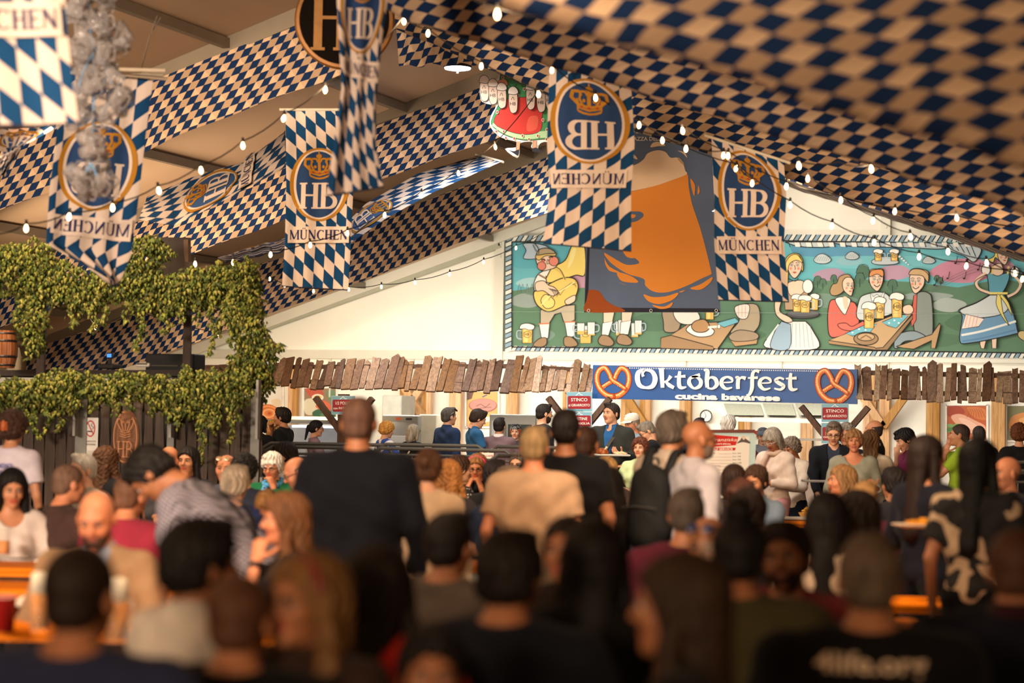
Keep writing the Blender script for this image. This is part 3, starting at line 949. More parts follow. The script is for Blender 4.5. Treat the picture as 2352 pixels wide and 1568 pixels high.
    A.blob([(1204, 560), (1235, 560), (1262, 570), (1240, 592), (1205, 594), (1210, 575)], '#a9bccb', INK, 1.2)
    for i, x in enumerate(range(1812, 2230, 13)):
        A.line([(x, 556), (x + 4 + (x > 2165) * 10, 568 + (x > 2165) * (x - 2165) * .35)], 1.1, INK)
        if i % 2: A.poly([(x, 557), (x + 12, 557), (x + 14, 567), (x + 3, 567)], '#e6e3d6')
    # clouds
    for (x, y, r) in ((1890, 595, 20), (1958, 588, 16), (2134, 598, 15)):
        A.blob([(x - r, y + 3), (x - r * .6, y - r * .4), (x, y - r * .6), (x + r * .6, y - r * .35), (x + r, y + 2), (x + r * .5, y + r * .5), (x - r * .5, y + r * .5)], '#b9c6c8', INK, 1.0)
        for k in range(-3, 4): A.line([(x + k * r * .25 - 2, y + 5), (x + k * r * .25 + 3, y - 6)], .8, '#5a6468')

    def mug(x, y, w, h, hb=True, handle=1, foam=True, fill=1.0):
        A.poly([(x - w / 2, y), (x + w / 2, y), (x + w * .46, y + h), (x - w * .46, y + h)], '#c9d2cf' if fill < 1 else '#e0aa35', INK, 1.1)
        if fill < 1: A.poly([(x - w * .46, y + h * (1 - fill)), (x + w * .46, y + h * (1 - fill)), (x + w * .45, y + h), (x - w * .45, y + h)], '#e0aa35')
        else: A.poly([(x - w * .3, y + 2), (x + w * .1, y + 2), (x + w * .05, y + h - 2), (x - w * .3, y + h - 2)], '#edc860')
        if handle: A.curve([(x + handle * w / 2, y + h * .2), (x + handle * w * .95, y + h * .25), (x + handle * w * .95, y + h * .65), (x + handle * w / 2, y + h * .75)], 2.4, '#9fb2bc')
        if foam: A.blob([(x - w * .7, y + 3), (x - w * .6, y - h * .16), (x - w * .15, y - h * .26), (x + w * .35, y - h * .22), (x + w * .68, y - h * .1), (x + w * .6, y + 4), (x + w * .15, y + 6), (x - w * .2, y + 3)], '#ece8dc', INK, 1.0)
        if hb:
            A.ell(x, y + h * .45, w * .36, h * .2, '#e8bd50', 14, ink=INK, lw=.8)
            A.text('HB', x, y + h * .53, h * .19, INK, 'C', bold=.01)

    def face(x, y, w, h, hair, hc, cheeks='#e8866a', turn=0, hairpts=None, lips=True, lw=1.2):
        SK = '#e5c3a4'
        if hairpts: A.blob(hairpts, hc, INK, lw)
        A.blob([(x - w * .5, y - h * .25), (x - w * .2, y - h * .5), (x + w * .3, y - h * .48), (x + w * .5, y - h * .15), (x + w * .42, y + h * .2), (x + w * .1 + turn, y + h * .52), (x - w * .15 + turn, y + h * .5), (x - w * .42, y + h * .2)], SK, INK, lw)
        for s in (-1, 1):
            A.ell(x + s * w * .2 + turn, y - h * .06, w * .09, h * .05, '#f2ece0', 10, ink=INK, lw=.7)
            A.ell(x + s * w * .2 + turn, y - h * .06, w * .035, h * .03, INK, 8)
            A.curve([(x + s * w * .08 + turn, y - h * .15), (x + s * w * .22 + turn, y - h * .2), (x + s * w * .34 + turn, y - h * .14)], .9, INK)
            A.ell(x + s * w * .26 + turn * .6, y + h * .1, w * .1, h * .07, cheeks, 10)
        A.curve([(x + turn * 1.2, y - h * .05), (x + turn * 1.8 + w * .05, y + h * .12), (x + turn, y + h * .14)], 1.0, INK)
        if lips: A.blob([(x - w * .14 + turn, y + h * .27), (x + turn, y + h * .24), (x + w * .14 + turn, y + h * .27), (x + turn, y + h * .33)], '#c8402e')
        else: A.curve([(x - w * .22 + turn, y + h * .22), (x + turn, y + h * .33), (x + w * .24 + turn, y + h * .22)], 1.3, INK)

    # -- tuba player
    SK = '#e5c3a4'
    A.poly([(1243, 712), (1272, 705), (1322, 700), (1322, 735), (1305, 742), (1296, 738), (1290, 718), (1276, 722), (1262, 745), (1243, 744)], '#b9a88a', INK, 1.4)
    for (x, y) in ((1252, 744), (1311, 740)):
        A.poly([(x - 12, y), (x + 12, y), (x + 9, y + 32), (x - 6, y + 36)], '#eae6d8', INK, 1.2)
        A.line([(x - 13, y), (x + 12, y - 1)], 3, '#cf6a3c')
    A.blob([(1226, 793), (1240, 778), (1256, 776), (1257, 790), (1245, 797)], '#96744a', INK, 1.3)
    A.blob([(1298, 775), (1314, 774), (1327, 786), (1325, 795), (1300, 795)], '#96744a', INK, 1.3)
    A.blob([(1232, 640), (1245, 625), (1285, 612), (1300, 630), (1300, 660), (1240, 672), (1228, 660)], '#e4e2d6', INK, 1.4)
    A.line([(1238, 630), (1256, 640)], 4, '#8a6a44'); A.line([(1255, 634), (1270, 655)], 4, '#8a6a44')
    A.poly(spl([(1270, 612), (1300, 598), (1318, 560), (1342, 552), (1346, 628), (1325, 632), (1300, 640), (1262, 650), (1256, 640)], 5), '#e9cb4e', INK, 1.6)
    A.blob([(1315, 575), (1325, 572), (1318, 600), (1306, 616)], '#f0dc80')
    A.blob([(1228, 672), (1240, 665), (1290, 640), (1320, 640), (1330, 660), (1318, 690), (1290, 706), (1262, 716), (1240, 705), (1230, 690)], '#e6c045', INK, 1.8)
    A.blob([(1244, 690), (1256, 676), (1275, 690), (1272, 705), (1255, 708)], '#eed060', INK, 1.2)
    for k in range(4): A.curve([(1262 + k * 9, 690 - k * 4), (1272 + k * 9, 676 - k * 4), (1300 + k * 5, 662 - k * 4), (1326, 645 + k * 5)], 1.5, '#7a6420')
    A.curve([(1246, 700), (1262, 682), (1290, 668), (1322, 648)], 2.4, '#f4e08a')
    A.curve([(1266, 612), (1285, 622), (1296, 635), (1302, 645)], 5, '#d9b53e'); A.curve([(1266, 609), (1288, 619), (1300, 642)], 1.2, INK)
    A.blob([(1232, 650), (1250, 645), (1262, 655), (1275, 660), (1284, 672), (1270, 680), (1250, 668), (1234, 668)], SK, INK, 1.3)
    for k in range(4): A.curve([(1262 + k * 4, 662 + k), (1272 + k * 4, 670), (1276 + k * 4, 678)], 1.0, INK)
    A.blob([(1300, 690), (1322, 678), (1322, 692), (1305, 700)], SK, INK, 1.2)
    A.blob([(1233, 594), (1245, 585), (1262, 583), (1278, 590), (1284, 602), (1278, 614), (1262, 620), (1246, 622), (1238, 612)], SK, INK, 1.4)
    A.ell(1246, 611, 10, 10, '#e07a5c', 16, ink=INK, lw=1.1); A.ell(1274, 600, 11, 11, '#e07a5c', 16, ink=INK, lw=1.1)
    A.ell(1250, 598, 5, 4, '#c85a44', 12); A.curve([(1245, 598), (1250, 595), (1255, 599)], 1.6, INK); A.curve([(1262, 592), (1268, 589), (1272, 592)], 1.6, INK)
    A.blob([(1260, 596), (1264, 604), (1258, 606)], '#dba88a', INK, .9)
    A.blob([(1232, 590), (1240, 580), (1262, 578), (1278, 582), (1276, 588), (1255, 588), (1240, 598)], '#d9b24c', INK, 1.2)
    A.blob([(1235, 586), (1240, 574), (1256, 570), (1270, 574), (1277, 582), (1258, 583)], '#a8946c', INK, 1.4)
    A.curve([(1240, 586), (1232, 574), (1226, 562)], 2.6, '#5f6c6a'); A.curve([(1240, 582), (1238, 570), (1230, 560)], 1.2, INK)
    # mugs on the grass
    mug(1213, 752, 24, 36, True, -1); mug(1347, 748, 26, 40, True, -1, False, .42); mug(1336, 742, 18, 26, False, -1, False, .3); mug(1360, 740, 18, 30, False, 1, False, .1)
    for (x, y) in ((1424, 738), (1460, 742), (1468, 736), (1430, 735)): mug(x, y, 17, 32, False, 1 if x > 1440 else -1, False, .12)
    # legs of the second player under the poster
    for (x, y, t) in ((1398, 742, -6), (1440, 740, 4)):
        A.poly([(x - 10, y - 30), (x + 16, y - 30), (x + 10, y), (x - 10, y)], SK, INK, 1.2)
        A.poly([(x - 12, y), (x + 12, y - 4), (x + 4 + t * .3, y + 28), (x - 14, y + 28)], '#eae6d8', INK, 1.2)
        A.blob([(x - 22, y + 40), (x - 14, y + 28), (x + 2, y + 30), (x + 14, y + 44), (x + 6, y + 53), (x - 16, y + 50)], '#96744a', INK, 1.4)
    # table with a roast knuckle
    A.poly([(1543, 770), (1585, 742), (1694, 738), (1650, 802), (1640, 800)], '#b28a58', INK, 1.6)
    A.poly([(1520, 776), (1543, 770), (1640, 796), (1640, 804), (1520, 800)], '#9a7446', INK, 1.4)
    A.blob([(1524, 712), (1550, 705), (1566, 720), (1560, 758), (1530, 762), (1526, 740)], '#9c8466', INK, 1.3)
    A.blob([(1550, 714), (1590, 705), (1610, 730), (1590, 745), (1560, 740)], '#dcd8ca', INK, 1.2)
    A.blob([(1578, 756), (1600, 742), (1640, 756), (1636, 770), (1610, 774), (1590, 768)], '#ebe8dc', INK, 1.4)
    A.blob([(1590, 750), (1598, 738), (1620, 734), (1632, 750), (1622, 762), (1600, 762)], '#b4834a', INK, 1.4)
    A.line([(1628, 752), (1650, 750)], 5, '#ebe6d4'); A.ell(1653, 750, 4, 5, '#ebe6d4', 10, ink=INK, lw=.8)
    A.poly([(1648, 742), (1690, 730), (1700, 740), (1665, 752)], '#5fb0c0', INK, 1)
    mug(1632, 700, 20, 34, False, 1)
    A.blob([(1692, 705), (1740, 700), (1746, 745), (1720, 770), (1680, 765), (1700, 735)], '#a89474', INK, 1.4)
    A.blob([(1690, 705), (1722, 700), (1718, 730), (1698, 730)], '#e6d2c2', INK, 1.2)
    for k in range(3): A.line([(1698 + 8 * k, 702), (1698 + 8 * k, 728)], 1, '#cf7860')
    A.poly([(1676, 775), (1742, 772), (1740, 790), (1690, 796)], '#b08652', INK, 1.3)
    A.blob([(1676, 772), (1700, 758), (1740, 765), (1738, 780), (1690, 784)], '#9a8264', INK, 1.2)
    # waitress with tray
    A.poly(spl([(1797, 738), (1780, 760), (1760, 798), (1878, 801), (1868, 758), (1852, 738)], 5), '#dfe0d8', INK, 1.5)
    A.poly(spl([(1797, 738), (1782, 760), (1772, 799), (1815, 800), (1818, 745)], 4), '#8fabbf', INK, 1.2)
    for k in range(6): A.line([(1822 + k * 8, 742), (1820 + k * 10, 798)], .9, '#6a7476')
    A.line([(1790, 745), (1764, 780)], 3, '#eceade')
    A.poly([(1803, 680), (1815, 660), (1850, 655), (1862, 690), (1850, 712), (1805, 712)], '#b09068', INK, 1.3)
    A.blob([(1812, 650), (1845, 645), (1850, 668), (1830, 682), (1814, 675)], SK, INK, 1.1)
    A.ell(1857, 658, 12, 16, '#e6e4da', 16, ink=INK, lw=1)
    A.blob([(1782, 690), (1796, 690), (1793, 715), (1815, 728), (1822, 738), (1806, 740), (1784, 722)], SK, INK, 1.3)
    A.ell(1846, 722, 38, 10, '#3a3a3c', 28, ink=INK, lw=1.5); A.ell(1846, 719, 36, 7, '#56565a', 28)
    mug(1873, 682, 16, 30, False, 1); mug(1832, 684, 18, 32, True, 0); mug(1851, 686, 22, 32, True, 1)
    face(1827, 612, 34, 50, 'x', '#e3c04e', hairpts=[(1804, 640), (1805, 600), (1818, 584), (1836, 584), (1846, 600), (1845, 625), (1836, 605), (1816, 605), (1810, 660)])
    A.blob([(1806, 606), (1818, 588), (1834, 586), (1845, 604), (1832, 598), (1816, 606), (1810, 626)], '#e8cb5c', INK, 1.1)
    A.curve([(1813, 640), (1828, 646), (1836, 640)], 1.2, INK)
    # table of three
    A.blob([(1906, 700), (1916, 688), (1950, 692), (1968, 700), (1975, 740), (1960, 760), (1912, 775), (1903, 740)], '#dc5a42', INK, 1.6)
    A.blob([(1920, 690), (1935, 682), (1955, 688), (1948, 712), (1940, 722)], '#eae8dc', INK, 1.2)
    A.blob([(1937, 684), (1948, 684), (1950, 704), (1942, 710)], SK)
    A.blob([(1926, 745), (1944, 742), (1958, 750), (1975, 742), (1985, 738), (1985, 752), (1960, 760), (1935, 756)], '#e2604a', INK, 1.2)
    face(1950, 658, 26, 40, 'x', '#b08a56', turn=5, hairpts=[(1908, 668), (1914, 654), (1924, 650), (1930, 636), (1948, 630), (1958, 638), (1962, 650), (1948, 650), (1940, 668), (1926, 678), (1912, 678)])
    A.blob([(1975, 690), (1992, 676), (2030, 672), (2050, 690), (2052, 720), (1975, 735)], '#c6cfce', INK, 1.5)
    face(2014, 644, 32, 46, 'x', '#db8a3a', hairpts=[(1998, 650), (2000, 622), (2016, 618), (2030, 620), (2031, 648), (2026, 634), (2006, 632)], lips=False, turn=2)
    A.blob([(1999, 636), (2004, 622), (2028, 620), (2030, 636), (2016, 630)], '#db8a3a', INK, 1.1)
    A.poly([(2000, 672), (2008, 682), (2016, 676), (2024, 682), (2034, 670), (2030, 690), (2004, 692)], '#dfe3e0', INK, 1)
    A.blob([(2100, 690), (2112, 672), (2132, 672), (2142, 690), (2143, 770), (2120, 780), (2104, 768), (2098, 735), (2090, 730)], '#7f8a82', INK, 1.6)
    A.poly([(2100, 680), (2108, 676), (2106, 735), (2096, 752), (2094, 740)], '#cf4f38', INK, 1.1)
    A.blob([(2055, 795), (2062, 770), (2100, 760), (2130, 775), (2110, 782), (2080, 784), (2062, 800)], '#7f9298', INK, 1.4)
    face(2108, 648, 34, 48, 'x', '#c29a60', hairpts=[(2090, 628), (2098, 618), (2118, 618), (2134, 626), (2134, 650), (2126, 640), (2100, 634)], lips=False, turn=-3)
    A.blob([(2089, 630), (2098, 619), (2120, 620), (2134, 632), (2132, 648), (2120, 634), (2100, 632)], '#c8a268', INK, 1.1)
    A.poly([(1906, 782), (1980, 752), (2050, 725), (2096, 722), (2030, 800), (2010, 800)], '#c09a66', INK, 1.7)
    A.poly([(2010, 800), (2030, 798), (2098, 722), (2098, 732), (2040, 804), (2012, 804)], '#8f6c40', INK, 1.3)
    A.poly([(1906, 782), (2012, 798), (2012, 804), (1906, 790)], '#a27c4c', INK, 1.2)
    A.poly([(2060, 796), (2142, 768), (2160, 742), (2162, 750), (2150, 800), (2140, 800), (2142, 782), (2100, 802)], '#b28a58', INK, 1.4)
    A.poly([(1944, 766), (1985, 748), (2016, 744), (2000, 764), (1960, 772)], '#5fb4c4', INK, 1.0)
    A.poly([(2028, 740), (2070, 722), (2088, 726), (2060, 754), (2040, 748)], '#5fb4c4', INK, 1.0)
    for (x, y) in ((1960, 764), (1975, 756), (1990, 758), (2044, 742), (2056, 736), (2066, 742), (2072, 730), (1998, 752)): A.ell(x, y, 2.4, 1.8, '#e4eae4', 8)
    A.ell(1991, 778, 28, 15, '#9a774a', 24, ink=INK, lw=1.5); A.ell(1991, 774, 20, 9, '#c09a66', 20, ink=INK, lw=1.2)
    A.line([(1978, 778), (1991, 770), (2004, 778)], 3, '#7a5a34')
    A.blob([(2076, 705), (2092, 700), (2100, 712), (2092, 722), (2078, 720)], SK, INK, 1.1)
    mug(2023, 692, 20, 40, True, 0); mug(1998, 706, 24, 48, True, 0); mug(2062, 684, 24, 46, True, 0)
    # mugs in the clouds
    A.blob([(2004, 600), (2020, 592), (2045, 590), (2064, 598), (2062, 606), (2035, 609), (2010, 607)], '#b4c2c6', INK, 1.1)
    mug(2019, 578, 16, 22, True, 1); mug(2056, 578, 16, 22, True, -1)
    for k in range(5): A.ell(2068 + k * 5, 590 + k * 4.5, 3 - k * .3, 2.4 - k * .2, '#dfe4e0', 10)
    # notes in the air
    for (x, y) in ((2150, 655), (2165, 650), (2180, 640), (2198, 605), (2222, 610), (2218, 640), (2250, 620)):
        A.line([(x, y), (x + 3, y - 16)], 1.1, INK); A.ell(x - 2, y, 3, 2.2, INK, 8)
    for k in range(3): A.curve([(2140, 662 + k * 6), (2200, 630 + k * 6), (2260, 606 + k * 8), (2330, 612 + k * 9), (2400, 640 + k * 9)], .8, '#70555f')
    # dancer with blue dress
    A.poly([(2252, 790), (2256, 762), (2268, 762), (2266, 785), (2262, 801), (2255, 800)], SK, INK, 1.2)
    A.poly([(2278, 762), (2292, 762), (2290, 800), (2280, 800)], SK, INK, 1.2)
    A.poly(spl([(2276, 676), (2245, 695), (2204, 712), (2212, 728), (2206, 782), (2230, 788), (2330, 768), (2338, 758), (2322, 700), (2306, 676)], 5), '#5d93b8', INK, 1.6)
    A.poly(spl([(2276, 678), (2245, 696), (2206, 714), (2240, 730), (2296, 724), (2318, 706), (2304, 678)], 5), '#c5cdcd', INK, 1.4)
    A.poly([(2220, 722), (2262, 732), (2250, 750), (2210, 756)], '#ecd9c9', INK, 1.1)
    for k in range(4): A.line([(2224 + 8 * k, 724), (2218 + 8 * k, 752)], 1, '#d9775a')
    A.curve([(2210, 770), (2260, 760), (2335, 738)], 5, '#e4e6df'); A.curve([(2212, 784), (2262, 776), (2334, 758)], 4, '#4b7fa8')
    A.blob([(2270, 630), (2285, 624), (2300, 630), (2318, 628), (2318, 645), (2302, 674), (2276, 674), (2272, 652)], '#4a9ab0', INK, 1.5)
    A.blob([(2282, 612), (2300, 606), (2306, 626), (2294, 634), (2280, 628)], SK, INK, 1.1)
    A.line([(2282, 612), (2280, 630)], 4, '#e3c04e'); A.line([(2318, 612), (2316, 630)], 4, '#e3c04e')
    for (x, y, s) in ((2266, 620, -1), (2332, 626, 1)):
        A.ell(x, y, 10, 13, '#e9e6da', 14, ink=INK, lw=1.1)
        A.curve([(x, y + 8), (x + s * 22, y + 26), (x + s * 16, y + 44), (x - s * 8, y + 54)] if s < 0 else [(x, y + 8), (x + 14, y + 26), (x + 4, y + 46), (x - 16, y + 56)], 7, SK)
        A.curve([(x - 3 * s, y + 10), (x + s * 25, y + 27), (x + s * 18, y + 46), (x - s * 8, y + 57)] if s < 0 else [(x + 4, y + 8), (x + 18, y + 26), (x + 7, y + 47), (x - 14, y + 59)], 1.2, INK)
    A.line([(2274, 674), (2316, 674)], 5, '#e3cf5a')
    A.poly(spl([(2292, 676), (2290, 700), (2305, 730), (2320, 748), (2306, 720), (2300, 678)], 4), '#e3cf5a', INK, 1.0)
    A.poly(spl([(2302, 676), (2318, 695), (2326, 725), (2312, 700), (2298, 680)], 4), '#e3cf5a', INK, 1.0)
    face(2306, 588, 26, 38, 'x', '#e6cc4c', turn=3, hairpts=[(2288, 592), (2282, 604), (2270, 598), (2284, 590), (2290, 574), (2306, 570), (2320, 576), (2322, 586), (2304, 584), (2298, 600)])
    A.line([(2284, 576), (2300, 570), (2330, 584)], 2, INK)
    A.blob([(2340, 765), (2352, 760), (2380, 770), (2375, 790), (2345, 778)], '#c6b06a', INK, 1.2)
    mug(2420, 700, 22, 40, True, 1)
    A.line([(1178, 716), (2465, 722)], .6, '#8ea596')
    A.obj('painting', root, c, m=vcolm(0.85, .10, 3.0, 'mural'))


mural()


# ------------------------------------------------------------------ beer mug poster
def poster():
    def pl(x, y): return P(x, y, 29.6 - (x - 1500) * .0008)
    c = pl(1500, 480)
    root = empty('beer_mug_poster', c, 'large slate grey poster with an orange beer mug and pale foam before the mural', 'poster')
    o = [(1352, 215), (1628, 215), (1655, 717), (1342, 717)]
    b = MB(); p = [pl(*q) for q in o]; n = -FWD * .02
    b.add(p + [q - n for q in p], [[0, 1, 2, 3], [7, 6, 5, 4], [0, 4, 5, 1], [1, 5, 6, 2], [2, 6, 7, 3], [3, 7, 4, 0]])
    b.obj('cloth', mat('#5a667c', .8, 0, .06, 3, .15, 9), root, world=True, loc=c)
    A = Art(lambda x, y, h: pl(x, y) - FWD * (h + .003), .0004)
    OR, GR, CR = '#e08a38', '#5a667c', '#e6c39e'
    A.poly([(1342, 717), (1348, 706), (1648, 708), (1655, 717)], '#2e2c34')
    A.poly([(1342, 717), (1352, 500), (1356, 500), (1350, 710)], '#2e2c34')
    A.poly(spl([(1352, 665), (1375, 668), (1392, 690), (1412, 702), (1428, 708), (1430, 716), (1346, 716), (1347, 690)], 4), '#9a4a1e')
    # glass: orange beer
    A.poly(spl([(1392, 430), (1430, 442), (1500, 428), (1548, 412), (1577, 398), (1582, 430), (1590, 470), (1607, 520), (1622, 575), (1633, 622), (1632, 630), (1610, 640), (1580, 655), (1545, 668), (1520, 672), (1498, 668), (1482, 655), (1478, 640), (1440, 628), (1405, 605), (1388, 585)], 4), OR)
    A.poly(spl([(1380, 575), (1400, 572), (1430, 575), (1455, 590), (1468, 604), (1440, 608), (1415, 596)], 4), GR)
    A.blob([(1430, 573), (1448, 580), (1458, 592), (1440, 590)], OR)
    A.poly(spl([(1440, 486), (1470, 486), (1478, 496), (1462, 508), (1440, 512)], 4), GR); A.blob([(1448, 492), (1460, 494), (1456, 500), (1447, 500)], OR)
    # foam
    A.poly(spl([(1392, 380), (1430, 385), (1460, 378), (1478, 366), (1488, 352), (1510, 345), (1528, 349), (1540, 362), (1556, 362), (1568, 374), (1574, 392), (1577, 400), (1548, 412), (1500, 428), (1430, 442), (1392, 440)], 4), CR)
    A.blob([(1560, 362), (1570, 374), (1568, 378), (1557, 366)], '#b99a78')
    A.blob([(1494, 338), (1500, 328), (1514, 326), (1528, 334), (1510, 336)], CR); A.blob([(1452, 354), (1460, 358), (1464, 366), (1454, 362)], CR); A.blob([(1556, 346), (1572, 350), (1578, 362), (1568, 352)], CR)
    # drops and splashes
    A.poly(spl([(1388, 592), (1400, 612), (1425, 626), (1400, 622), (1390, 606)], 3), OR)
    for q in ([(1418, 625), (1450, 634), (1466, 648), (1440, 648), (1424, 642)], [(1420, 648), (1440, 655), (1430, 652)], [(1478, 676), (1500, 682), (1530, 680), (1558, 672), (1545, 688), (1515, 698), (1490, 692)],
              [(1498, 700), (1525, 704), (1545, 694), (1538, 706), (1515, 709)], [(1585, 662), (1610, 652), (1636, 636), (1630, 650), (1608, 665)], [(1560, 670), (1574, 666), (1566, 671)], [(1586, 410), (1596, 426), (1594, 450), (1588, 430)], [(1604, 426), (1607, 440), (1602, 446)]):
        A.blob(q, OR)
    A.text('21-28 SETTEMBRE', 1440, 306, 11, '#d9cdbc', bold=.02); A.text('PIAZZA DELLA', 1446, 323, 9, '#d9cdbc', bold=.02)
    A.obj('print', root, c, m=vcolm(.85, .05, 5))
    e = MB()
    for x in (1352, 1495, 1645): e.tube([pl(x, 713) - FWD * .01 + np.array([.02 * math.cos(a), 0, .02 * math.sin(a)]) for a in np.linspace(0, 6.28, 9)[:-1]], .005, 5, closed=True)
    e.obj('grommet', mat('#8a8478', .3, .9), root, world=True, loc=c)


poster()


# ------------------------------------------------------------------ waitress cut-out
def cutout():
    def pl(x, y): return P(x, y, 25.2)
    c = pl(1210, 260)
    root = empty('waitress_cutout', c, 'flat painted cut-out of a waitress in a green dotted dress and red apron carrying mugs', 'cut-out')
    out = spl([(1150, 140), (1240, 150), (1300, 150), (1330, 200), (1330, 340), (1262, 326), (1240, 330), (1234, 345), (1220, 338), (1222, 326), (1196, 328), (1194, 345), (1188, 363), (1160, 342), (1186, 338), (1188, 326), (1150, 315), (1126, 290), (1128, 265), (1139, 243), (1118, 238), (1104, 228), (1102, 190), (1112, 176), (1140, 182), (1148, 165), (1150, 140)], 3)[:-1]
    b = MB(); p = [pl(*q) for q in out]; n = len(p)
    b.add(p + [q + FWD * .02 for q in p], [list(range(n)), list(range(n, 2 * n))[::-1]] + [[i, n + i, n + (i + 1) % n, (i + 1) % n] for i in range(n)])
    b.obj('board', mat('#d9d4c8', .6), root, world=True, loc=c)
    A = Art(lambda x, y, h: pl(x, y) - FWD * (h + .003), .0004)
    GR, RD, BG = '#3a7a44', '#b02c22', '#c8a890'
    A.poly(spl([(1152, 150), (1300, 160), (1326, 200), (1328, 330), (1262, 320), (1205, 322), (1160, 310), (1130, 288), (1132, 268), (1150, 225), (1148, 180)], 4), GR, INK, 1.2)
    A.poly(spl([(1130, 288), (1160, 308), (1205, 320), (1262, 316), (1328, 326), (1328, 305), (1262, 300), (1200, 305), (1160, 295), (1136, 276)], 3), '#9cb483')
    A.poly(spl([(1168, 225), (1242, 226), (1245, 270), (1241, 300), (1210, 309), (1170, 302), (1134, 282), (1150, 250)], 3), RD, INK, 1.2)
    A.blob([(1215, 270), (1235, 268), (1232, 296), (1210, 300)], '#c04a34')
    A.blob([(1146, 185), (1160, 182), (1166, 195), (1150, 205), (1144, 200)], '#d98a66', INK, 1)
    A.blob([(1244, 196), (1262, 198), (1268, 210), (1250, 212)], '#d98a66', INK, 1)
    A.curve([(1166, 192), (1176, 200), (1188, 194)], 1.2, INK); A.curve([(1198, 196), (1206, 202), (1212, 200)], 1.2, INK)
    for (x, y) in ((1168, 176), (1195, 186), (1204, 205), (1190, 220), (1225, 190), (1140, 302), (1157, 302), (1162, 317), (1181, 318), (1200, 312), (1235, 312), (1215, 320), (1247, 276), (1256, 298), (1255, 320), (1272, 300), (1262, 270), (1142, 258), (1155, 178)):
        A.ell(x, y, 3, 4.2, '#d8d4b4', 10); A.ell(x, y, 2, 3.2, '#8c2820', 10)
    for (x, y, h) in ((1112, 188, 45), (1132, 196, 44), (1152, 205, 44), (1178, 214, 46), (1218, 204, 48), (1242, 210, 48), (1262, 206, 46)):
        A.blob([(x - 8, y), (x + 9, y), (x + 10, y + h * .8), (x + 3, y + h), (x - 5, y + h * .95), (x - 9, y + h * .6)], BG, INK, 1.3)
        A.blob([(x - 11, y + 1), (x - 9, y - 10), (x, y - 15), (x + 9, y - 10), (x + 12, y), (x + 4, y + 4), (x - 5, y + 3)], '#dac4b0', INK, 1.3)
        A.text('HB', x, y + h * .62, 8, INK, 'C'); A.curve([(x - 4, y + h * .36), (x, y + h * .2), (x + 3, y + h * .36)], 1.0, INK)
    for (x, y, s) in ((1190, 326, -1), (1228, 324, 1)):
        A.poly([(x - 4, y), (x + 5, y), (x + 3, y + 20), (x - 5, y + 22)], '#d98a66', INK, 1)
    A.poly(spl([(1166, 344), (1180, 348), (1192, 344), (1190, 358), (1182, 354)], 4), '#1f1f26'); A.poly(spl([(1222, 342), (1232, 340), (1247, 350), (1232, 350), (1222, 348)], 4), '#1f1f26')
    A.obj('print', root, c, m=vcolm(.45, .06, 5))
    w_ = MB(); w_.tube([pl(1240, 150), pl(1243, 118)], .004, 5); w_.tube([pl(1175, 142), pl(1180, 100)], .004, 5)
    w_.obj('hanging_wire', mat('#55504a', .5, .5), root, world=True, loc=c)


cutout()


# ------------------------------------------------------------------ stall sign
def bretzel(A, cx, cy, s):
    """twisted bread seen from the front, s = half width"""
    path = [(-.35, .42), (.05, .05), (.28, -.35), (.5, -.85), (.85, -.7), (1.0, -.25), (.85, .4), (.4, .85), (0, .95), (-.4, .85), (-.85, .4), (-1.0, -.25), (-.85, -.7), (-.5, -.85), (-.28, -.35), (-.05, .05), (.35, .42)]
    path = [(-.78, .48), (-.4, .2), (.05, -.1), (.22, -.5), (.5, -.88), (.86, -.7), (1.0, -.2), (.86, .4), (.45, .85), (0, .97), (-.45, .85), (-.86, .4), (-1.0, -.2), (-.86, -.7), (-.5, -.88), (-.22, -.5), (-.05, -.1), (.4, .2), (.78, .48)]
    q = spl([(cx + a * s, cy + b * s * .95) for a, b in path], 6)
    m = len(q)
    wd = [s * (.24 + .10 * math.sin(math.pi * i / (m - 1))) for i in range(m)]
    def seg(a, b, scale, col, dx=0, dy=0):
        A.line([(x + dx, y + dy) for x, y in q[a:b]], [w_ * scale for w_ in wd[a:b]], col)
        if scale > .8: A.ell(q[a][0], q[a][1], wd[a] * scale / 2, wd[a] * scale / 2, col, 12); A.ell(q[b - 1][0], q[b - 1][1], wd[b - 1] * scale / 2, wd[b - 1] * scale / 2, col, 12)
    for (a, b) in ((0, m // 2 + 1), (m // 2, m)):
        seg(a, b, 1.12, '#5a1c08'); seg(a, b, 1.0, '#a8421a'); seg(a, b, .72, '#c9662a'); seg(a, b, .40, '#e09048', -s * .02, -s * .03); seg(a, b, .14, '#f2c890', -s * .03, -s * .05)
    r = random.Random(3)
    for k in range(60):
        x, y = q[r.randrange(m)]; A.ell(x + r.uniform(-.1, .1) * s, y + r.uniform(-.1, .1) * s, s * .018, s * .018, '#f2e4cc', 6)


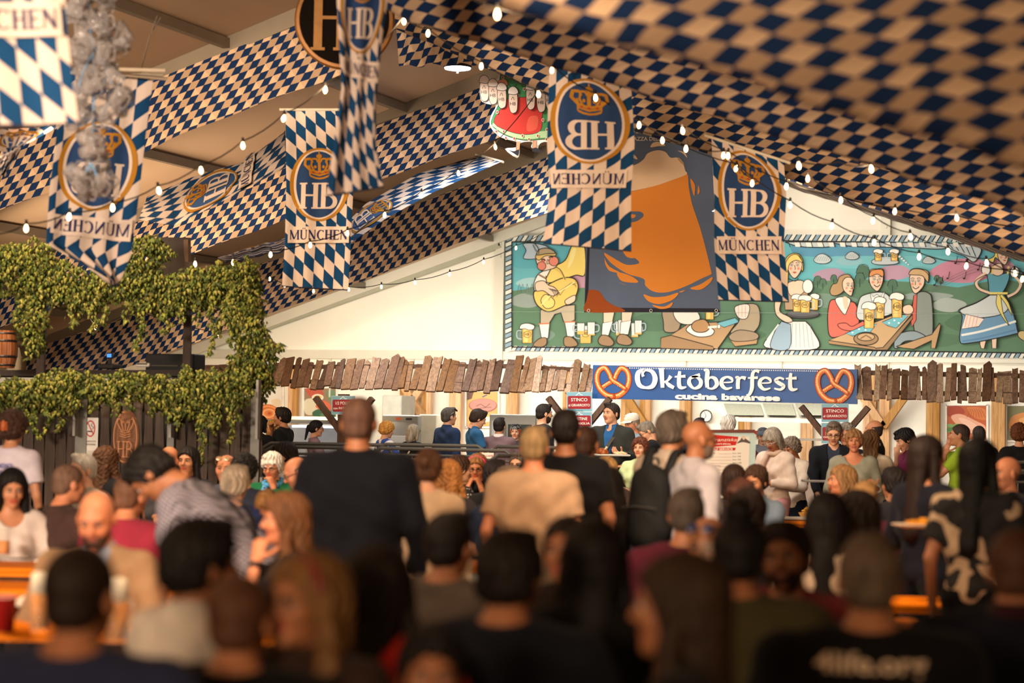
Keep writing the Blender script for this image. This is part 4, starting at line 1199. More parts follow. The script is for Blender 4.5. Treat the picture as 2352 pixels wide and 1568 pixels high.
def fancy(A, ch, x, y, h, col):
    """rounded uncial letters, h = x-height, y = baseline; returns advance"""
    W = h * .26; q = lambda a, b: (x + a * h, y - b * h * .80)
    def L(pts, ws): A.line(spl([q(*p) for p in pts], 5) if len(pts) > 2 else [q(*p) for p in pts], _iw(ws, pts, h), col)
    if ch == 'O':
        L([(.62, 1.50), (.25, 1.25), (.16, .75), (.3, .2), (.7, .0), (1.15, .15), (1.32, .75), (1.12, 1.3), (.7, 1.42), (.5, 1.15), (.55, .9)], [.1, .3, .34, .3, .16, .3, .34, .26, .14, .16, .2]); return 1.52
    if ch == 'k': L([(.2, 1.62), (.28, .02)], [.34, .24]); L([(.3, .45), (.6, .6), (.82, .98)], [.1, .14, .26]); L([(.45, .55), (.7, .25), (1.02, .03)], [.12, .26, .22]); return 1.05
    if ch == 't': L([(.35, 1.38), (.3, .8), (.32, .2), (.5, .04), (.78, .12)], [.18, .26, .28, .2, .08]); L([(.02, .92), (.72, .98)], [.1, .2]); return .82
    if ch == 'o': L([(.85, 1.12), (.5, .98), (.2, .8), (.15, .4), (.45, .02), (.82, .2), (.9, .6), (.65, .92), (.3, .95)], [.22, .2, .2, .28, .14, .26, .26, .18, .1]); return 1.04
    if ch == 'b': L([(.05, 1.5), (.28, 1.42), (.25, .7), (.28, .1)], [.1, .3, .28, .24]); L([(.28, .08), (.62, .02), (.9, .35), (.8, .8), (.5, .92), (.35, .7)], [.1, .14, .28, .26, .14, .08]); return 1.05
    if ch == 'e': L([(.25, .52), (.82, .58), (.8, .85), (.5, .97), (.2, .75), (.17, .35), (.45, .03), (.85, .14)], [.08, .1, .2, .14, .24, .28, .18, .08]); return .95
    if ch == 'r': L([(.1, .95), (.28, .9), (.27, .4), (.28, .02)], [.1, .26, .26, .24]); L([(.3, .7), (.5, .95), (.78, .88)], [.08, .16, .26]); return .82
    if ch == 'f': L([(.85, 1.45), (.6, 1.52), (.42, 1.3), (.38, .7), (.36, .1), (.2, -.38), (.0, -.45)], [.24, .16, .22, .26, .26, .2, .08]); L([(.1, .92), (.75, .96)], [.1, .18]); return .72
    if ch == 's': L([(.78, .85), (.5, .98), (.24, .78), (.45, .55), (.76, .32), (.55, .04), (.14, .12)], [.14, .14, .22, .26, .24, .16, .1]); return .88
    return .4


def _iw(ws, pts, h):
    if len(pts) == 2: return [w_ * h for w_ in ws]
    out = []
    for i in range(len(ws) - 1):
        for j in range(5): out.append((ws[i] + (ws[i + 1] - ws[i]) * j / 5) * h)
    out.append(ws[-1] * h)
    return out


def stall_sign():
    Y = 27.0
    f = on_wall(Y, 0)
    c = PY(1665, 882, Y)
    root = empty('stall_sign', c, 'long blue stall sign reading Oktoberfest with a pretzel at each end', 'sign')
    o = [(1362, 838), (1969, 848), (1968, 928), (1360, 915)]
    b = MB(); p = [PY(*q, Y) for q in o]
    b.add(p + [q + np.array([0, .05, 0]) for q in p], [[0, 1, 2, 3], [7, 6, 5, 4], [0, 4, 5, 1], [1, 5, 6, 2], [2, 6, 7, 3], [3, 7, 4, 0]])
    b.obj('panel', mat('#0d4a8a', .45, 0, .05, 2), root, world=True, loc=c)
    k = 10 / 607.
    A = Art(lambda x, y, h: PY(x, y + (x - 1362) * (k if y < 870 else k + (y - 870) * .00006), Y) + np.array([0, -h - .002, 0]), .0002)
    WH = '#ece4e0'
    A.line([(1434, 839.5), (1888, 839)], 1.3, WH)
    for x in range(1447, 1885, 5): A.ell(x, 843.5, 1.4, 1.4, WH, 8); A.lay -= 1
    A.line([(1659, 842), (1659, 912)], .7, '#2a6aa8')
    bretzel(A, 1408, 875, 37); bretzel(A, 1917, 875, 39)
    x = 1460
    adv = [1.5, 1.05, .82, 1.04, 1.05, .95, .82, .72, .95, .88, .82]
    h = 374 / sum(adv)
    for ch in 'Oktoberfest': x += fancy(A, ch, x, 888, h, WH) * h
    A.up()
    A.text('cucina bavarese', 1552, 912, 13.5, WH, width=242, bold=.055)
    A.obj('lettering', root, c, m=vcolm(.4, .04, 9, 'sign'))


stall_sign()


def dish_sign(x0, y0, x1, y1, l1, l2, Y, label, tear=None, group='dish signs of the stall'):
    c = PY((x0 + x1) / 2, (y0 + y1) / 2, Y)
    root = empty('dish_sign', c, label, 'sign', group)
    b = MB(); p = [PY(*q, Y) for q in ((x0, y0), (x1, y0), (x1, y1), (x0, y1))]
    b.add(p + [q + np.array([0, .015, 0]) for q in p], [[0, 1, 2, 3], [7, 6, 5, 4], [0, 4, 5, 1], [1, 5, 6, 2], [2, 6, 7, 3], [3, 7, 4, 0]])
    b.obj('panel', mat('#6f9fae', .5, 0, .04, 5), root, world=True, loc=c)
    A = Art(lambda x, y, h: PY(x, y, Y) + np.array([0, -h - .002, 0]), .0003)
    w_, h_ = x1 - x0, y1 - y0
    ym, yn = y0 + h_ * .2, y0 + h_ * .86
    A.poly([(x0 + 4, ym), (x1 - 4, ym), (x1 - 2, ym + 3), (x1 - 2, yn - 3), (x1 - 4, yn), (x0 + 4, yn), (x0 + 2, yn - 3), (x0 + 2, ym + 3)], '#8c1f28')
    A.line([(x0, y0), (x1, y0), (x1, y1), (x0, y1), (x0, y0)], .8, '#c9d6d8')
    cx = (x0 + x1) / 2
    A.curve([(cx - 8, y0 + h_ * .18), (cx - 4, y0 + h_ * .12), (cx, y0 + h_ * .04), (cx + 3, y0 + h_ * .13), (cx + 8, y0 + h_ * .16)], 1.6, '#d9dcd8')
    A.text(l1, cx, ym + h_ * .27, h_ * .17, '#e6ddd0', 'C', width=w_ * .66, bold=.01)
    A.text(l2, cx, ym + h_ * .53, h_ * .13, '#e6ddd0', 'C', width=w_ * .86, bold=.01)
    A.text('in Tavola', cx, y1 - h_ * .03, h_ * .06, '#2a4a58', 'C', width=w_ * .3)
    A.obj('lettering', root, c, m=vcolm(.5, .04, 9, 'sign'))


dish_sign(762, 909, 815, 951, '1/2 POLLO', 'con PATATINE', 26.7, 'red and pale blue 1/2 POLLO con PATATINE dish sign on the left stall post')
dish_sign(1302, 900, 1359, 945, 'STINCO', 'al GIRARROSTO', 26.7, 'dish sign reading STINCO al GIRARROSTO on the post left of the blue sign')
dish_sign(1302, 946, 1359, 985, 'COSTINE', 'alla GRIGLIA', 26.7, 'dish sign reading COSTINE alla GRIGLIA below the left knuckle sign')
dish_sign(1887, 927, 1949, 969, 'STINCO', 'al GIRARROSTO', 26.7, 'dish sign reading STINCO al GIRARROSTO below the right pretzel of the blue sign')
dish_sign(1887, 971, 1949, 1018, '1/2 POLLO', 'con PATATINE', 26.7, 'dish sign reading 1/2 POLLO half hidden behind the man in the striped jacket')


def menu_board():
    Z = 21.2
    def pl(x, y): return P(x, y, Z)
    c = pl(1672, 1080)
    root = empty('menu_board', c, 'white self service price board with a red heading behind the bald man in glasses', 'sign')
    o = [(1612, 991), (1727, 991), (1737, 998), (1729, 1190), (1606, 1186), (1605, 997)]
    b = MB(); p = [pl(*q) for q in o]; n = len(p)
    b.add(p + [q + FWD * .02 for q in p], [list(range(n)), list(range(n, 2 * n))[::-1]] + [[i, n + i, n + (i + 1) % n, (i + 1) % n] for i in range(n)])
    b.obj('panel', mat('#b9d6d9', .5), root, world=True, loc=c)
    A = Art(lambda x, y, h: pl(x, y) - FWD * (h + .002), .0003)
    A.poly([(1614, 1003), (1722, 1003), (1716, 1185), (1610, 1182)], '#e6e3dc')
    A.poly([(1608, 1001), (1640, 998), (1696, 1003), (1690, 1022), (1640, 1026), (1606, 1022)], '#c2261e')
    A.poly([(1628, 1027), (1690, 1028), (1688, 1034), (1628, 1034)], '#c2261e')
    A.text('Da Franziska', 1612, 1013, 8, '#eee6dc', width=80, shear=.3); A.text("TODAY'S SPECIAL", 1637, 1021, 3.8, '#eee6dc', width=42, bold=.02); A.text('SELF SERVICE', 1633, 1033, 4.4, '#eee6dc', width=50, bold=.03)
    A.blob([(1692, 1018), (1700, 1010), (1706, 1002), (1714, 1008), (1722, 1014), (1722, 1018), (1706, 1015)], '#5a5450'); A.blob([(1703, 1003), (1708, 1000), (1712, 1005), (1708, 1010)], '#d9c8b8')
    rows = (('SALUMI', '9,50'), ('', '9,00'), ('', '9,00'), ('', '12,00'), ('PROSCIUTTO', '10,00'), ('', '18,00'), ('', '8,00'), ('', '7,50'), ('', '9,00'), ('', '6,50'))
    for i, (a, p_) in enumerate(rows):
        y = 1042 + i * 7.3
        if a: A.text(a, 1628, y, 3.2, '#4a4440')
        A.line([(1630 + (20 if a else 0), y), (1681, y)], .5, '#b0706a'); A.text('Euro', 1683, y, 3.2, '#4a4440'); A.text(p_, 1694, y, 3.2, '#4a4440')
    A.obj('lettering', root, c, m=vcolm(.5, .02, 9, 'sign'))
    s = MB()
    for dx in (1618, 1722):
        a = pl(dx, 1186); s.beam(a, (a[0], a[1] + .15, .22 if a[1] > 22 else .02), .03, .03, up=(0, 1, 0))
    s.obj('stand', mat('#5a3a28', .7), root, world=True, loc=c)
    t = MB(); t.beam(pl(1606, 990) + FWD * .01, pl(1734, 990) + FWD * .01, .05, .03); t.obj('top_rail', mat('#6a3a30', .7), root, world=True, loc=c)


menu_board()


# ------------------------------------------------------------------ food posters on the wall behind the kitchen
def food_poster(x0, y0, x1, y1, kind, label):
    Y = YW - .03
    c = PY((x0 + x1) / 2, (y0 + y1) / 2, Y)
    root = empty('food_poster', c, label, 'poster', 'food posters behind the kitchen')
    b = MB(); p = [PY(*q, Y) for q in ((x0, y0), (x1, y0), (x1, y1), (x0, y1))]
    b.add(p + [q + np.array([0, .012, 0]) for q in p], [[0, 1, 2, 3], [7, 6, 5, 4], [0, 4, 5, 1], [1, 5, 6, 2], [2, 6, 7, 3], [3, 7, 4, 0]])
    b.obj('panel', mat('#e3e0d6', .5), root, world=True, loc=c)
    A = Art(lambda x, y, h: PY(x, y, Y) + np.array([0, -h - .002, 0]), .0003)
    W, H = x1 - x0, y1 - y0
    q = lambda u, v: (x0 + u * W, y0 + v * H)
    def B(pts, col, ink=None): A.blob([q(*t) for t in pts], col, ink, .8)
    if kind == 'ham':
        A.rect(x0, y0, x1, y1, '#dcd8cc')
        for k, r in enumerate((.5, .42, .34, .26, .17, .08)):
            A.ell(*q(.42 + .02 * k, .62), W * r, H * r * .45, ('#c9713c', '#dd9460', '#c56a38', '#e0a070', '#cc7a48', '#b85a30')[k], 20)
        B([(.6, .3), (.9, .28), (.95, .42), (.7, .45)], '#d9c6a8')
    elif kind == 'salad':
        A.rect(x0, y0, x1, y1, '#8f7a62')
        B([(.0, .35), (.3, .3), (.45, .5), (.3, .75), (.02, .72)], '#cfc9b0'); B([(.05, .0), (.5, .02), (.6, .2), (.2, .26)], '#b65a48')
        A.ell(*q(.42, .26), W * .19, H * .10, '#e6e0d0', 20); A.ell(*q(.42, .25), W * .13, H * .055, '#d9b45a', 18)
        B([(.35, .5), (.6, .34), (.85, .5), (.78, .66), (.5, .62)], '#cf6a50'); B([(.45, .52), (.6, .42), (.72, .55)], '#e08a6a')
        B([(.25, .7), (.45, .6), (.8, .66), (1.0, .6), (1.0, 1.0), (.4, 1.0), (.3, .85)], '#3f6650'); B([(.5, .75), (.7, .7), (.8, .85), (.6, .92)], '#587e60'); B([(.7, .1), (.95, .05), (.98, .3), (.8, .34)], '#6b8a6c')
    elif kind == 'sausage':
        A.rect(x0, y0, x1, y1, '#d6a868'); A.poly([q(0, 0), q(.22, 0), q(.15, .2), q(0, .24)], '#6a5248')
        A.ell(*q(.52, .4), W * .47, H * .21, '#9a6058', 26); A.ell(*q(.52, .385), W * .44, H * .185, '#c08a80', 26)
        A.curve([q(.3, .42), q(.45, .36), q(.6, .44), q(.75, .34)], 1.1, '#5a3a34'); A.curve([q(.35, .5), q(.55, .46), q(.8, .45)], 1.0, '#5a3a34')
        A.line([q(.5, .15), q(.66, .08)], 2.5, '#3a5a8a'); A.ell(*q(.5, .8), W * .35, H * .09, '#e2dccc', 20)
    elif kind == 'roast':
        A.rect(x0, y0, x1, y1, '#b0562c')
        B([(.0, .05), (.3, .0), (.45, .2), (.2, .32), (.0, .28)], '#9c3c22'); B([(.1, .3), (.35, .24), (.7, .42), (.98, .6), (.9, .85), (.5, .75), (.2, .5)], '#d9a084'); B([(.3, .35), (.55, .42), (.8, .62), (.6, .68), (.38, .5)], '#e2b49c')
        B([(.5, .05), (.95, .08), (1.0, .4), (.7, .34)], '#c4703a')
        for k in range(7): A.curve([q(.5 + k * .06, .08), q(.56 + k * .06, .2), q(.5 + k * .08, .34)], .8, '#7a3416')
        for k in range(6): A.ell(*q(.05 + .3 * rnd.random(), .55 + .35 * rnd.random()), W * .09, H * .06, ('#4c7a3c', '#7c9a5a')[k % 2], 10)
    elif kind == 'fish':
        A.rect(x0, y0, x1, y1, '#7c7a52'); B([(.05, .5), (.2, .25), (.8, .15), (1.1, .4), (1.1, .9), (.4, .95), (.1, .8)], '#d38a48'); B([(.3, .4), (.7, .3), (.9, .5), (.6, .7)], '#e2a868')
    A.obj('print', root, c, m=vcolm(.4, .05, 9))
    wf = MB()
    for a, b2 in (((x0 - 3, y0 - 3), (x1 + 3, y0 - 3)), ((x1 + 3, y0 - 3), (x1 + 3, y1 + 3)), ((x1 + 3, y1 + 3), (x0 - 3, y1 + 3)), ((x0 - 3, y1 + 3), (x0 - 3, y0 - 3))): wf.beam(PY(*a, Y), PY(*b2, Y), .03, .03, up=(0, 1, 0))
    wf.obj('frame', mat('#e9e6dc', .5), root, world=True, loc=c)


food_poster(588, 890, 648, 985, 'ham', 'food poster of rolled ham slices at the left end of the kitchen wall')
food_poster(700, 892, 771, 971, 'salad', 'food poster of salad, egg and tomato left of the POLLO sign')
food_poster(1073, 900, 1143, 978, 'sausage', 'food poster of a pale sliced sausage above the young man in the blue polo')
food_poster(2176, 932, 2265, 1010, 'roast', 'food poster of sliced roast pork with herbs at the right of the kitchen wall')
food_poster(2314, 933, 2400, 1010, 'fish', 'food poster of golden roast partly cut by the right picture edge')
# ================================================================== lights in view
bulb_glow = emis('#ffcf9a', 9.0)
bulb_glass = mat('#ffe6c8', .1, 0, 0, trans=0.9)
cable_m = mat('#14110f', .6)
_b = MB(); _b.lathe((0, 0, 0), [(0.0, -.105), (.012, -.10), (.022, -.085), (.025, -.07), (.02, -.05), (.012, -.035), (.011, -.02)], 10)
BULB = _b.obj('bulb', bulb_glow, smooth=True); COL.objects.unlink(BULB)
_b = MB(); _b.lathe((0, 0, 0), [(.015, -.03), (.017, -.01), (.015, .012), (.005, .02)], 8)
SOCK = _b.obj('socket', cable_m); COL.objects.unlink(SOCK)


def string_light(pts, zs, label, skip=(), glow=()):
    """pts: bulb positions in the picture; zs: depth at both ends"""
    W = [P(x, y, zs[0] + (zs[1] - zs[0]) * i / (len(pts) - 1)) for i, (x, y) in enumerate(pts)]
    root = empty('string_light', W[0], label, 'string lights', 'strings of bare bulbs')
    path = []
    for i in range(len(W) - 1):
        for t in (0, .25, .5, .75):
            p = W[i] + (W[i + 1] - W[i]) * t; p = p + np.array([0, 0, .035 - .10 * t * (1 - t)]); path.append(p)
    path.append(W[-1] + [0, 0, .035])
    b = MB(); b.tube(path, .0055, 5); b.obj('cable', cable_m, root, world=True, loc=W[0])
    for i, p in enumerate(W):
        if i in skip: continue
        q = p - W[0]
        so = dup(SOCK, parent=root, loc=q + np.array([0, 0, .05]), rot=(rnd.uniform(-.15, .15), rnd.uniform(-.15, .15), 0))
        so.name = 'socket'; so.scale = (.72, .72, .8)
        o = dup(BULB, parent=so); o.name = 'bulb'
        if i in glow:
            l = lamp('bulb_light', tuple(p - FWD * .06 + np.array([0, 0, .0])), None, 9.0, .03, color=(1, .68, .40), kind='POINT')
    return root


string_light([(-20, 548), (60, 524), (160, 497), (258, 476), (362, 437), (460, 390), (557, 334), (653, 271), (748, 206), (850, 128), (926, 48)], (16.0, 18.0), 'string of bare bulbs rising across the big reversed banner towards the ridge', glow=(8, 10))
string_light([(448, 606), (535, 602), (622, 584), (712, 562), (798, 535), (884, 493), (968, 447), (1052, 397), (1136, 337), (1236, 216)], (21, 23), 'string of bare bulbs passing before the upright banner up to the waitress cut-out', glow=(8,))
string_light([(620, 640), (655, 655), (720, 668), (800, 664), (876, 658), (953, 648), (1033, 629), (1111, 601), (1186, 569), (1262, 530)], (30.5, 31), 'string of bare bulbs along the pale gable wall ending at the tuba player')
string_light([(926, 48), (984, 76), (1106, 152), (1236, 216), (1378, 271), (1521, 322), (1692, 386), (1815, 470), (1912, 518), (2009, 556), (2111, 589), (2221, 610), (2330, 627), (2420, 640)], (18.0, 20.5), 'string of bare bulbs from the ridge down to the painted dancer')
string_light([(1268, 160), (1367, 224), (1468, 287), (1576, 341), (1662, 356), (1728, 420)], (18, 19), 'short string of bare bulbs lying across the two banners beside the mug poster')
string_light([(1566, 300), (1673, 357), (1807, 427), (1931, 459), (2056, 485), (2196, 500), (2352, 530)], (18.5, 19.5), 'string of bare bulbs just under the edge of the drape above the painted panel', glow=(0, 5))
string_light([(1833, 380), (1925, 382), (2000, 388), (2110, 400), (2240, 440)], (16.5, 17), 'string of bare bulbs close under the sagging drape on the right slope', skip=(1, 3, 4), glow=(2,))
string_light([(1855, 410), (1931, 455), (2007, 506), (2090, 543), (2177, 577), (2265, 603), (2350, 640)], (19, 20), 'string of bare bulbs hanging lowest before the painted table of three', skip=(1,), glow=(0,))
string_light([(1000, -40), (1142, 32), (1362, 66), (1578, 98), (1800, 120)], (12.5, 12), 'nearest string of bare bulbs shining on the large lozenges', skip=(0, 4), glow=(1, 2, 3))
string_light([(30, 600), (95, 588), (180, 690), (218, 752), (310, 718), (500, 770)], (29, 30), 'string of bare bulbs in the corner behind the hop-covered bar', glow=(3,))

# round white roof lamp
c = P(1051, 156, 24.5)
root = empty('roof_lamp', c, 'round white floodlight glowing below the ridge', 'lamp')
b = MB(); b.lathe((0, 0, 0), [(.155, .0), (.16, .02), (.15, .035), (.08, .06), (.07, .09), (.0, .09)], 32); b.obj('housing', mat('#3a3834', .4, .6), root)
b = MB(); b.lathe((0, 0, -.012), [(0, -.012), (.10, -.010), (.145, 0), (.15, .012)], 32, close=False); b.obj('diffuser', emis('#f4f8ff', 14.0), root)
b = MB(); b.tube([(0, 0, -.02), (0, 0, -.06)], .012, 8); b.tube([(-.05, 0, .09), (-.05, 0, .2), (.05, 0, .2), (.05, 0, .09)], .008, 6); b.obj('bracket', alu, root)
lamp('roof_lamp_light', tuple(c - np.array([0, 0, .05])), tuple(c - np.array([0, 0, 3])), 60, .28, color=(.95, .98, 1.0))

# round wooden disc with gilt letters
c = P(792, 46, 19.3)
root = empty('wooden_disc', c, 'big round dark wooden disc with gilt rim and carved gold letters at the ridge', 'sign')
fx = -FWD * .6 - RT * .0; 
n_ = -FWD.copy(); n_[2] = 0; n_ /= np.linalg.norm(n_)
U_ = np.cross((0, 0, 1), n_)
R_ = .412
b = MB(); b.lathe((0, 0, 0), [(R_, -.03), (R_, .03)], 56, axis=n_); b.obj('board', mat('#0c0704', .8, 0, .2, 8, spec=.05), root)
b = MB(); b.tube([(R_ * math.cos(a)) * U_ + np.array([0, 0, R_ * math.sin(a)]) for a in np.linspace(0, 2 * math.pi, 57)[:-1]], .035, 8, closed=True); b.obj('rim', mat('#6e4616', .45, .4, .2, 12), root)
A = Art(lambda u, v, h: u * U_ + np.array([0, 0, v]) + n_ * (.034 + h), .002)
for ch, xx in (('H', -.30), ('B', .02)):
    st, wd = serif(ch)
    for p_, ww in st: A.line([(xx + a * .42, -.28 + b2 * .56) for a, b2 in p_], [x * .44 for x in ww] if hasattr(ww, '__len__') else ww * .5, '#8a5f1c')
A.obj('lettering', root, None, world=False, m=mat('#7a5118', .5, .3, .2, 10))
b = MB(); b.tube([(0, 0, R_), (0, .0, 1.2)], .006, 5); b.obj('chain', alu, root)

# ------------------------------------------------------------------ bunch of plastic mugs
clear = NT('clear plastic'); clear.b.inputs['Base Color'].default_value = (.50,.45,.43,1); clear.b.inputs['Roughness'].default_value = .12
clear.b.inputs['Transmission Weight'].default_value = .0; clear.b.inputs['Alpha'].default_value = .42
_lw = clear.n('ShaderNodeLayerWeight'); _lw.inputs[0].default_value = .35
clear.l(clear.math('MULTIPLY_ADD', _lw.outputs['Facing'], .75, .12), clear.b.inputs['Alpha'])
_vo = clear.n('ShaderNodeTexVoronoi'); _vo.inputs['Scale'].default_value = 42
_tc = clear.n('ShaderNodeTexCoord'); clear.l(_tc.outputs['Object'], _vo.inputs[0])
_bp = clear.n('ShaderNodeBump'); _bp.inputs['Strength'].default_value = .8; _bp.inputs['Distance'].default_value = .01
clear.l(_vo.outputs[0], _bp.inputs['Height']); clear.l(_bp.outputs[0], clear.b.inputs['Normal'])
_m = MB(); _m.lathe((0, 0, 0), [(.0, 0.0), (.030, .0), (.036, .006), (.036, .10), (.038, .115), (.034, .115), (.031, .10), (.031, .012), (.0, .010)], 16, close=False)
MUG = _m.obj('mug_body', clear.m, smooth=True)
_m = MB(); _m.tube([(.034, 0, .095), (.055, 0, .092), (.062, 0, .075), (.062, 0, .045), (.055, 0, .025), (.034, 0, .02)], .006, 6)
MUGH = _m.obj('handle', clear.m, smooth=True)
COL.objects.unlink(MUG); COL.objects.unlink(MUGH)
cord = [P(200, -60, 14.2), P(205, 20, 14.2), P(212, 120, 14.2), P(216, 210, 14.2), P(214, 300, 14.2), P(210, 372, 14.2), P(208, 400, 14.2)]
b = MB(); b.tube(cord, .006, 5); 
b.tube([P(208, 372, 14.1), P(218, 392, 14.1), P(222, 408, 14.1)], .006, 5); b.tube([P(208, 376, 14.1), P(196, 398, 14.1)], .006, 5)
b.tube([P(214, 120, 14.1), P(190, 165, 14.1), P(182, 200, 14.1)], .004, 5); b.tube([P(216, 105, 14.1), P(240, 150, 14.1), P(255, 190, 14.1)], .004, 5)
tag(b.obj('blue_cord', mat('#6fa4d4', .6), world=True), 'light blue cord that the bunch of plastic mugs is tied to', 'cord')
spots = [(200, 310, 10), (214, 322, 170), (208, 345, 20), (222, 352, 160), (226, 378, 200), (172, 410, 120), (188, 425, 100), (208, 430, 80), (228, 425, 60), (246, 428, 40), (180, 400, 150), (236, 408, 30), (206, 412, 90), (196, 438, 70)]
r2 = random.Random(11)
for k in range(42):
    y = -20 + 300 * (k / 42)
    w_ = 46 + 20 * math.sin(y / 40) + (22 if 150 < y < 260 else 0)
    cx = 212 + (22 if 140 < y < 260 else 0) * .6 + 4
    spots.append((cx + r2.uniform(-w_, w_), y + r2.uniform(-8, 8), r2.uniform(0, 360)))
for k, (x, y, a) in enumerate(spots):
    Z = 14.2 + r2.uniform(-.14, .14)
    p = P(x, y, Z)
    r = empty('plastic_mug', p, ('clear plastic mug in the lowest cluster of the hanging bunch' if y > 395 else 'clear plastic mug in the thin neck just above the lowest cluster' if y > 290 else 'clear plastic mug in the widest middle part of the hanging bunch' if y > 140 else 'clear plastic mug in the top part of the hanging bunch'), 'mug', 'clear plastic mugs strung on the blue cord')
    t = math.radians(a)
    ax = Vector(math.cos(t) * RT + math.sin(t) * UP + FWD * r2.uniform(-.9, .6)).normalized()
    r.rotation_mode = 'QUATERNION'
    r.rotation_quaternion = Vector((0, 0, 1)).rotation_difference(ax)
    r.scale = (1.3,) * 3
    for src, nm in ((MUG, 'mug_body'), (MUGH, 'handle')):
        o = src.copy(); COL.objects.link(o); o.name = nm; o.parent = r; o.location = (0, 0, -.055); 
# white pole the big banner hangs from
b = MB(); b.tube([P(232, 158, 16.8), P(380, 162, 16.8)], .016, 8); b.tube([P(250, 168, 17), P(384, 181, 17.2)], .014, 8)
tag(b.obj('hanging_pole', mat('#c8b49a', .5), world=True), 'pair of pale poles hanging behind the plastic mugs', 'pole')
b = MB()
b.tube([P(370, 40, 18), P(345, 80, 18), P(322, 168, 17)], .004, 4); b.tube([P(362, 36, 18), P(350, 70, 18)], .006, 4)
tag(b.obj('hanging_wire', mat('#3a3430', .5, .5), world=True), 'thin twisted wire from the roof purlin to the poles', 'wire')

# ================================================================== bar with hops
BZ = 20.5
brown = woodm('#4a382c', '#31241c', 1.0)
greyedge = mat('#7c7b78', .7, 0, .15, 8)


def at(x, y, Z=BZ): return P(x, y, Z)


# fence
ux = RT.copy(); ux[2] = 0; ux /= np.linalg.norm(ux)
nf = np.cross(ux, (0, 0, 1)); 
if nf @ FWD > 0: nf = -nf
fo = at(-60, 900); fo[2] = 0
root = empty('picket_fence', at(300, 960), 'dark brown fence of waisted pickets in front of the hop-covered bar', 'fence')
ro = at(300, 960)
spx = BZ / F
def fx_(px): return at(px, 960)   # a point on the fence line
top = 1.93
r3 = random.Random(5)
x = -45
k = 0
while x < 585:
    wpx = 25
    if not (178 < x + 12 < 204) and not (386 < x + 12 < 404):
        wd = wpx * spx * 1.0
        a = fx_(x + wpx / 2); zt = 1.86; zb = .03
        prof = []
        Zs = [zb, .3, .55, .85, 1.02, 1.15, 1.30, 1.45, 1.55, 1.66, zt]
        Ws = [1, .84, .84, 1, .97, .80, .78, .97, .80, .72, 1]
        Ws = [1, 1, .9, .8, .8, .92, .97, .86, .74, .72, 1.0]
        pts = [(-wd / 2 * w_ , z) for z, w_ in zip(Zs, Ws)] + [(wd / 2 * w_, z) for z, w_ in list(zip(Zs, Ws))[::-1]]
        b = MB(); b.prism(pts[::-1], .022, (a[0], a[1], 0), ux, (0, 0, 1))
        b.obj('picket', brown, root, world=True, loc=None)
    x += wpx; k += 1
b = MB(); p0, p1 = fx_(-60), fx_(586); b.beam((p0[0] - nf[0] * .35, p0[1] - nf[1] * .35, .9), (p1[0] - nf[0] * .35, p1[1] - nf[1] * .35, .9), .03, 1.7); b.obj('dark_backing', mat('#0c0a09', .8), root, world=True)  # near-black sheet added to stand for the shade between pickets
for z in (1.78, .35):
    b = MB(); p0, p1 = fx_(-60), fx_(590); p0[2] = p1[2] = z
    b.beam(p0 - nf * .04, p1 - nf * .04, .03, .14); b.obj('rail', brown, root, world=True)
for (px, w_) in ((190, 26), (395, 16), (588, 20)):
    p = fx_(px); b = MB(); b.box((p[0] + nf[0] * .03, p[1] + nf[1] * .03, .97), (w_ * spx, .08, 1.94), np.array([ux, -nf, [0, 0, 1]]).T)
    b.obj('post', greyedge, root, world=True)
for px in (186, 404, 600):
    for zz, h_, dx in ((1.75, .55, -3), (.62, 1.1, 10)):
        p = fx_(px + dx); b = MB(); b.box((p[0] + nf[0] * .16, p[1] + nf[1] * .16, zz if zz > 1 else h_ / 2 + .02), (.022, .22, h_), np.array([ux, -nf, [0, 0, 1]]).T)
        b.obj('side_board', greyedge, root, world=True)
# carved copper-coloured oval
c = fx_(292) + nf * .03; c[2] = at(292, 1003)[2]
root = empty('carved_oval', c, 'oval copper-coloured wooden plaque carved with a crown on the picket fence', 'plaque')
b = MB(); rx_, rz_ = 30 * spx, 62 * spx
ang = np.linspace(0, 2 * math.pi, 41)[:-1]
b.prism([(rx_ * math.cos(a), rz_ * math.sin(a)) for a in ang][::-1], .05, (0, 0, 0), -np.cross(nf, (0, 0, 1)) * -1, (0, 0, 1)); b.obj('board', woodm('#8a5228', '#5a3216', 1), root)
A = Art(lambda u, v, h: ux * u + np.array([0, 0, v]) + nf * (.055 + h), .001)
LT = '#b87840'
A.line([(rx_ * .88 * math.cos(a), rz_ * .92 * math.sin(a)) for a in np.linspace(0, 2 * math.pi, 41)], .006, LT)
for s in (-1, -.5, 0, .5, 1): A.curve([(s * .03, .05), (s * .075, .13), (s * .06, .17), (s * .02, .13)], .006, LT)
for v in (.0, .02, .04): A.line([(-.05, v + .01), (0, v - .005), (.05, v + .01)], .005, LT)
for ch, xx in (('H', -.075), ('B', 0.005)):
    st, wd = serif(ch)
    for p_, ww in st: A.line([(xx + a * .1, -.19 + b2 * .15) for a, b2 in p_], .006, LT)
A.obj('carving', root, None, world=False, m=mat(LT, .5, .1, .1, 8))
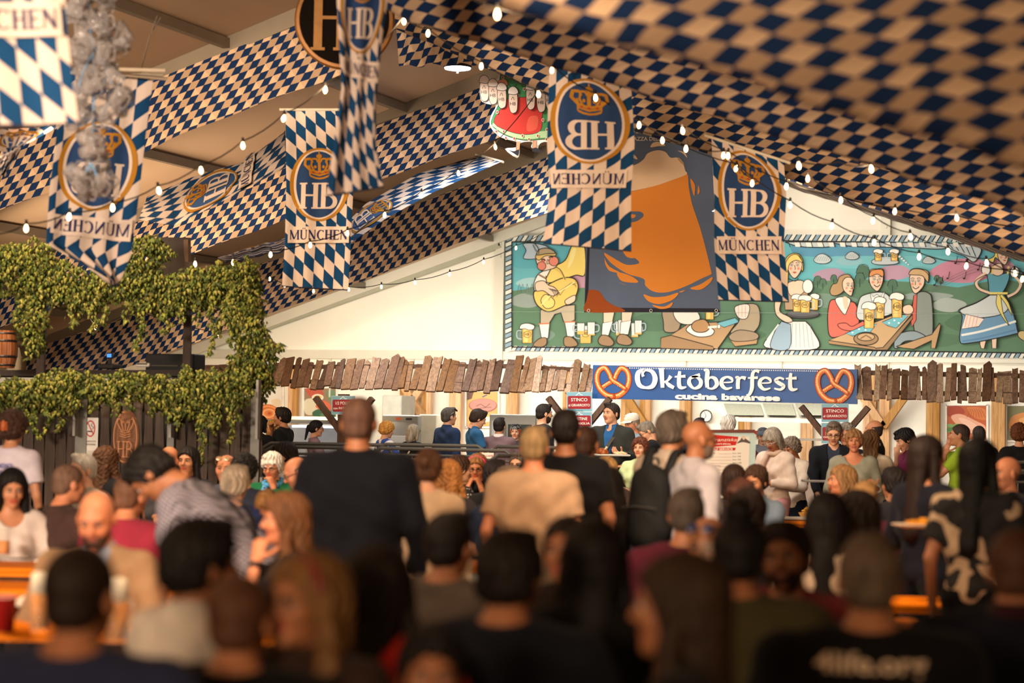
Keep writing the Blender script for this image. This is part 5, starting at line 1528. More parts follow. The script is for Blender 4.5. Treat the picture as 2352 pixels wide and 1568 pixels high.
# no-smoking notice
c = fx_(213) + nf * .05; c[2] = at(213, 1005)[2]
root = empty('smoking_notice', c, 'white no-smoking notice with a red barred circle fixed on the fence', 'sign')
b = MB(); b.box((0, 0, 0), (31 * spx, .008, 92 * spx), np.array([ux, -nf, [0, 0, 1]]).T); b.obj('panel', mat('#d6d2cc', .5), root)
A = Art(lambda u, v, h: ux * u * spx + np.array([0, 0, -v * spx]) + nf * (.006 + h), .0006)
A.ell(-2, -21, 11, 19, '#b8281e', 28); A.ell(-2, -21, 8.6, 16, '#dcd8d2', 28)
A.rect(-9, -16, 1, -13, '#1a1a1a'); A.rect(2, -16, 4, -13, '#1a1a1a'); A.curve([(2, -19), (5, -24), (0, -28), (2, -33)], 1.4, '#1a1a1a'); A.line([(-8, -34), (5, -8)], 2.4, '#b8281e')
A.text('VIETATO', 11, 10, 4, '#2a2a2a', 'R'); A.text('FUMARE', 11, 17, 4, '#2a2a2a', 'R')
for k in range(5): A.line([(-8, 30 + k * 2), (11, 30 + k * 2)], .5, '#9a9690')
A.obj('lettering', root, None, world=False, m=vcolm(.5, .02, 9, 'sign'))

# canopy posts, counter and what stands on it
root = empty('hop_bar', at(260, 870, 21.5), 'dark wooden bar with posts carrying the hop garland', 'bar'); rb = at(260, 870, 21.5)
for px in (95, 430):
    p = at(px, 800, 21.5); b = MB(); b.box((p[0], p[1], 1.6), (.075, .075, 3.2), np.array([ux, -nf, [0, 0, 1]]).T); b.obj('post', brown, root, world=True)
b = MB(); p0, p1 = at(-60, 668, 21.5), at(560, 668, 21.5); b.beam(p0, p1, .08, .12); b.obj('beam', brown, root, world=True)
b = MB(); p0, p1 = at(-60, 858, 22.0), at(470, 858, 22.0); b.beam(p0, p1, .6, .06); b.beam(p0 - [0, 0, .1], p1 - [0, 0, .1], .5, .12); b.obj('counter', woodm('#2c1d16', None, 1), root, world=True)
b = MB(); p0, p1 = at(-60, 872, 20.9), at(560, 878, 20.9); b.beam(p0, p1, .1, .05); b.obj('rail', greyedge, root, world=True)
# sandwich board on top of the bar
root = empty('roof_board', at(405, 600, 22), 'dark propped wooden board standing behind the hops beside the post', 'board'); 
b = MB(); b.prism([(0, 0), (.28, 0), (.36, .42), (0.02, .42)], .03, at(355, 640, 22), ux, (0, 0, 1)); b.obj('panel', woodm('#3a2a20', None, 1), root, world=True, loc=at(405, 600, 22))
b = MB(); b.beam(at(432, 640, 22), at(430, 550, 22), .05, .06, up=(0, 1, 0)); b.beam(at(410, 625, 22), at(428, 552, 22), .03, .03, up=(0, 1, 0)); b.beam(at(400, 628, 22), at(434, 610, 22), .03, .05, up=(0, 1, 0)); b.obj('prop', woodm('#7a5a3a', None, 1), root, world=True, loc=at(405, 600, 22))
# till with blue display, printer, black case
c = at(252, 846, 22.0)
root = empty('cash_register', c, 'small cash register with a blue lit display on the bar', 'cash register')
b = MB(); b.box((0, 0, .02), (.17, .2, .05), bev=.01); b.box((.0, 0, .07), (.03, .03, .08)); b.obj('body', mat('#2a2826', .5), root)
b = MB(); b.box((0, 0, .13), (.075, .03, .06), bev=.006); b.obj('display_case', mat('#1a1a1c', .4), root)
b = MB(); b.box((0, -.017, .13), (.05, .004, .035)); b.obj('display', emis('#3a7ad0', 1.6), root)
c = at(332, 838, 22.0); root = empty('receipt_printer', c, 'white receipt printer lying on the bar', 'printer')
b = MB(); b.box((0, 0, 0), (.15, .10, .04), bev=.01); b.obj('body', mat('#c9c4ba', .5), root); b = MB(); b.tube([(-.06, -.05, .01), (.06, -.05, .01)], .008, 6); b.obj('roller', mat('#5a5652', .5), root)
c = at(403, 836, 22.0); root = empty('black_case', c, 'black equipment case standing on the bar beside the post', 'case')
b = MB(); b.box((0, 0, 0), (.55, .25, .20), bev=.012); b.obj('body', mat('#121214', .6), root); b = MB(); b.box((-.05, -.128, -.02), (.3, .01, .012)); b.obj('handle', mat('#5a564e', .4, .5), root)
# barrel at the left border
c = at(6, 802, 21.0); root = empty('beer_barrel', c, 'wooden beer barrel with dark hoops at the left picture edge', 'barrel')
b = MB()
for k in range(18):
    a0, a1 = 2 * math.pi * k / 18 + .015, 2 * math.pi * (k + 1) / 18 - .015
    prof = [(.115, -.18), (.135, -.09), (.142, 0), (.135, .09), (.115, .18)]
    s_ = MB(); V = []
    for r_, z in prof:
        for a in (a0, (a0 + a1) / 2, a1): V.append((r_ * math.cos(a), r_ * math.sin(a), z))
    s_.add(V, [[i * 3 + j, i * 3 + j + 1, i * 3 + j + 4, i * 3 + j + 3] for i in range(4) for j in range(2)])
    s_.obj('stave', woodm('#96592c', '#5e3418', 1), root, smooth=True)
for z, r_ in ((-.15, .122), (-.07, .138), (.08, .137), (.15, .122)):
    b = MB(); b.lathe((0, 0, z), [(r_, -.012), (r_ + .004, 0), (r_, .012)], 28, close=False); b.obj('hoop', mat('#2c2a2a', .4, .7), root)
b = MB(); b.lathe((0, 0, .175), [(0, 0), (.112, 0)], 28, close=False); b.lathe((0, 0, -.175), [(.112, 0), (0, 0)], 28, close=False); b.obj('barrel_head', woodm('#6a4526', None, 1), root)

# hops
def hop_template():
    V = []; Fc = []
    n = 6
    prof = [(.0, 0), (.55, .18), (.62, .45), (.42, .78), (0, 1.0)]
    V.append((0, 0, 0))
    for r_, z in prof[1:4]:
        for j in range(n): a = 2 * math.pi * (j + (.5 if z == .45 else 0)) / n; V.append((r_ * .5 * math.cos(a), r_ * .5 * math.sin(a), -z))
    V.append((0, 0, -1))
    for j in range(n): Fc.append((0, 1 + j, 1 + (j + 1) % n))
    for i in range(2):
        for j in range(n):
            a, b_ = 1 + i * n + j, 1 + i * n + (j + 1) % n
            Fc.append((a, a + n, b_)); Fc.append((b_, a + n, b_ + n))
    for j in range(n): Fc.append((1 + 2 * n + (j + 1) % n, 1 + 2 * n + j, 1 + 3 * n))
    return np.array(V), np.array(Fc)


HV, HF = hop_template()
LV = np.array([(0, 0, 0), (.35, .05, -.3), (.5, .0, -.75), (.12, -.05, -.6), (0, -.08, -1.05), (-.12, -.05, -.6), (-.5, 0, -.75), (-.35, .05, -.3)])
LF = np.array([(0, 1, 3), (1, 2, 3), (0, 3, 4), (0, 4, 5), (0, 5, 7), (5, 6, 7)])


def scatter(name, T, Fc, C, size, root, rloc, m, tilt=.5, seed=1, cols=('#6c6e2c', '#525e26', '#7e7a3e', '#3b461f')):
    R = np.random.RandomState(seed)
    n = len(C)
    yaw = R.uniform(0, 2 * np.pi, n); ti = R.uniform(-tilt, tilt, (n, 2)); s = R.uniform(size * .7, size * 1.25, n)
    cy, sy = np.cos(yaw), np.sin(yaw)
    X = T[None] * s[:, None, None]
    x = X[..., 0] * cy[:, None] - X[..., 1] * sy[:, None]; y = X[..., 0] * sy[:, None] + X[..., 1] * cy[:, None]; z = X[..., 2]
    x = x + z * ti[:, :1]; y = y + z * ti[:, 1:]
    V = np.stack([x, y, z], -1) + C[:, None, :]
    Fa = (Fc[None] + (np.arange(n) * len(T))[:, None, None]).reshape(-1, 3)
    pal = np.array([lin(c) for c in cols]); ci = R.randint(0, len(pal), n)
    cc = pal[ci] * R.uniform(.75, 1.2, (n, 1))
    cols_ = np.repeat(cc, len(Fc), axis=0)
    o = mesh(name, V.reshape(-1, 3), Fa, m, root, cols=cols_, world=True, loc=rloc)
    o['kind'] = 'stuff'
    return o


hopm = vcolm(.7, .15, 30, 'hop')
def garland(blobs, Z, dz, label, seed, dens=1.0, strands=(), size=.043):
    R = np.random.RandomState(seed)
    C = []
    for (x, y, rx, ry) in blobs:
        n = int(rx * ry * .17 * dens)
        th = R.uniform(0, 2 * np.pi, n); r = np.sqrt(R.uniform(0.0, 1, n)); 
        px = x + rx * r * np.cos(th) * (1 + .12 * np.sin(th * 5)); py = y + ry * r * np.sin(th) * (1 + .15 * np.sin(th * 7))
        dd = np.sqrt(np.clip(1 - r * r, 0, 1)) * dz
        zz = Z + (R.uniform(0, 1, n) ** 2.0 * 2 - 1) * dd
        zz = Z - dd * R.uniform(.2, 1.0, n) + R.uniform(0, 1, n) * dz * .5
        # clumps: pull to random centres
        for a, b_, c_ in zip(px, py, zz): C.append(P(a, b_, c_))
    vines = []
    for (x0, y0, x1, y1) in strands:
        k = int(math.hypot(x1 - x0, y1 - y0) / 4)
        pts = []
        for i in range(k + 1):
            t = i / k
            a = x0 + (x1 - x0) * t + 6 * math.sin(t * 9 + x0); b_ = y0 + (y1 - y0) * t
            pts.append(P(a, b_, Z - dz * .6))
            for _ in range(2): C.append(P(a + R.uniform(-6, 6), b_ + R.uniform(-4, 4), Z - dz * .6 + R.uniform(-.04, .04)))
        vines.append(pts)
    C = np.array(C)
    rloc = C.mean(0)
    root = empty('hop_garland', rloc, label, 'hop garland')
    scatter('hop_cones', HV, HF, C, size, root, rloc, hopm, seed=seed)
    L = C[R.choice(len(C), len(C) // 4, replace=False)] + R.normal(0, .02, (len(C) // 4, 3))
    scatter('leaves', LV, LF, L, .05, root, rloc, hopm, tilt=1.2, seed=seed + 1, cols=('#39421d', '#485223', '#565429', '#2e3619'))
    b = MB()
    x0, x1 = blobs[0], blobs[-1]
    b.tube([P(bx, by, Z) for bx, by, _, _ in blobs], .012, 5)
    for v in vines: b.tube(v, .003, 4)
    b.obj('vine', mat('#5c5430', .8), root, world=True, loc=rloc)


R9 = np.random.RandomState(4)
up_bl = [(-20, 600, 60, 50), (30, 620, 60, 58), (80, 590, 50, 45), (100, 640, 60, 60), (70, 720, 40, 60), (80, 780, 24, 36), (150, 650, 60, 50), (200, 680, 46, 45), (240, 650, 40, 40), (310, 590, 60, 40), (340, 560, 40, 22), (370, 575, 30, 20), (290, 640, 50, 50), (330, 660, 60, 55), (390, 680, 60, 50), (440, 660, 60, 48), (500, 650, 60, 48), (540, 640, 48, 40), (550, 680, 46, 60), (570, 640, 30, 50)]
garland(up_bl, 20.9, .22, 'thick garland of green hop cones draped along the beam above the bar', 21, strands=[(210, 700, 218, 760), (250, 700, 232, 745), (345, 690, 320, 745), (330, 700, 318, 800), (385, 700, 380, 760), (450, 700, 455, 740), (486, 690, 488, 810), (60, 760, 70, 815), (520, 690, 500, 760), (170, 680, 165, 745), (415, 700, 420, 735), (300, 690, 285, 735)])
garland([(560, 700, 46, 50), (570, 760, 44, 60), (585, 820, 46, 60), (600, 870, 30, 50), (560, 850, 46, 50), (615, 800, 22, 20), (640, 795, 10, 8), (540, 720, 30, 30)], 20.7, .2, 'dark leafy hop column hanging down at the right corner of the bar', 31, strands=[(600, 880, 592, 905), (620, 790, 645, 800)])
low_bl = [(-10, 900, 50, 40), (40, 905, 50, 38), (90, 900, 50, 40), (130, 890, 50, 46), (160, 870, 30, 26), (150, 920, 36, 30), (200, 880, 46, 30), (240, 895, 40, 30), (280, 880, 40, 34), (330, 880, 46, 30), (370, 900, 46, 40), (420, 910, 56, 46), (460, 895, 60, 46), (510, 900, 50, 46), (545, 890, 36, 40), (430, 860, 20, 22), (490, 870, 30, 26), (480, 950, 30, 26), (395, 940, 22, 20)]
garland(low_bl, 20.2, .18, 'pale green hop garland trailing along the top of the picket fence', 41, strands=[(60, 930, 62, 990), (110, 930, 112, 990), (75, 940, 82, 1000), (135, 940, 138, 985), (215, 900, 212, 940), (260, 900, 270, 950), (295, 890, 300, 940), (470, 950, 462, 1000), (462, 960, 466, 1060), (530, 930, 532, 1010), (415, 940, 408, 980), (545, 920, 540, 960), (500, 950, 490, 990), (350, 920, 348, 950)])

# ================================================================== the stall
beamm = woodm('#d3a263', '#a8743a', 1.0)
darkb = woodm('#5e3c22', '#3a2212', 1.0)
YB = 27.0
# plank roof: one object per plank, in three runs
def planks(x0, x1, yt0, yt1, yb0, yb1, lean, label, cols, wpx=(11, 24), seed=1, rough=1.0):
    r = random.Random(seed)
    c = PY((x0 + x1) / 2, (yt0 + yb0) / 2, YB)
    root = empty('plank_eave', c, label, 'eave')
    x = x0
    while x < x1:
        w_ = r.uniform(*wpx)
        t = (x - x0) / (x1 - x0)
        yt = yt0 + (yt1 - yt0) * t + r.uniform(-9, 9); yb = yb0 + (yb1 - yb0) * t + r.uniform(-4, 4)
        dl = lean + r.uniform(-5, 5)
        if abs(lean) < 8: dl = r.uniform(-4, 6)
        a = PY(x + dl, yt, YB + .38); b_ = PY(x + w_ * .9 + dl, yt + r.uniform(-4, 4), YB + .38)
        a[1] = b_[1] = YB + .38; 
        d = PY(x, yb, YB - .02); e = PY(x + w_ * .9, yb + r.uniform(-2, 2), YB - .02)
        off = np.array([0, -.012 - r.uniform(0, .02), .018])
        V = [a, b_, e, d]
        if rough and r.random() < .6:   # broken top end
            m1 = a + (b_ - a) * r.uniform(.3, .7) + (a - d) * r.uniform(-.06, .1)
            V = [a, m1, b_, e, d]
        n = len(V)
        V = V + [p - off for p in V]
        b = MB(); b.add(V, [list(range(n)), list(range(n, 2 * n))[::-1]] + [[i, n + i, n + (i + 1) % n, (i + 1) % n] for i in range(n)])
        b.obj('plank', cols[r.randrange(len(cols))], root, world=True)
        x += w_ * r.uniform(.92, 1.07)
    for s, yy in ((.30, .22), (.08, .8)):
        p0, p1 = PY(x0, yt0 + (yb0 - yt0) * yy, YB + s + .04), PY(x1, yt1 + (yb1 - yt1) * yy, YB + s + .04)
        b = MB(); b.beam(p0, p1, .04, .06); b.obj('batten', darkb, root, world=True)
    return root


W1 = [woodm('#7d5739', '#4c3324', 1), woodm('#8b6344', '#533827', 1), woodm('#6a4a35', '#40291d', 1), woodm('#946a42', '#5e4129', 1)]
W2 = [woodm('#a8866a', '#6e5038', 1), woodm('#b8987a', '#80604a', 1), woodm('#946e50', '#5e4430', 1)]
W3 = [woodm('#967258', '#5e4434', 1), woodm('#ad8e70', '#70563e', 1), woodm('#846248', '#503828', 1), woodm('#c4ab8c', '#84684c', 1)]
planks(462, 1190, 832, 824, 882, 900, 16, 'dark weathered plank eave leaning to one side over the left half of the stall', W1, seed=2)
planks(1190, 1352, 828, 836, 896, 900, 12, 'paler ragged plank eave right before the blue stall sign', W2, seed=5, wpx=(12, 20))
planks(1966, 2400, 838, 848, 916, 922, 2, 'upright weathered plank eave to the right of the blue stall sign', W3, seed=9, wpx=(11, 24))
# front posts with braces
def stall_post(x, y0, w_, label=None, braces=True, m=darkb, Y=YB - .21, zb=.22):
    p = PY(x, y0, Y)
    root = empty('stall_post', (p[0], Y, zb), label or 'dark wooden front post of the stall with slanting braces', 'post')
    h = p[2] - zb
    b = MB(); b.box((p[0], Y, zb + h / 2), (w_, w_, h)); b.obj('upright', m, root, world=True)
    if braces:
        for s in (-1, 1):
            b = MB(); b.beam((p[0], Y, zb + h - .55), (p[0] + s * .42, Y, zb + h - .05), .07, .09, up=(0, 1, 0)); b.obj('brace', m, root, world=True)
    return root
stall_post(790, 905, .12, 'dark braced stall post behind the POLLO sign')
stall_post(1330, 905, .12, 'dark braced stall post behind the left STINCO sign')
stall_post(1917, 925, .12, 'dark braced stall post behind the STINCO sign under the right pretzel')
TPL = ['timber post between the ham and the salad posters', 'thin timber post above the steel refrigerator', 'braced timber post above the grey-haired woman in black', 'wide timber post right of the man in the navy shirt',
       'timber post above the combi oven', 'timber post left of the STINCO sign', 'timber post behind the heavy man with the roast', 'braced timber post above the white cap', 'timber post left of the wall clock', 'timber post under the extractor hood, left one',
       'timber post under the extractor hood, right one', 'timber post just right of the blue stall sign', 'timber post with two braces behind the balding man in the floral shirt', 'timber post left of the roast pork poster', 'timber post right of the roast pork poster']
# yellowish timber posts against the back wall
for i, (x, w_, br) in enumerate(((675, .155, 0), (928, .10, 1), (982, .16, -1), (1048, .20, 0), (1178, .19, 0), (1302, .1, 0), (1440, .16, 0), (1484, .17, -1), (1576, .18, 0), (1712, .19, 0), (1855, .19, 0), (1999, .2, 0), (2033, .15, 2), (2144, .2, 0), (2294, .2, 0))):
    p = PY(x, 900, YW - .2)
    root = empty('timber_post', (p[0], YW - .2, .22), None, 'post', 'pale timber posts of the kitchen wall')
    root['label'] = TPL[i]
    h = 2.35
    for s in (-.26, .26):
        b = MB(); b.box((p[0] + s * w_, YW - .2, .22 + h / 2), (w_ * .5, .12, h)); b.obj('stud', beamm, root, world=True)
    if br:
        for s in ((-1,) if br == -1 else (1,) if br == 1 else (-1, 1)):
            b = MB(); b.beam((p[0], YW - .32, 1.72), (p[0] + s * .42, YW - .32, 2.32), .12, .10, up=(0, 1, 0)); b.obj('brace', beamm, root, world=True)
# kitchen equipment
steel = mat('#a8aaa6', .32, .75, .06, 3)
steel_d = mat('#8c8a80', .45, .6, .08, 3)
def unit(x0, y0, x1, Y, name, label, cat, zb=.22, depth=.6, m=steel):
    a, c_ = PY(x0, y0, Y), PY(x1, y0, Y)
    w_ = c_[0] - a[0]; h = a[2] - zb
    root = empty(name, ((a[0] + c_[0]) / 2, Y + depth / 2, zb), label, cat)
    b = MB(); b.box((0, 0, h / 2), (w_, depth, h), bev=.015); b.obj('body', m, root)
    return root, w_, h, depth
r_, w_, h, d_ = unit(878, 952, 962, 30.6, 'steel_refrigerator', 'stainless steel refrigerator behind the curly blond woman', 'refrigerator')
b = MB(); b.box((0, -d_ / 2 - .012, h - .06), (w_ * .96, .02, .09)); cp_ = b.obj('control_panel', steel_d, r_)
b = MB(); b.box((-.02, -d_ / 2 - .024, h - .06), (.09, .006, .04)); b.obj('display', mat('#c85a2a', .4), cp_)
b = MB(); b.box((.15, -d_ / 2 - .024, h - .06), (.1, .006, .03)); b.obj('label_strip', mat('#22221f', .4), cp_)
b = MB(); b.box((-.02, -d_ / 2 - .015, h / 2 - .1), (w_ * .85, .025, h * .72), bev=.01); b.obj('door', mat('#d9dcdc', .3, .5, .04, 3), r_)
unit(962, 951, 1004, 30.7, 'beige_cabinet', 'plain beige cabinet beside the steel refrigerator', 'cabinet', m=mat('#b5ac98', .5))
unit(878, 907, 922, 32.6, 'tall_grey_cabinet', 'tall grey cabinet behind the refrigerator', 'cabinet', m=mat('#a3a094', .5)) 
r_, w_, h, d_ = unit(1124, 950, 1232, 30.4, 'steel_oven', 'stainless combi oven with a dark glass door behind the man in the black vest', 'oven')
b = MB(); b.box((.12, -d_ / 2 - .015, h - .36), (w_ * .5, .02, .42), bev=.01); gd_ = b.obj('glass_door', mat('#4a5450', .12, .1), r_)
b = MB(); b.box((-w_ * .33, -d_ / 2 - .015, h - .4), (w_ * .2, .02, .6)); cp_ = b.obj('control_panel', mat('#c9d0d6', .4), r_)
for k in range(4):
    b = MB(); b.box((-w_ * .33, -d_ / 2 - .03, h - .2 - k * .11), (.06, .01, .03)); b.obj('button', mat('#2a4a8a', .4), cp_)
b = MB(); b.tube([(-.12, -d_ / 2 - .05, h - .14), (-.12, -d_ / 2 - .05, h - .55)], .012, 6); b.obj('handle', steel, gd_)
# refrigerated display with violet light
a, c_ = PY(600, 975, 29.6), PY(782, 975, 29.6)
root = empty('display_case', ((a[0] + c_[0]) / 2, 29.9, .22), 'glass food display case with bluish white lighting at the left of the kitchen', 'display case')
w_ = c_[0] - a[0]
b = MB(); b.box((0, 0, .40), (w_, .8, .8), bev=.02); b.box((0, .3, 1.45), (w_, .1, .1)); b.obj('body', steel, root)
b = MB(); b.box((0, .05, 1.42), (w_, .6, .06)); b.obj('top_shelf', mat('#3a3c40', .4, .4), root)
for k in (-1, 0, 1):
    b = MB(); b.box((k * w_ / 3, -.24, 1.35), (w_ * .25, .04, .035), bev=.01); b.obj('tube_light', emis('#dfe0ff', 7.0), root)
b = MB(); b.box((0, -.38, 1.1), (w_, .012, .58)); b.obj('glass', mat('#dfe8ec', .05, 0, 0, trans=.95), root)
b = MB(); b.box((0, .28, 1.08), (w_, .02, .56)); b.obj('back_panel', mat('#e2e4e4', .5), root)
for k in range(6):
    b = MB(); b.box((-w_ / 2 + (k + .5) * w_ / 6, -.02, .84), (w_ / 7, .4, .07), bev=.01); b.obj('food_tray', mat(('#b8906a', '#c8a88a', '#a06a50')[k % 3], .6), root)
# serving counter along the stall
a, c_ = PY(1240, 1000, 28.6), PY(2000, 1000, 28.6)
root = empty('serving_counter', ((a[0] + c_[0]) / 2, 28.8, .22), 'long stainless serving counter running behind the queue', 'counter')
w_ = c_[0] - a[0]
b = MB(); b.box((0, 0, .44), (w_, .7, .88), bev=.015); b.obj('body', steel, root)
b = MB(); b.box((0, -.42, .92), (w_, .3, .03)); b.obj('tray_rail', steel, root)
b = MB(); b.box((0, .05, 1.30), (w_, .4, .03)); b.obj('shelf', mat('#d8d8d2', .4), root)
for k in range(7):
    b = MB(); b.tube([(-w_ / 2 + .1 + k * (w_ - .2) / 6, .1, .88), (-w_ / 2 + .1 + k * (w_ - .2) / 6, .1, 1.3)], .015, 6); b.obj('support', steel, root)
b = MB(); b.box((.5, -.37, .45), (w_ - 1.6, .012, .8)); b.obj('front_cloth', lozm('flag', '#d9c8b6', '#255a92', 'flag'), root)
# trays with gastronorm pans, plates
for k, (x, yy, nm, lb, colr) in enumerate(((1400, 962, 'steel_pan', 'shallow steel pan on the shelf behind the man carrying a roast', '#b9b7ae'), (1742, 1022, 'red_tub', 'orange-red tub on the counter shelf right of the price board', '#c8502a'), (1768, 1024, 'orange_tub', 'second orange tub on the counter shelf behind the woman with white glasses', '#d06a30'))):
    p = PY(x, yy, 28.85); b = MB(); b.lathe((0, 0, 0), [(.0, 0), (.10, .0), (.13, .09), (.135, .09), (.12, .01)], 16, close=False)
    tag(b.obj(nm, mat(colr, .4, .2), loc=(p[0], 28.85, 1.535)), lb, 'container')
# extractor hood
root = empty('extractor_hood', PY(1765, 945, 31.5), 'big stainless extractor hood with three filters above the kitchen', 'hood'); rl = PY(1765, 945, 31.5)
def hp(x, y, Y): return PY(x, y, Y)
b = MB()
A_ = [hp(1636, 922, 31.4), hp(1900, 930, 31.4), hp(1910, 962, 30.9), hp(1660, 956, 30.9)]
b.add(A_ + [q + np.array([0, .7, .02]) for q in A_], [[0, 1, 2, 3], [7, 6, 5, 4], [0, 4, 5, 1], [1, 5, 6, 2], [2, 6, 7, 3], [3, 7, 4, 0]]); b.obj('canopy', mat('#b9b6a8', .45, .3), root, world=True, loc=rl)
for (xa, xb) in ((1662, 1746), (1752, 1820), (1826, 1896)):
    b = MB(); q = [hp(xa, 926, 31.33), hp(xb, 928, 31.33), hp(xb + 8, 954, 30.88), hp(xa + 10, 953, 30.88)]
    b.add(q + [v + np.array([0, .04, 0]) for v in q], [[0, 1, 2, 3], [7, 6, 5, 4], [0, 4, 5, 1], [1, 5, 6, 2], [2, 6, 7, 3], [3, 7, 4, 0]]); b.obj('filter', mat('#8d8c7c', .5, .4, .3, 70), root, world=True, loc=rl)
b = MB(); b.beam(hp(1655, 962, 30.85), hp(1915, 968, 30.85), .05, .06); b.obj('lip', mat('#d6d6cc', .3, .3), root, world=True, loc=rl)
b = MB(); b.beam(hp(1700, 935, 31.9), (hp(1700, 935, 31.9)[0], YW, hp(1700, 935, 31.9)[2]), .05, .05); b.beam(hp(1860, 935, 31.9), (hp(1860, 935, 31.9)[0], YW, hp(1860, 935, 31.9)[2]), .05, .05); b.obj('wall_bracket', steel, root, world=True, loc=rl)
# wall clock
c = PY(1622, 955, YW - .1)
root = empty('wall_clock', c, 'round white wall clock with a black rim under the stall sign', 'clock')
b = MB(); b.lathe((0, 0, 0), [(.0, 0), (.092, 0)], 32, axis=(0, -1, 0), close=False); b.obj('dial', mat('#e4e2dc', .4), root)
b = MB(); b.tube([(.095 * math.cos(a), -.01, .095 * math.sin(a)) for a in np.linspace(0, 2 * math.pi, 33)[:-1]], .008, 6, closed=True); b.obj('rim', mat('#141414', .4), root)
for nm, a, L, t_ in (('hour_hand', math.radians(238), .045, .006), ('minute_hand', math.radians(112), .07, .004)):
    b = MB(); b.beam((0, -.012, 0), (L * math.cos(a), -.012, L * math.sin(a)), t_, .003, up=(0, 1, 0)); b.obj(nm, mat('#141414', .5), root)
b = MB()
for k in range(12):
    a = k * math.pi / 6; b.beam((.072 * math.cos(a), -.006, .072 * math.sin(a)), (.083 * math.cos(a), -.006, .083 * math.sin(a)), .004, .002, up=(0, 1, 0))
b.obj('hour_marks', mat('#2a2a2a', .5), root)

# ================================================================== crowd barriers
galv = mat('#4c4a46', .5, .3, .08, 4)
def barrier(x0, y0, x1, y1, Z0, Z1, label, zb=.22):
    a, c_ = P(x0, y0, Z0), P(x1, y1, Z1)
    root = empty('crowd_barrier', ((a[0] + c_[0]) / 2, (a[1] + c_[1]) / 2, zb), label, 'barrier', 'steel crowd barriers')
    d = c_ - a; L = np.linalg.norm(d[:2]); d = np.array([d[0], d[1], 0]) / L
    zt = (a[2] + c_[2]) / 2
    p = lambda s, z: np.array([a[0] + d[0] * s, a[1] + d[1] * s, z])
    lo = zb + .2
    fr = [p(0, lo), p(0, zt - .14), p(.04, zt - .05), p(.12, zt), p(L - .12, zt), p(L - .04, zt - .05), p(L, zt - .14), p(L, lo)]
    b = MB(); b.tube(fr + [], .019, 8, closed=True); b.obj('frame', galv, root, world=True)
    b = MB(); b.tube([p(0, zt - .11), p(L, zt - .11)], .014, 7); b.obj('upper_rail', galv, root, world=True)
    n = int(L / .105)
    w_ = MB(); w_.tube([p(.105, lo), p(.105, zt - .11)], .006, 5)
    first = w_.obj('bar', galv, root, world=True)
    for k in range(2, n):
        o = first.copy(); COL.objects.link(o); o.parent = root; o.location = Vector(first.location) + Vector(tuple(d * .105 * (k - 1))); 
    for s in (.3, L - .3):
        q = p(s, zb); nn = np.array([-d[1], d[0], 0])
        b = MB(); b.tube([q - nn * .28 + [0, 0, .02], q + [0, 0, .2], q + nn * .28 + [0, 0, .02]], .016, 6); b.obj('foot', galv, root, world=True)


barrier(596, 1017, 905, 1022, 23.6, 23.6, 'crowd barrier behind the white-haired woman in the green cardigan')
barrier(600, 1024, 850, 1030, 23.1, 23.2, 'second crowd barrier doubled just before the first, left part')
barrier(862, 1022, 1122, 1022, 23.6, 23.3, 'crowd barrier below the navy shirt and blue polo in the queue')
barrier(850, 1028, 1185, 1036, 23.2, 22.6, 'crowd barrier in front, ending beside the pink headband')
barrier(1122, 1025, 1330, 1029, 23.6, 23.0, 'crowd barrier with rounded corner below the mauve shirt')
barrier(1120, 1052, 1330, 1040, 21.2, 22.0, 'slanting crowd barrier beside the man in the cream tee')
barrier(2285, 1058, 2480, 1066, 22.0, 21.6, 'crowd barrier at the right picture edge')
barrier(2290, 1078, 2480, 1086, 21.4, 21.0, 'second crowd barrier doubled at the right picture edge')
# small notice on the barrier
p = P(1120, 1046, 22.3); b = MB(); b.box((0, 0, 0), (28 * 22.3 / F, .006, 13 * 22.3 / F), np.array([ux, -nf, [0, 0, 1]]).T)
root = empty('barrier_notice', p, 'small white notice with red letters hung on the barrier', 'sign'); b.obj('panel', mat('#d8d0c8', .5), root)
A = Art(lambda u, v, h: ux * u + np.array([0, 0, v]) + nf * (.006 + h), .001); A.text('PAGAMENTO', -.055, -.012, .022, '#8c2a24', flip=1); A.obj('lettering', root, None, world=False)

# ================================================================== tables and benches
orange = mat('#e57c08', .6, 0, .12, 3, .1, 30, stretch=(.3, 4, 1), spec=.12)
def table(cx, Z, y, Lx, label, w_=.5, h=.76, rz=0.0, nm='beer_table', bench=False):
    p = PH(cx, y, h); 
    root = empty(nm, (p[0], p[1], 0), label, 'bench' if bench else 'table', 'orange folding benches' if bench else 'orange folding beer tables', rz=math.radians(20) + rz)
    b = MB()
    b.box((0, 0, h - .012), (Lx, w_, .026), bev=.006); b.obj('top', orange, root)
    b = MB(); b.box((0, -w_ / 2 + .03, h - .035), (Lx * .98, .03, .03)); b.box((0, w_ / 2 - .03, h - .035), (Lx * .98, .03, .03)); b.obj('side_rail', orange, root)
    for s in (-1, 1):
        for t in (-1, 1):
            b = MB(); b.beam((s * (Lx / 2 - .25), t * (w_ / 2 - .05), 0.0), (s * (Lx / 2 - .35), t * (w_ / 2 - .08), h - .04), .03, .03, up=(0, 1, 0)); b.obj('leg', mat('#2c4a3a', .5), root)
    return root, p


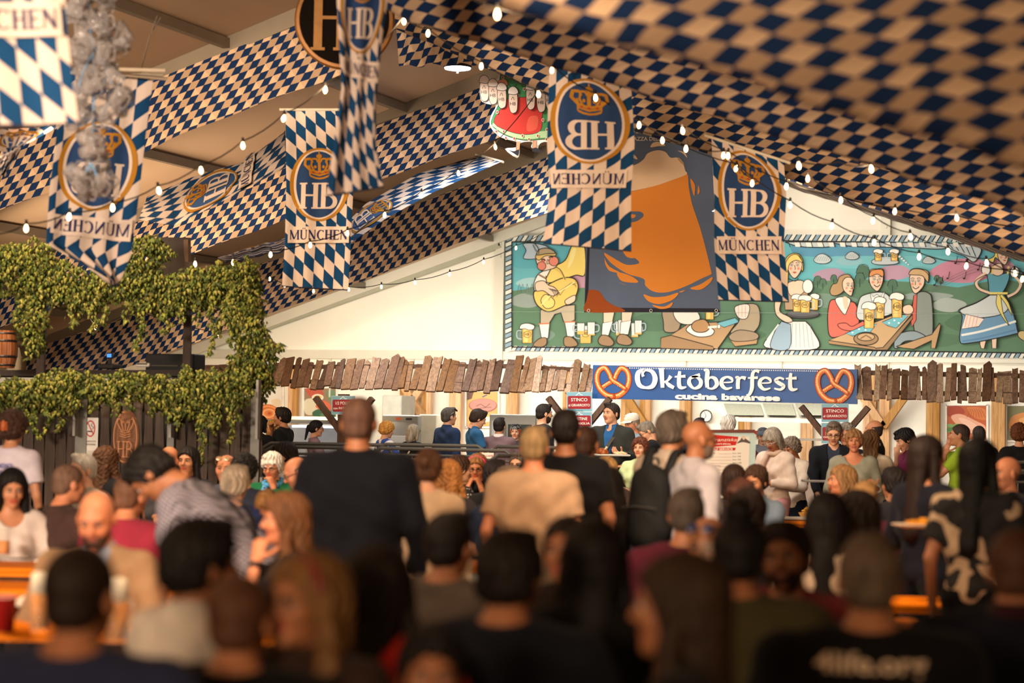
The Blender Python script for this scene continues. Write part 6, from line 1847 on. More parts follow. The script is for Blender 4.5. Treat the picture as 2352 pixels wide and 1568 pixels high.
def ontop(px, py, h=.76): return PH(px, py, h)
TB = {}
table(60, 14, 1297, 3.0, 'orange beer table before the woman with long black hair', .62)
table(60, 13, 1318, 3.0, 'orange bench between the two tables at the left edge', .27, .47, bench=True)
table(60, 12.2, 1345, 3.0, 'orange beer table behind the man in the tan blazer', .62)
table(110, 9, 1432, 2.4, 'orange beer table with tall beers and a red cup', .55)
table(980, 13, 1290, 2.2, 'orange beer table in the shade behind the navy sweater', .5)
table(640, 9.2, 1375, 1.1, 'orange beer table corner below the woman wearing a watch')
table(2100, 12, 1378, 2.2, 'upper orange beer table before the floral dress')
table(2090, 10.5, 1428, 1.8, 'lower orange beer table nearer than the one before the floral dress', .40)
table(1850, 19, 1197, 2.2, 'beer table carrying a basket of chips', .5)
table(1770, 17, 1222, 2.0, 'beer table with papers next to the young woman in a blue shirt', .5)
table(640, 17, 1130, 2.6, 'beer table of the white-haired woman in the green cardigan', .5)
table(230, 16, 1148, 2.6, 'beer table of the men next to the picket fence', .5)
table(1120, 17, 1175, 2.2, 'beer table of the woman with the pink headband', .5)
table(1300, 7, 1530, 2.2, 'dark beer table nearest the camera, between the seated backs', .5)

glass = mat('#f4eee2', .05, 0, 0, 3, spec=.6, key='glassware'); glass.node_tree.nodes['Principled BSDF'].inputs['Alpha'].default_value = .09
beer_m = mat('#cf8010', .25, 0, .08, 3, spec=.2)
foam_m = mat('#efe4cc', .8, 0, .05, 20, .3, 60)


def beer(px, py, label, h=.2, r=.036, fill=.75, handle=True, group='glasses of beer', foam=.22, base=None, table_h=.76, nm='beer_glass', p=None):
    p = PH(px, py, table_h) if p is None else p
    root = empty(nm, p, label, 'beer glass', group)
    b = MB(); b.lathe((0, 0, 0), [(0, 0), (r, 0), (r * 1.03, .01), (r * 1.08, h), (r * 1.0, h), (r * .96, .015), (0, .014)], 20, close=False); b.obj('glass', glass, root, smooth=True)
    hf = h * fill * (1 - foam)
    b = MB(); b.lathe((0, 0, 0), [(0, .016), (r * .93, .016), (r * .98, hf), (0, hf)], 18, close=False); b.obj('beer', beer_m, root, smooth=True)
    if foam:
        b = MB(); ft = h * fill * (1.0) + (h * .12 if fill > .9 else 0)
        b.lathe((0, 0, 0), [(0, hf), (r * .98, hf), (r * 1.02, ft), (r * .8, ft + .015), (r * .3, ft + .02), (0, ft + .018)], 18, close=False); b.obj('foam', foam_m, root, smooth=True)
    if handle:
        b = MB(); b.tube([(r, 0, h * .8), (r + .03, 0, h * .78), (r + .035, 0, h * .5), (r + .03, 0, h * .25), (r, 0, h * .22)], .007, 6); b.obj('handle', glass, root, smooth=True)
    return root


p = P(90, 1432, 9.0); p[2] = .76
beer(0, 0, 'tall full beer with a thick foam head left of the shaved man in navy', .205, .037, 1.0, p=p)
p = P(268, 1440, 8.6); p[2] = .76
beer(0, 0, 'tall foaming beer half hidden right of the shaved head in navy', .215, .042, 1.0, p=p)
p = P(8, 1262, 13.2); 
beer(0, 0, 'half drunk beer glass held at the left picture edge', .17, .036, .55, foam=0, p=p - np.array([0, 0, .04]), handle=False)
p = P(1626, 1332, 8.4)
beer(0, 0, 'nearly empty beer glass lifted to the mouth of the man with blue sunglasses', .15, .036, .45, foam=0, p=p, handle=False)
p = P(624, 1002, 27.0)
beer(0, 0, 'dimpled beer mug held to the mouth of the dark-haired young man in the queue', .17, .055, .6, foam=0, p=p)
p = P(1092, 1292, 11.0); p[2] = .76
beer(0, 0, 'small beer glass beside the dark head in the grey-brown tee', .13, .032, .6, foam=0, p=p, handle=False)
# red cup
p = P(2, 1434, 9.0); p[2] = .76
root = empty('red_cup', p, 'tall red paper cup on the table at the left border', 'cup')
b = MB(); b.lathe((0, 0, 0), [(0, 0), (.052, 0), (.064, .14), (.066, .142), (.062, .142), (.05, .006)], 24, close=False); b.obj('body', mat('#a81c18', .45), root, smooth=True)
b = MB(); b.tube([(.065 * math.cos(a), .065 * math.sin(a), .142) for a in np.linspace(0, 6.283, 25)[:-1]], .003, 5, closed=True); b.obj('rim', mat('#d8b0a8', .5), root)
A = Art(lambda u, v, h: np.array([(.0585 + h) * math.sin(u / .0585 - 1.2), -(.0585 + h) * math.cos(u / .0585 - 1.2), v]) * 1.06, .0008)
A.curve([(.03, .03), (.045, .06), (.03, .09), (.05, .11), (.065, .09), (.05, .06), (.06, .03)], .007, '#d8a8a0')
A.obj('print', root, None, world=False)
# napkins, papers
def paper(px, py, w_, d_, label, col='#e4ded2', h=.776, nm='napkin', cr=0.0):
    p = PH(px, py, h); r = random.Random(int(px))
    n = 5; V = []; 
    for j in range(n + 1):
        for i in range(n + 1): V.append(((i / n - .5) * w_, (j / n - .5) * d_, cr * r.uniform(0, 1)))
    V = np.array(V); 
    Fc = [[j * (n + 1) + i, j * (n + 1) + i + 1, (j + 1) * (n + 1) + i + 1, (j + 1) * (n + 1) + i] for j in range(n) for i in range(n)]
    V2 = V + [0, 0, .002]; N = len(V)
    o = mesh(nm, np.vstack([V, V2]), [f[::-1] for f in Fc] + [[i + N for i in f] for f in Fc], mat(col, .8), None, loc=p, rot=(0, 0, .4))
    tag(o, label, 'paper')
paper(70, 1272, .34, .22, 'white paper sheets on the table before the long black-haired woman')
paper(15, 1278, .3, .2, 'second pile of white papers at the left border', '#d6cfc4')
paper(42, 1395, .12, .10, 'crumpled white napkin between the red cup and the tall beer', cr=.05)
paper(1790, 1190, .3, .22, 'white sheet lying on the table near the chip basket', '#d9d2c6')
paper(360, 1338, .07, .06, 'small crumpled tissue beside the grey-white shirt', cr=.03)
# bottle & glass near the seated group
p = P(278, 1165, 15.8); p[2] = .776
root = empty('glass_bottle', p, 'small clear bottle standing behind the bald man in the blazer', 'bottle'); b = MB(); b.lathe((0, 0, 0), [(0, 0), (.032, 0), (.034, .02), (.034, .11), (.015, .15), (.014, .19), (0, .19)], 16); b.obj('body', mat('#b9c2b8', .1, 0, 0, trans=.6), root, smooth=True)
b = MB(); b.lathe((0, 0, .03), [(.0346, 0), (.0346, .06)], 16, close=False); b.obj('paper_label', mat('#c9bfae', .7), root)
p = P(584, 1120, 17.5); p[2] = .776
root = empty('red_bucket', p, 'red plastic tub by the elbow of the woman in the green cardigan', 'tub'); b = MB(); b.lathe((0, 0, 0), [(0, 0), (.05, 0), (.065, .12), (.068, .12), (.06, .11), (.046, .01)], 18, close=False); b.obj('body', mat('#b8281c', .5), root, smooth=True); b = MB(); b.tube([(.066 * math.cos(a), .066 * math.sin(a), .12) for a in np.linspace(0, 6.283, 19)[:-1]], .004, 5, closed=True); b.obj('rim', mat('#d8c8c0', .5), root)
p = P(580, 1118, 17.9); p[2] = .776
root = empty('menu_holder', p, 'folded white and blue lozenge table card beside the red tub', 'table card'); b = MB(); b.prism([(-.05, 0), (.05, 0), (.05, .16), (-.05, .16)], .004, (0, 0, 0), ux, (0, 0, 1)); b.obj('card', lozm('flag', '#e4ded6', '#3a88b8', 'flag'), root)
# chips basket on the far table
def chips(p, label, n=26, R=.085, tray=True, parent=None):
    root = empty('chip_basket', p, label, 'food')
    b = MB(); V = [(-.10, -.07, 0), (.10, -.07, 0), (.10, .07, 0), (-.10, .07, 0), (-.125, -.09, .05), (.125, -.09, .05), (.125, .09, .05), (-.125, .09, .05)]
    b.add(V, [[0, 3, 2, 1], [0, 1, 5, 4], [1, 2, 6, 5], [2, 3, 7, 6], [3, 0, 4, 7]]); b.obj('basket', mat('#d9a050', .6), root)
    r = random.Random(5)
    for k in range(n):
        b = MB(); a = r.uniform(0, 3.14); L = r.uniform(.05, .08); cx, cy, cz = r.uniform(-.08, .08), r.uniform(-.05, .05), .05 + r.uniform(0, .035)
        b.box((cx, cy, cz), (L, .011, .011), np.array(Matrix.Rotation(a, 3, 'Z') @ Matrix.Rotation(r.uniform(-.6, .6), 3, 'Y'))); b.obj('chip', mat('#e0a83c', .6), root)
    return root
p = PH(1866, 1188, .776); chips(p, 'yellow chips in a paper basket on the far beer table')
def tray(p, label, w_=.46, d_=.32, col='#a8a49a', rz=.35):
    root = empty('serving_tray', p, label, 'tray', rz=rz)
    b = MB(); b.box((0, 0, 0), (w_, d_, .008), bev=.003); b.obj('base', mat(col, .4, .1), root)
    b = MB(); b.tube([(-w_ / 2, -d_ / 2, .008), (w_ / 2, -d_ / 2, .008), (w_ / 2, d_ / 2, .008), (-w_ / 2, d_ / 2, .008)], .008, 6, closed=True); b.obj('rim', mat(col, .4, .1), root)
    return root
tray(PH(1832, 1191, .772), 'grey tray under the chips on the far beer table')
# tray with roast carried by the man in the blue polo
TP1 = P(1404, 1046, 24.1)
tray(TP1, 'grey tray with roast knuckle carried by the man in the blue polo', .40, .28, '#b8b2a8')
root = empty('roast_knuckle', TP1 + RT * -.10 + np.array([0, 0, .012]), 'dark roast pork knuckle on the tray of the man in the blue polo', 'food')
b = MB()
for k in range(7):
    a = k * .9; b.lathe((.035 * math.cos(a), .03 * math.sin(a), .02 + .008 * (k % 3)), [(0, -.03), (.03, -.02), (.042, .0), (.03, .03), (0, .042)], 9, axis=(math.cos(a) * .4, math.sin(a) * .4, 1))
b.obj('meat', mat('#8a4416', .35, 0, .4, 40, .6, 50), root, smooth=True)
b = MB(); b.tube([(.03, 0, .05), (.055, -.01, .085)], [.009, .013], 7); b.obj('bone', mat('#d8c8a8', .5), root)
root = empty('bread_slices', TP1 + RT * .07 + np.array([0, 0, .012]), 'pale bread slices beside the roast on the carried tray', 'food')
for k in range(3):
    b = MB(); b.lathe((k * .035, 0, .012 + .003 * k), [(0, -.01), (.04, -.01), (.045, 0), (.04, .01), (0, .012)], 14, axis=(.3, 0, 1)); b.obj('slice', mat('#d9b08a', .7), root, smooth=True)
# tray of the blond woman in sage
TP2 = P(1990, 1111, 22.2)
tray(TP2, 'tray with rolls carried by the woman in the sage top', .42, .3, '#8f7466')
for k, (dx, cl, lb) in enumerate(((-.12, '#c87a2c', 'orange schnitzel on the tray of the woman in the sage top'), (0.0, '#dba060', 'folded bread next to the schnitzel on the sage woman tray'), (.11, '#d8925a', 'round roll at the end of the sage woman tray'))):
    b = MB(); b.lathe((0, 0, 0), [(0, -.012), (.05, -.01), (.06, .005), (.045, .03), (0, .036)], 14); o = b.obj('bread_roll', mat(cl, .6, 0, .3, 30), loc=TP2 + RT * dx + np.array([0, 0, .02]), smooth=True); tag(o, lb, 'food')
# small tray of the man in the striped jacket
TP3 = P(1885, 1106, 22.6)
tray(TP3, 'grey tray held low by the man in the dark striped jacket', .36, .26, '#8a8684')
# plate with chips carried by the long dark-haired woman
TP4 = P(2105, 1211, 11.4)
root = empty('carried_plate', TP4, 'white plate carried by the long-haired woman in the navy cardigan', 'plate')
b = MB(); b.lathe((0, 0, 0), [(0, 0), (.08, 0), (.13, .014), (.132, .018), (.08, .006), (0, .005)], 28, close=False); b.obj('plate_body', mat('#d8c8b4', .3), root, smooth=True)
root = empty('carried_chips', TP4 + RT * .05 + np.array([0, 0, .02]), 'heap of yellow chips on the plate of the woman in the navy cardigan', 'food')
r = random.Random(8)
for k in range(24):
    b = MB(); b.box((r.uniform(-.07, .06), r.uniform(-.05, .05), r.uniform(0, .025)), (r.uniform(.05, .08), .012, .012), np.array(Matrix.Rotation(r.uniform(-.6, .6), 3, 'Z'))); b.obj('chip', mat('#c98a20', .6), root)
# ================================================================== people
f32 = np.float32


def snet(Fv, org, h):
    """surface from a signed distance grid: one vertex per crossed cell, one quad per crossed edge"""
    S = Fv < 0
    nx, ny, nz = Fv.shape
    acc = np.zeros((nx - 1, ny - 1, nz - 1, 3), f32); cnt = np.zeros((nx - 1, ny - 1, nz - 1), f32)
    for ax in range(3):
        for a in (0, 1):
            for b in (0, 1):
                s0 = [None] * 3; s1 = [None] * 3; off = [0.0, 0.0, 0.0]
                o = [i for i in range(3) if i != ax]
                for d, v in zip(o, (a, b)):
                    s0[d] = s1[d] = slice(v, Fv.shape[d] - 1 + v); off[d] = v
                s0[ax] = slice(0, Fv.shape[ax] - 1); s1[ax] = slice(1, Fv.shape[ax])
                s0, s1 = tuple(s0), tuple(s1)
                cr = S[s0] != S[s1]
                f0, f1 = Fv[s0][cr], Fv[s1][cr]
                t = f0 / (f0 - f1)
                p = np.empty((len(t), 3), f32); p[:] = off; p[:, ax] = t
                acc[cr] += p; cnt[cr] += 1
    m = cnt > 0
    idx = np.full(cnt.shape, -1, np.int32); idx[m] = np.arange(m.sum())
    base = np.argwhere(m).astype(f32)
    V = (base + acc[m] / cnt[m][:, None]) * h + org
    Q = []
    I = idx
    cx = (S[:-1, 1:-1, 1:-1] != S[1:, 1:-1, 1:-1]); fl_ = S[:-1, 1:-1, 1:-1]
    q = np.stack([I[:, :-1, :-1], I[:, 1:, :-1], I[:, 1:, 1:], I[:, :-1, 1:]], -1)
    Q.append(np.where(fl_[cx][:, None], q[cx], q[cx][:, ::-1]))
    cy = (S[1:-1, :-1, 1:-1] != S[1:-1, 1:, 1:-1]); fl_ = S[1:-1, :-1, 1:-1]
    q = np.stack([I[:-1, :, :-1], I[:-1, :, 1:], I[1:, :, 1:], I[1:, :, :-1]], -1)
    Q.append(np.where(fl_[cy][:, None], q[cy], q[cy][:, ::-1]))
    cz = (S[1:-1, 1:-1, :-1] != S[1:-1, 1:-1, 1:]); fl_ = S[1:-1, 1:-1, :-1]
    q = np.stack([I[:-1, :-1, :], I[1:, :-1, :], I[1:, 1:, :], I[:-1, 1:, :]], -1)
    Q.append(np.where(fl_[cz][:, None], q[cz], q[cz][:, ::-1]))
    return V, np.concatenate(Q).astype(np.int32)


class Fld:
    def __init__(s, lo, hi, h):
        s.h = h; s.org = np.array(lo, f32) - h * 2
        n = [int(math.ceil((b - a) / h)) + 5 for a, b in zip(lo, hi)]
        s.X = (s.org[0] + h * np.arange(n[0], dtype=f32))[:, None, None]
        s.Y = (s.org[1] + h * np.arange(n[1], dtype=f32))[None, :, None]
        s.Z = (s.org[2] + h * np.arange(n[2], dtype=f32))[None, None, :]
        s.F = np.full(n, 9.0, f32)
    def cone(s, a, b, ra, rb, sq=None):
        """rounded cone; sq=(axis vector, factor) flattens it across that axis"""
        a = np.asarray(a, f32); d = np.asarray(b, f32) - a
        px, py, pz = s.X - a[0], s.Y - a[1], s.Z - a[2]
        L = max(1e-8, float(d @ d))
        t = np.clip((px * d[0] + py * d[1] + pz * d[2]) / L, 0, 1)
        x, y, z = px - t * d[0], py - t * d[1], pz - t * d[2]
        if sq is None: D_ = np.sqrt(x * x + y * y + z * z)
        else:
            ax, k = sq; ax = np.asarray(ax, f32)
            c = x * ax[0] + y * ax[1] + z * ax[2]
            D_ = np.sqrt(np.maximum(x * x + y * y + z * z + (k * k - 1) * c * c, 0))
        return D_ - (ra + (rb - ra) * t)
    def ell(s, c, r, R=None):
        x, y, z = s.X - c[0], s.Y - c[1], s.Z - c[2]
        if R is not None:
            R = np.asarray(R, f32)
            x, y, z = (x * R[0, 0] + y * R[1, 0] + z * R[2, 0], x * R[0, 1] + y * R[1, 1] + z * R[2, 1], x * R[0, 2] + y * R[1, 2] + z * R[2, 2])
        k0 = np.sqrt((x / r[0]) ** 2 + (y / r[1]) ** 2 + (z / r[2]) ** 2)
        return (k0 - 1) * min(r)
    def u(s, d, k=0.02):
        if k <= 0: s.F = np.minimum(s.F, d)
        else:
            hh = np.maximum(k - np.abs(s.F - d), 0) / k
            s.F = np.minimum(s.F, d) - hh * hh * k * .25
        return s
    def sub(s, d, k=0.01):
        d = -d; hh = np.maximum(k - np.abs(s.F - d), 0) / k
        s.F = np.maximum(s.F, d) + hh * hh * k * .25
        return s
    def cut(s, d): s.F = np.maximum(s.F, d); return s
    def surf(s): return snet(s.F, s.org, s.h)


def rotm(ax, a):
    return np.array(Matrix.Rotation(a, 3, ax))


SKINS = {'l': '#c99474', 'm': '#b57c5a', 't': '#9a6444', 'p': '#d8a88c', 'r': '#c4805e'}


def head_mesh(h, fem, beard=0, jaw=1.0, ears=True):
    S = Fld((-.095, -.115, -.15), (.095, .135, .125), h)
    S.F = S.ell((0, -.012, .032), (.076, .096, .086))
    S.u(S.ell((0, .030, -.022), (.062 * jaw, .064, .078)), .03)
    S.u(S.ell((0, .042, -.075), (.040 * jaw, .042, .036)), .03)
    S.u(S.ell((0, .076, -.094), (.020, .016, .017)), .018)
    S.u(S.cone((-.034, .078, .030), (.034, .078, .030), .012, .012), .02)
    for s in (-1, 1):
        S.sub(S.ell((s * .030, .103, .008), (.019, .016, .012)), .012)
        S.u(S.ell((s * .038, .066, -.026), (.022, .022, .02)), .02)
        if ears: S.u(S.ell((s * .080, -.008, -.008), (.009, .020, .032), rotm('Z', s * -.25)), .008)
    S.u(S.cone((0, .090, .016), (0, .112, -.020), .008, .012), .012)
    S.u(S.cone((-.011, .098, -.026), (.011, .098, -.026), .0085, .0085), .008)
    S.u(S.cone((-.016, .088, -.050), (.016, .088, -.050), .0065, .0065), .006)
    S.u(S.cone((-.013, .087, -.062), (.013, .087, -.062), .0075, .0075), .006)
    S.u(S.cone((0, -.015, -.05), (0, -.035, -.16), .052 if not fem else .045, .056 if not fem else .047), .025)
    V, Q = S.surf()
    c = V[Q].mean(1)
    mi = np.zeros(len(Q), int)
    lip = (np.abs(c[:, 0]) < .024) & (c[:, 1] > .083) & (c[:, 2] > -.070) & (c[:, 2] < -.045)
    mi[lip] = 1
    return V, Q, mi


def hair_mesh(h, st, seed=0):
    """hair as a solid shaped round the skull, in head space"""
    R = np.random.RandomState(seed)
    big = st in ('long', 'wavy', 'longcurl', 'pony', 'bob', 'half')
    zlo = {'long': -.52, 'wavy': -.50, 'longcurl': -.42, 'half': -.42, 'pony': -.22, 'bob': -.16}.get(st, -.12)
    S = Fld((-.16 if big else -.13, -.20, zlo), (.16 if big else .13, .14, .22 if st in ('bun', 'topbun') else .16), h)
    th = {'buzz': .0045, 'short': .009, 'shortgrey': .012, 'thick': .018, 'curly': .032, 'afro': .04, 'bald': .004, 'long': .018, 'wavy': .022, 'longcurl': .03, 'half': .016, 'pony': .014, 'bun': .018, 'topbun': .014, 'bob': .022, 'pixie': .02, 'quiff': .018}.get(st, .012)
    S.F = S.ell((0, -.012, .034), (.077 + th, .097 + th, .087 + th))
    S.u(S.ell((0, -.05, -.03), (.060 + th, .05 + th, .05)), .02)
    # hairline: keep what lies above a line running from brow to ear to nape
    yk = np.array([-.2, -.09, -.05, -.015, .005, .030, .060, .085, .14], f32)
    zk = {'bald': [-.08, -.075, -.07, -.03, -.012, .10, .16, .2, .2]}.get(st, [-.10, -.098, -.085, -.035, -.020, .012, .058, .070, .078])
    if st in ('short', 'buzz', 'shortgrey', 'quiff'): zk = [-.085, -.08, -.065, -.025, -.016, .022, .060, .074, .08]
    if st in ('bob', 'long', 'wavy', 'longcurl'): zk = [-.6, -.6, -.6, -.6, -.14, -.05, .05, .072, .078]
    if st in ('half', 'pony', 'bun', 'topbun'): zk = [-.09, -.09, -.08, -.04, -.02, .02, .062, .076, .08]
    zl = np.interp(S.Y.ravel(), yk, zk).astype(f32)[None, :, None]
    fr = (S.X ** 2) * (6.0 if st != 'bald' else 0)     # the line drops toward the temples
    S.cut((zl - fr - S.Z + .005 * np.sin(S.X * 90 + 2 * np.sin(S.Y * 70)) * np.sin(S.Y * 80)) * .6)
    if st == 'bald': S.cut((S.Z - .045 + (S.Y + .05) * .15) * .8)
    if st in ('short', 'quiff', 'thick', 'pixie'): S.u(S.ell((.01, .055, .112), (.05, .035, .020 if st != 'quiff' else .03)), .02)
    if st in ('long', 'wavy', 'longcurl', 'half'):
        L = {'long': -.44, 'wavy': -.40, 'longcurl': -.33, 'half': -.36}[st]; wd = {'long': 1.0, 'wavy': 1.1, 'longcurl': 1.25, 'half': 1.0}[st]
        S.u(S.cone((0, -.055, .02), (0, -.10, L), .085 * wd, .072 * wd, ((0, 1, 0), 1.5)), .03)
        if st != 'half':
            for s in (-1, 1):
                S.u(S.cone((s * .080, .000, .02), (s * .098 * wd, .005, L * .6), .026, .040), .02)
                S.u(S.cone((s * .098 * wd, .005, L * .6), (s * .095 * wd, .02, L * .85), .040, .018), .02)
    if st == 'bob':
        S.u(S.cone((0, -.05, .0), (0, -.065, -.10), .088, .080, ((0, 1, 0), 1.3)), .02)
        for s in (-1, 1): S.u(S.cone((s * .078, -.0, .02), (s * .082, .01, -.10), .028, .024), .02)
        S.u(S.cone((-.05, .085, .055), (.05, .085, .055), .016, .016), .02)
    if st == 'pixie': S.u(S.cone((-.05, .082, .06), (.045, .085, .052), .015, .015), .02)
    if st == 'bun': S.u(S.ell((0, -.115, .055), (.045, .038, .045)), .012)
    if st == 'topbun': S.u(S.ell((0, -.055, .150), (.048, .045, .048)), .012)
    if st == 'pony':
        S.u(S.ell((0, -.112, .02), (.022, .022, .022)), .01); S.u(S.cone((0, -.13, .01), (0, -.145, -.19), .030, .014), .012)
    X, Y, Z = np.broadcast_arrays(S.X, S.Y, S.Z)
    near = np.abs(S.F) < .04
    d = np.zeros_like(S.F)
    x, y, z = X[near], Y[near], Z[near]
    if st in ('curly', 'afro', 'longcurl'):
        a = 95.0
        n = np.sin(x * a + 2 * np.sin(z * 50)) * np.sin(y * a + 1.3) * np.sin(z * a + 2 * np.sin(x * 40)) + .5 * np.sin(x * 190 + z * 70) * np.sin(y * 170 + 2) * np.sin(z * 180)
        d[near] = .011 * n
    elif st in ('wavy', 'thick', 'bun', 'pixie', 'half'):
        ph = np.arctan2(x, y + .02)
        n = np.sin(ph * 17 + 3.0 * np.sin(z * 38 + seed)) + .5 * np.sin(ph * 31 + 5 * np.sin(z * 22))
        d[near] = .0042 * n
    else:
        ph = np.arctan2(x, y + .02)
        n = np.sin(ph * 23 + 1.5 * np.sin(z * 25 + seed)) + .5 * np.sin(ph * 47 + z * 30)
        d[near] = (.0005 if st in ('buzz', 'bald') else .0024) * n
    S.F = S.F + d
    return S.surf()


def hand_parts(S, w, d, n, curl, side, k=1.0):
    """five fingers rooted in a palm; d = direction of the hand, n = palm normal, side = +1 right / -1 left"""
    d = np.array(d, float); d /= np.linalg.norm(d); n = np.array(n, float); n -= d * (n @ d); n /= np.linalg.norm(n)
    lat = np.cross(d, n) * side     # toward the thumb
    pc = w + d * .05 * k
    S.u(S.cone(w, w + d * .02, .026 * k, .024 * k), .01)
    S.u(S.cone(w + d * .02 * k, w + d * .082 * k, .030 * k, .036 * k, (n, 2.1)), .012)
    for j, (o, L) in enumerate(((.030, .070), (.010, .078), (-.010, .073), (-.029, .056))):
        p = w + d * .088 * k + lat * o * k; dd = d.copy(); c = curl * (1 + .12 * j)
        for seg, f in enumerate((.45, .31, .24)):
            a = c * (.7, 1.0, .8)[seg]
            dd = dd * math.cos(a) + n * math.sin(a); dd /= np.linalg.norm(dd)
            q = p + dd * L * f * k
            S.u(S.cone(p, q, (.0092 - .0008 * seg) * k, (.0086 - .0009 * seg) * k), .002 if seg == 0 else .004)
            nn = np.cross(np.cross(dd, n), dd); n2 = nn / max(1e-6, np.linalg.norm(nn)); p = q
            nloc = n2
    p = w + d * .025 * k + lat * .026 * k; dd = d * .6 + lat * .75 + n * .25 * (1 + curl)
    for L in (.040, .032, .026):
        dd /= np.linalg.norm(dd); q = p + dd * L * k; S.u(S.cone(p, q, .0115 * k, .0098 * k), .006); p = q; dd = dd + d * .45 + n * .25 * curl


ARM = {  # elbow, wrist (for the right side, person facing +y), hand curl
    'down': ((.245, -.03, 1.13), (.255, .05, .885), .35),
    'table': ((.25, .10, 1.165), (.13, .33, 1.13), .35),
    'tray': ((.25, -.01, 1.14), (.20, .25, 1.15), .7),
    'face': ((.17, .19, 1.19), (.06, .15, 1.425), .8),
    'drink': ((.25, .17, 1.25), (.10, .20, 1.48), .9),
    'hip': ((.36, -.06, 1.18), (.20, .08, 1.03), .6),
    'bag': ((.26, .02, 1.14), (.06, .22, 1.12), .8),
    'phone': ((.23, .05, 1.14), (.16, .28, 1.22), .5),
    'up': ((.20, .22, 1.33), (.10, .10, 1.56), .5),
    'lean': ((.20, .16, 1.18), (.16, .30, .98), .4),
}
PERSON_N = [0]
EYEM = {}
_em = MB()
_em.lathe((0, 0, 0), [(0, -.0118), (.0075, -.0092), (.0118, 0), (.0098, .0066), (.0062, .0100)], 12, axis=(0, 1, 0), mi=0, close=False)
_em.lathe((0, 0, 0), [(.0062, .0100), (.0033, .0114), (0, .0121)], 12, axis=(0, 1, 0), mi=1, close=False)


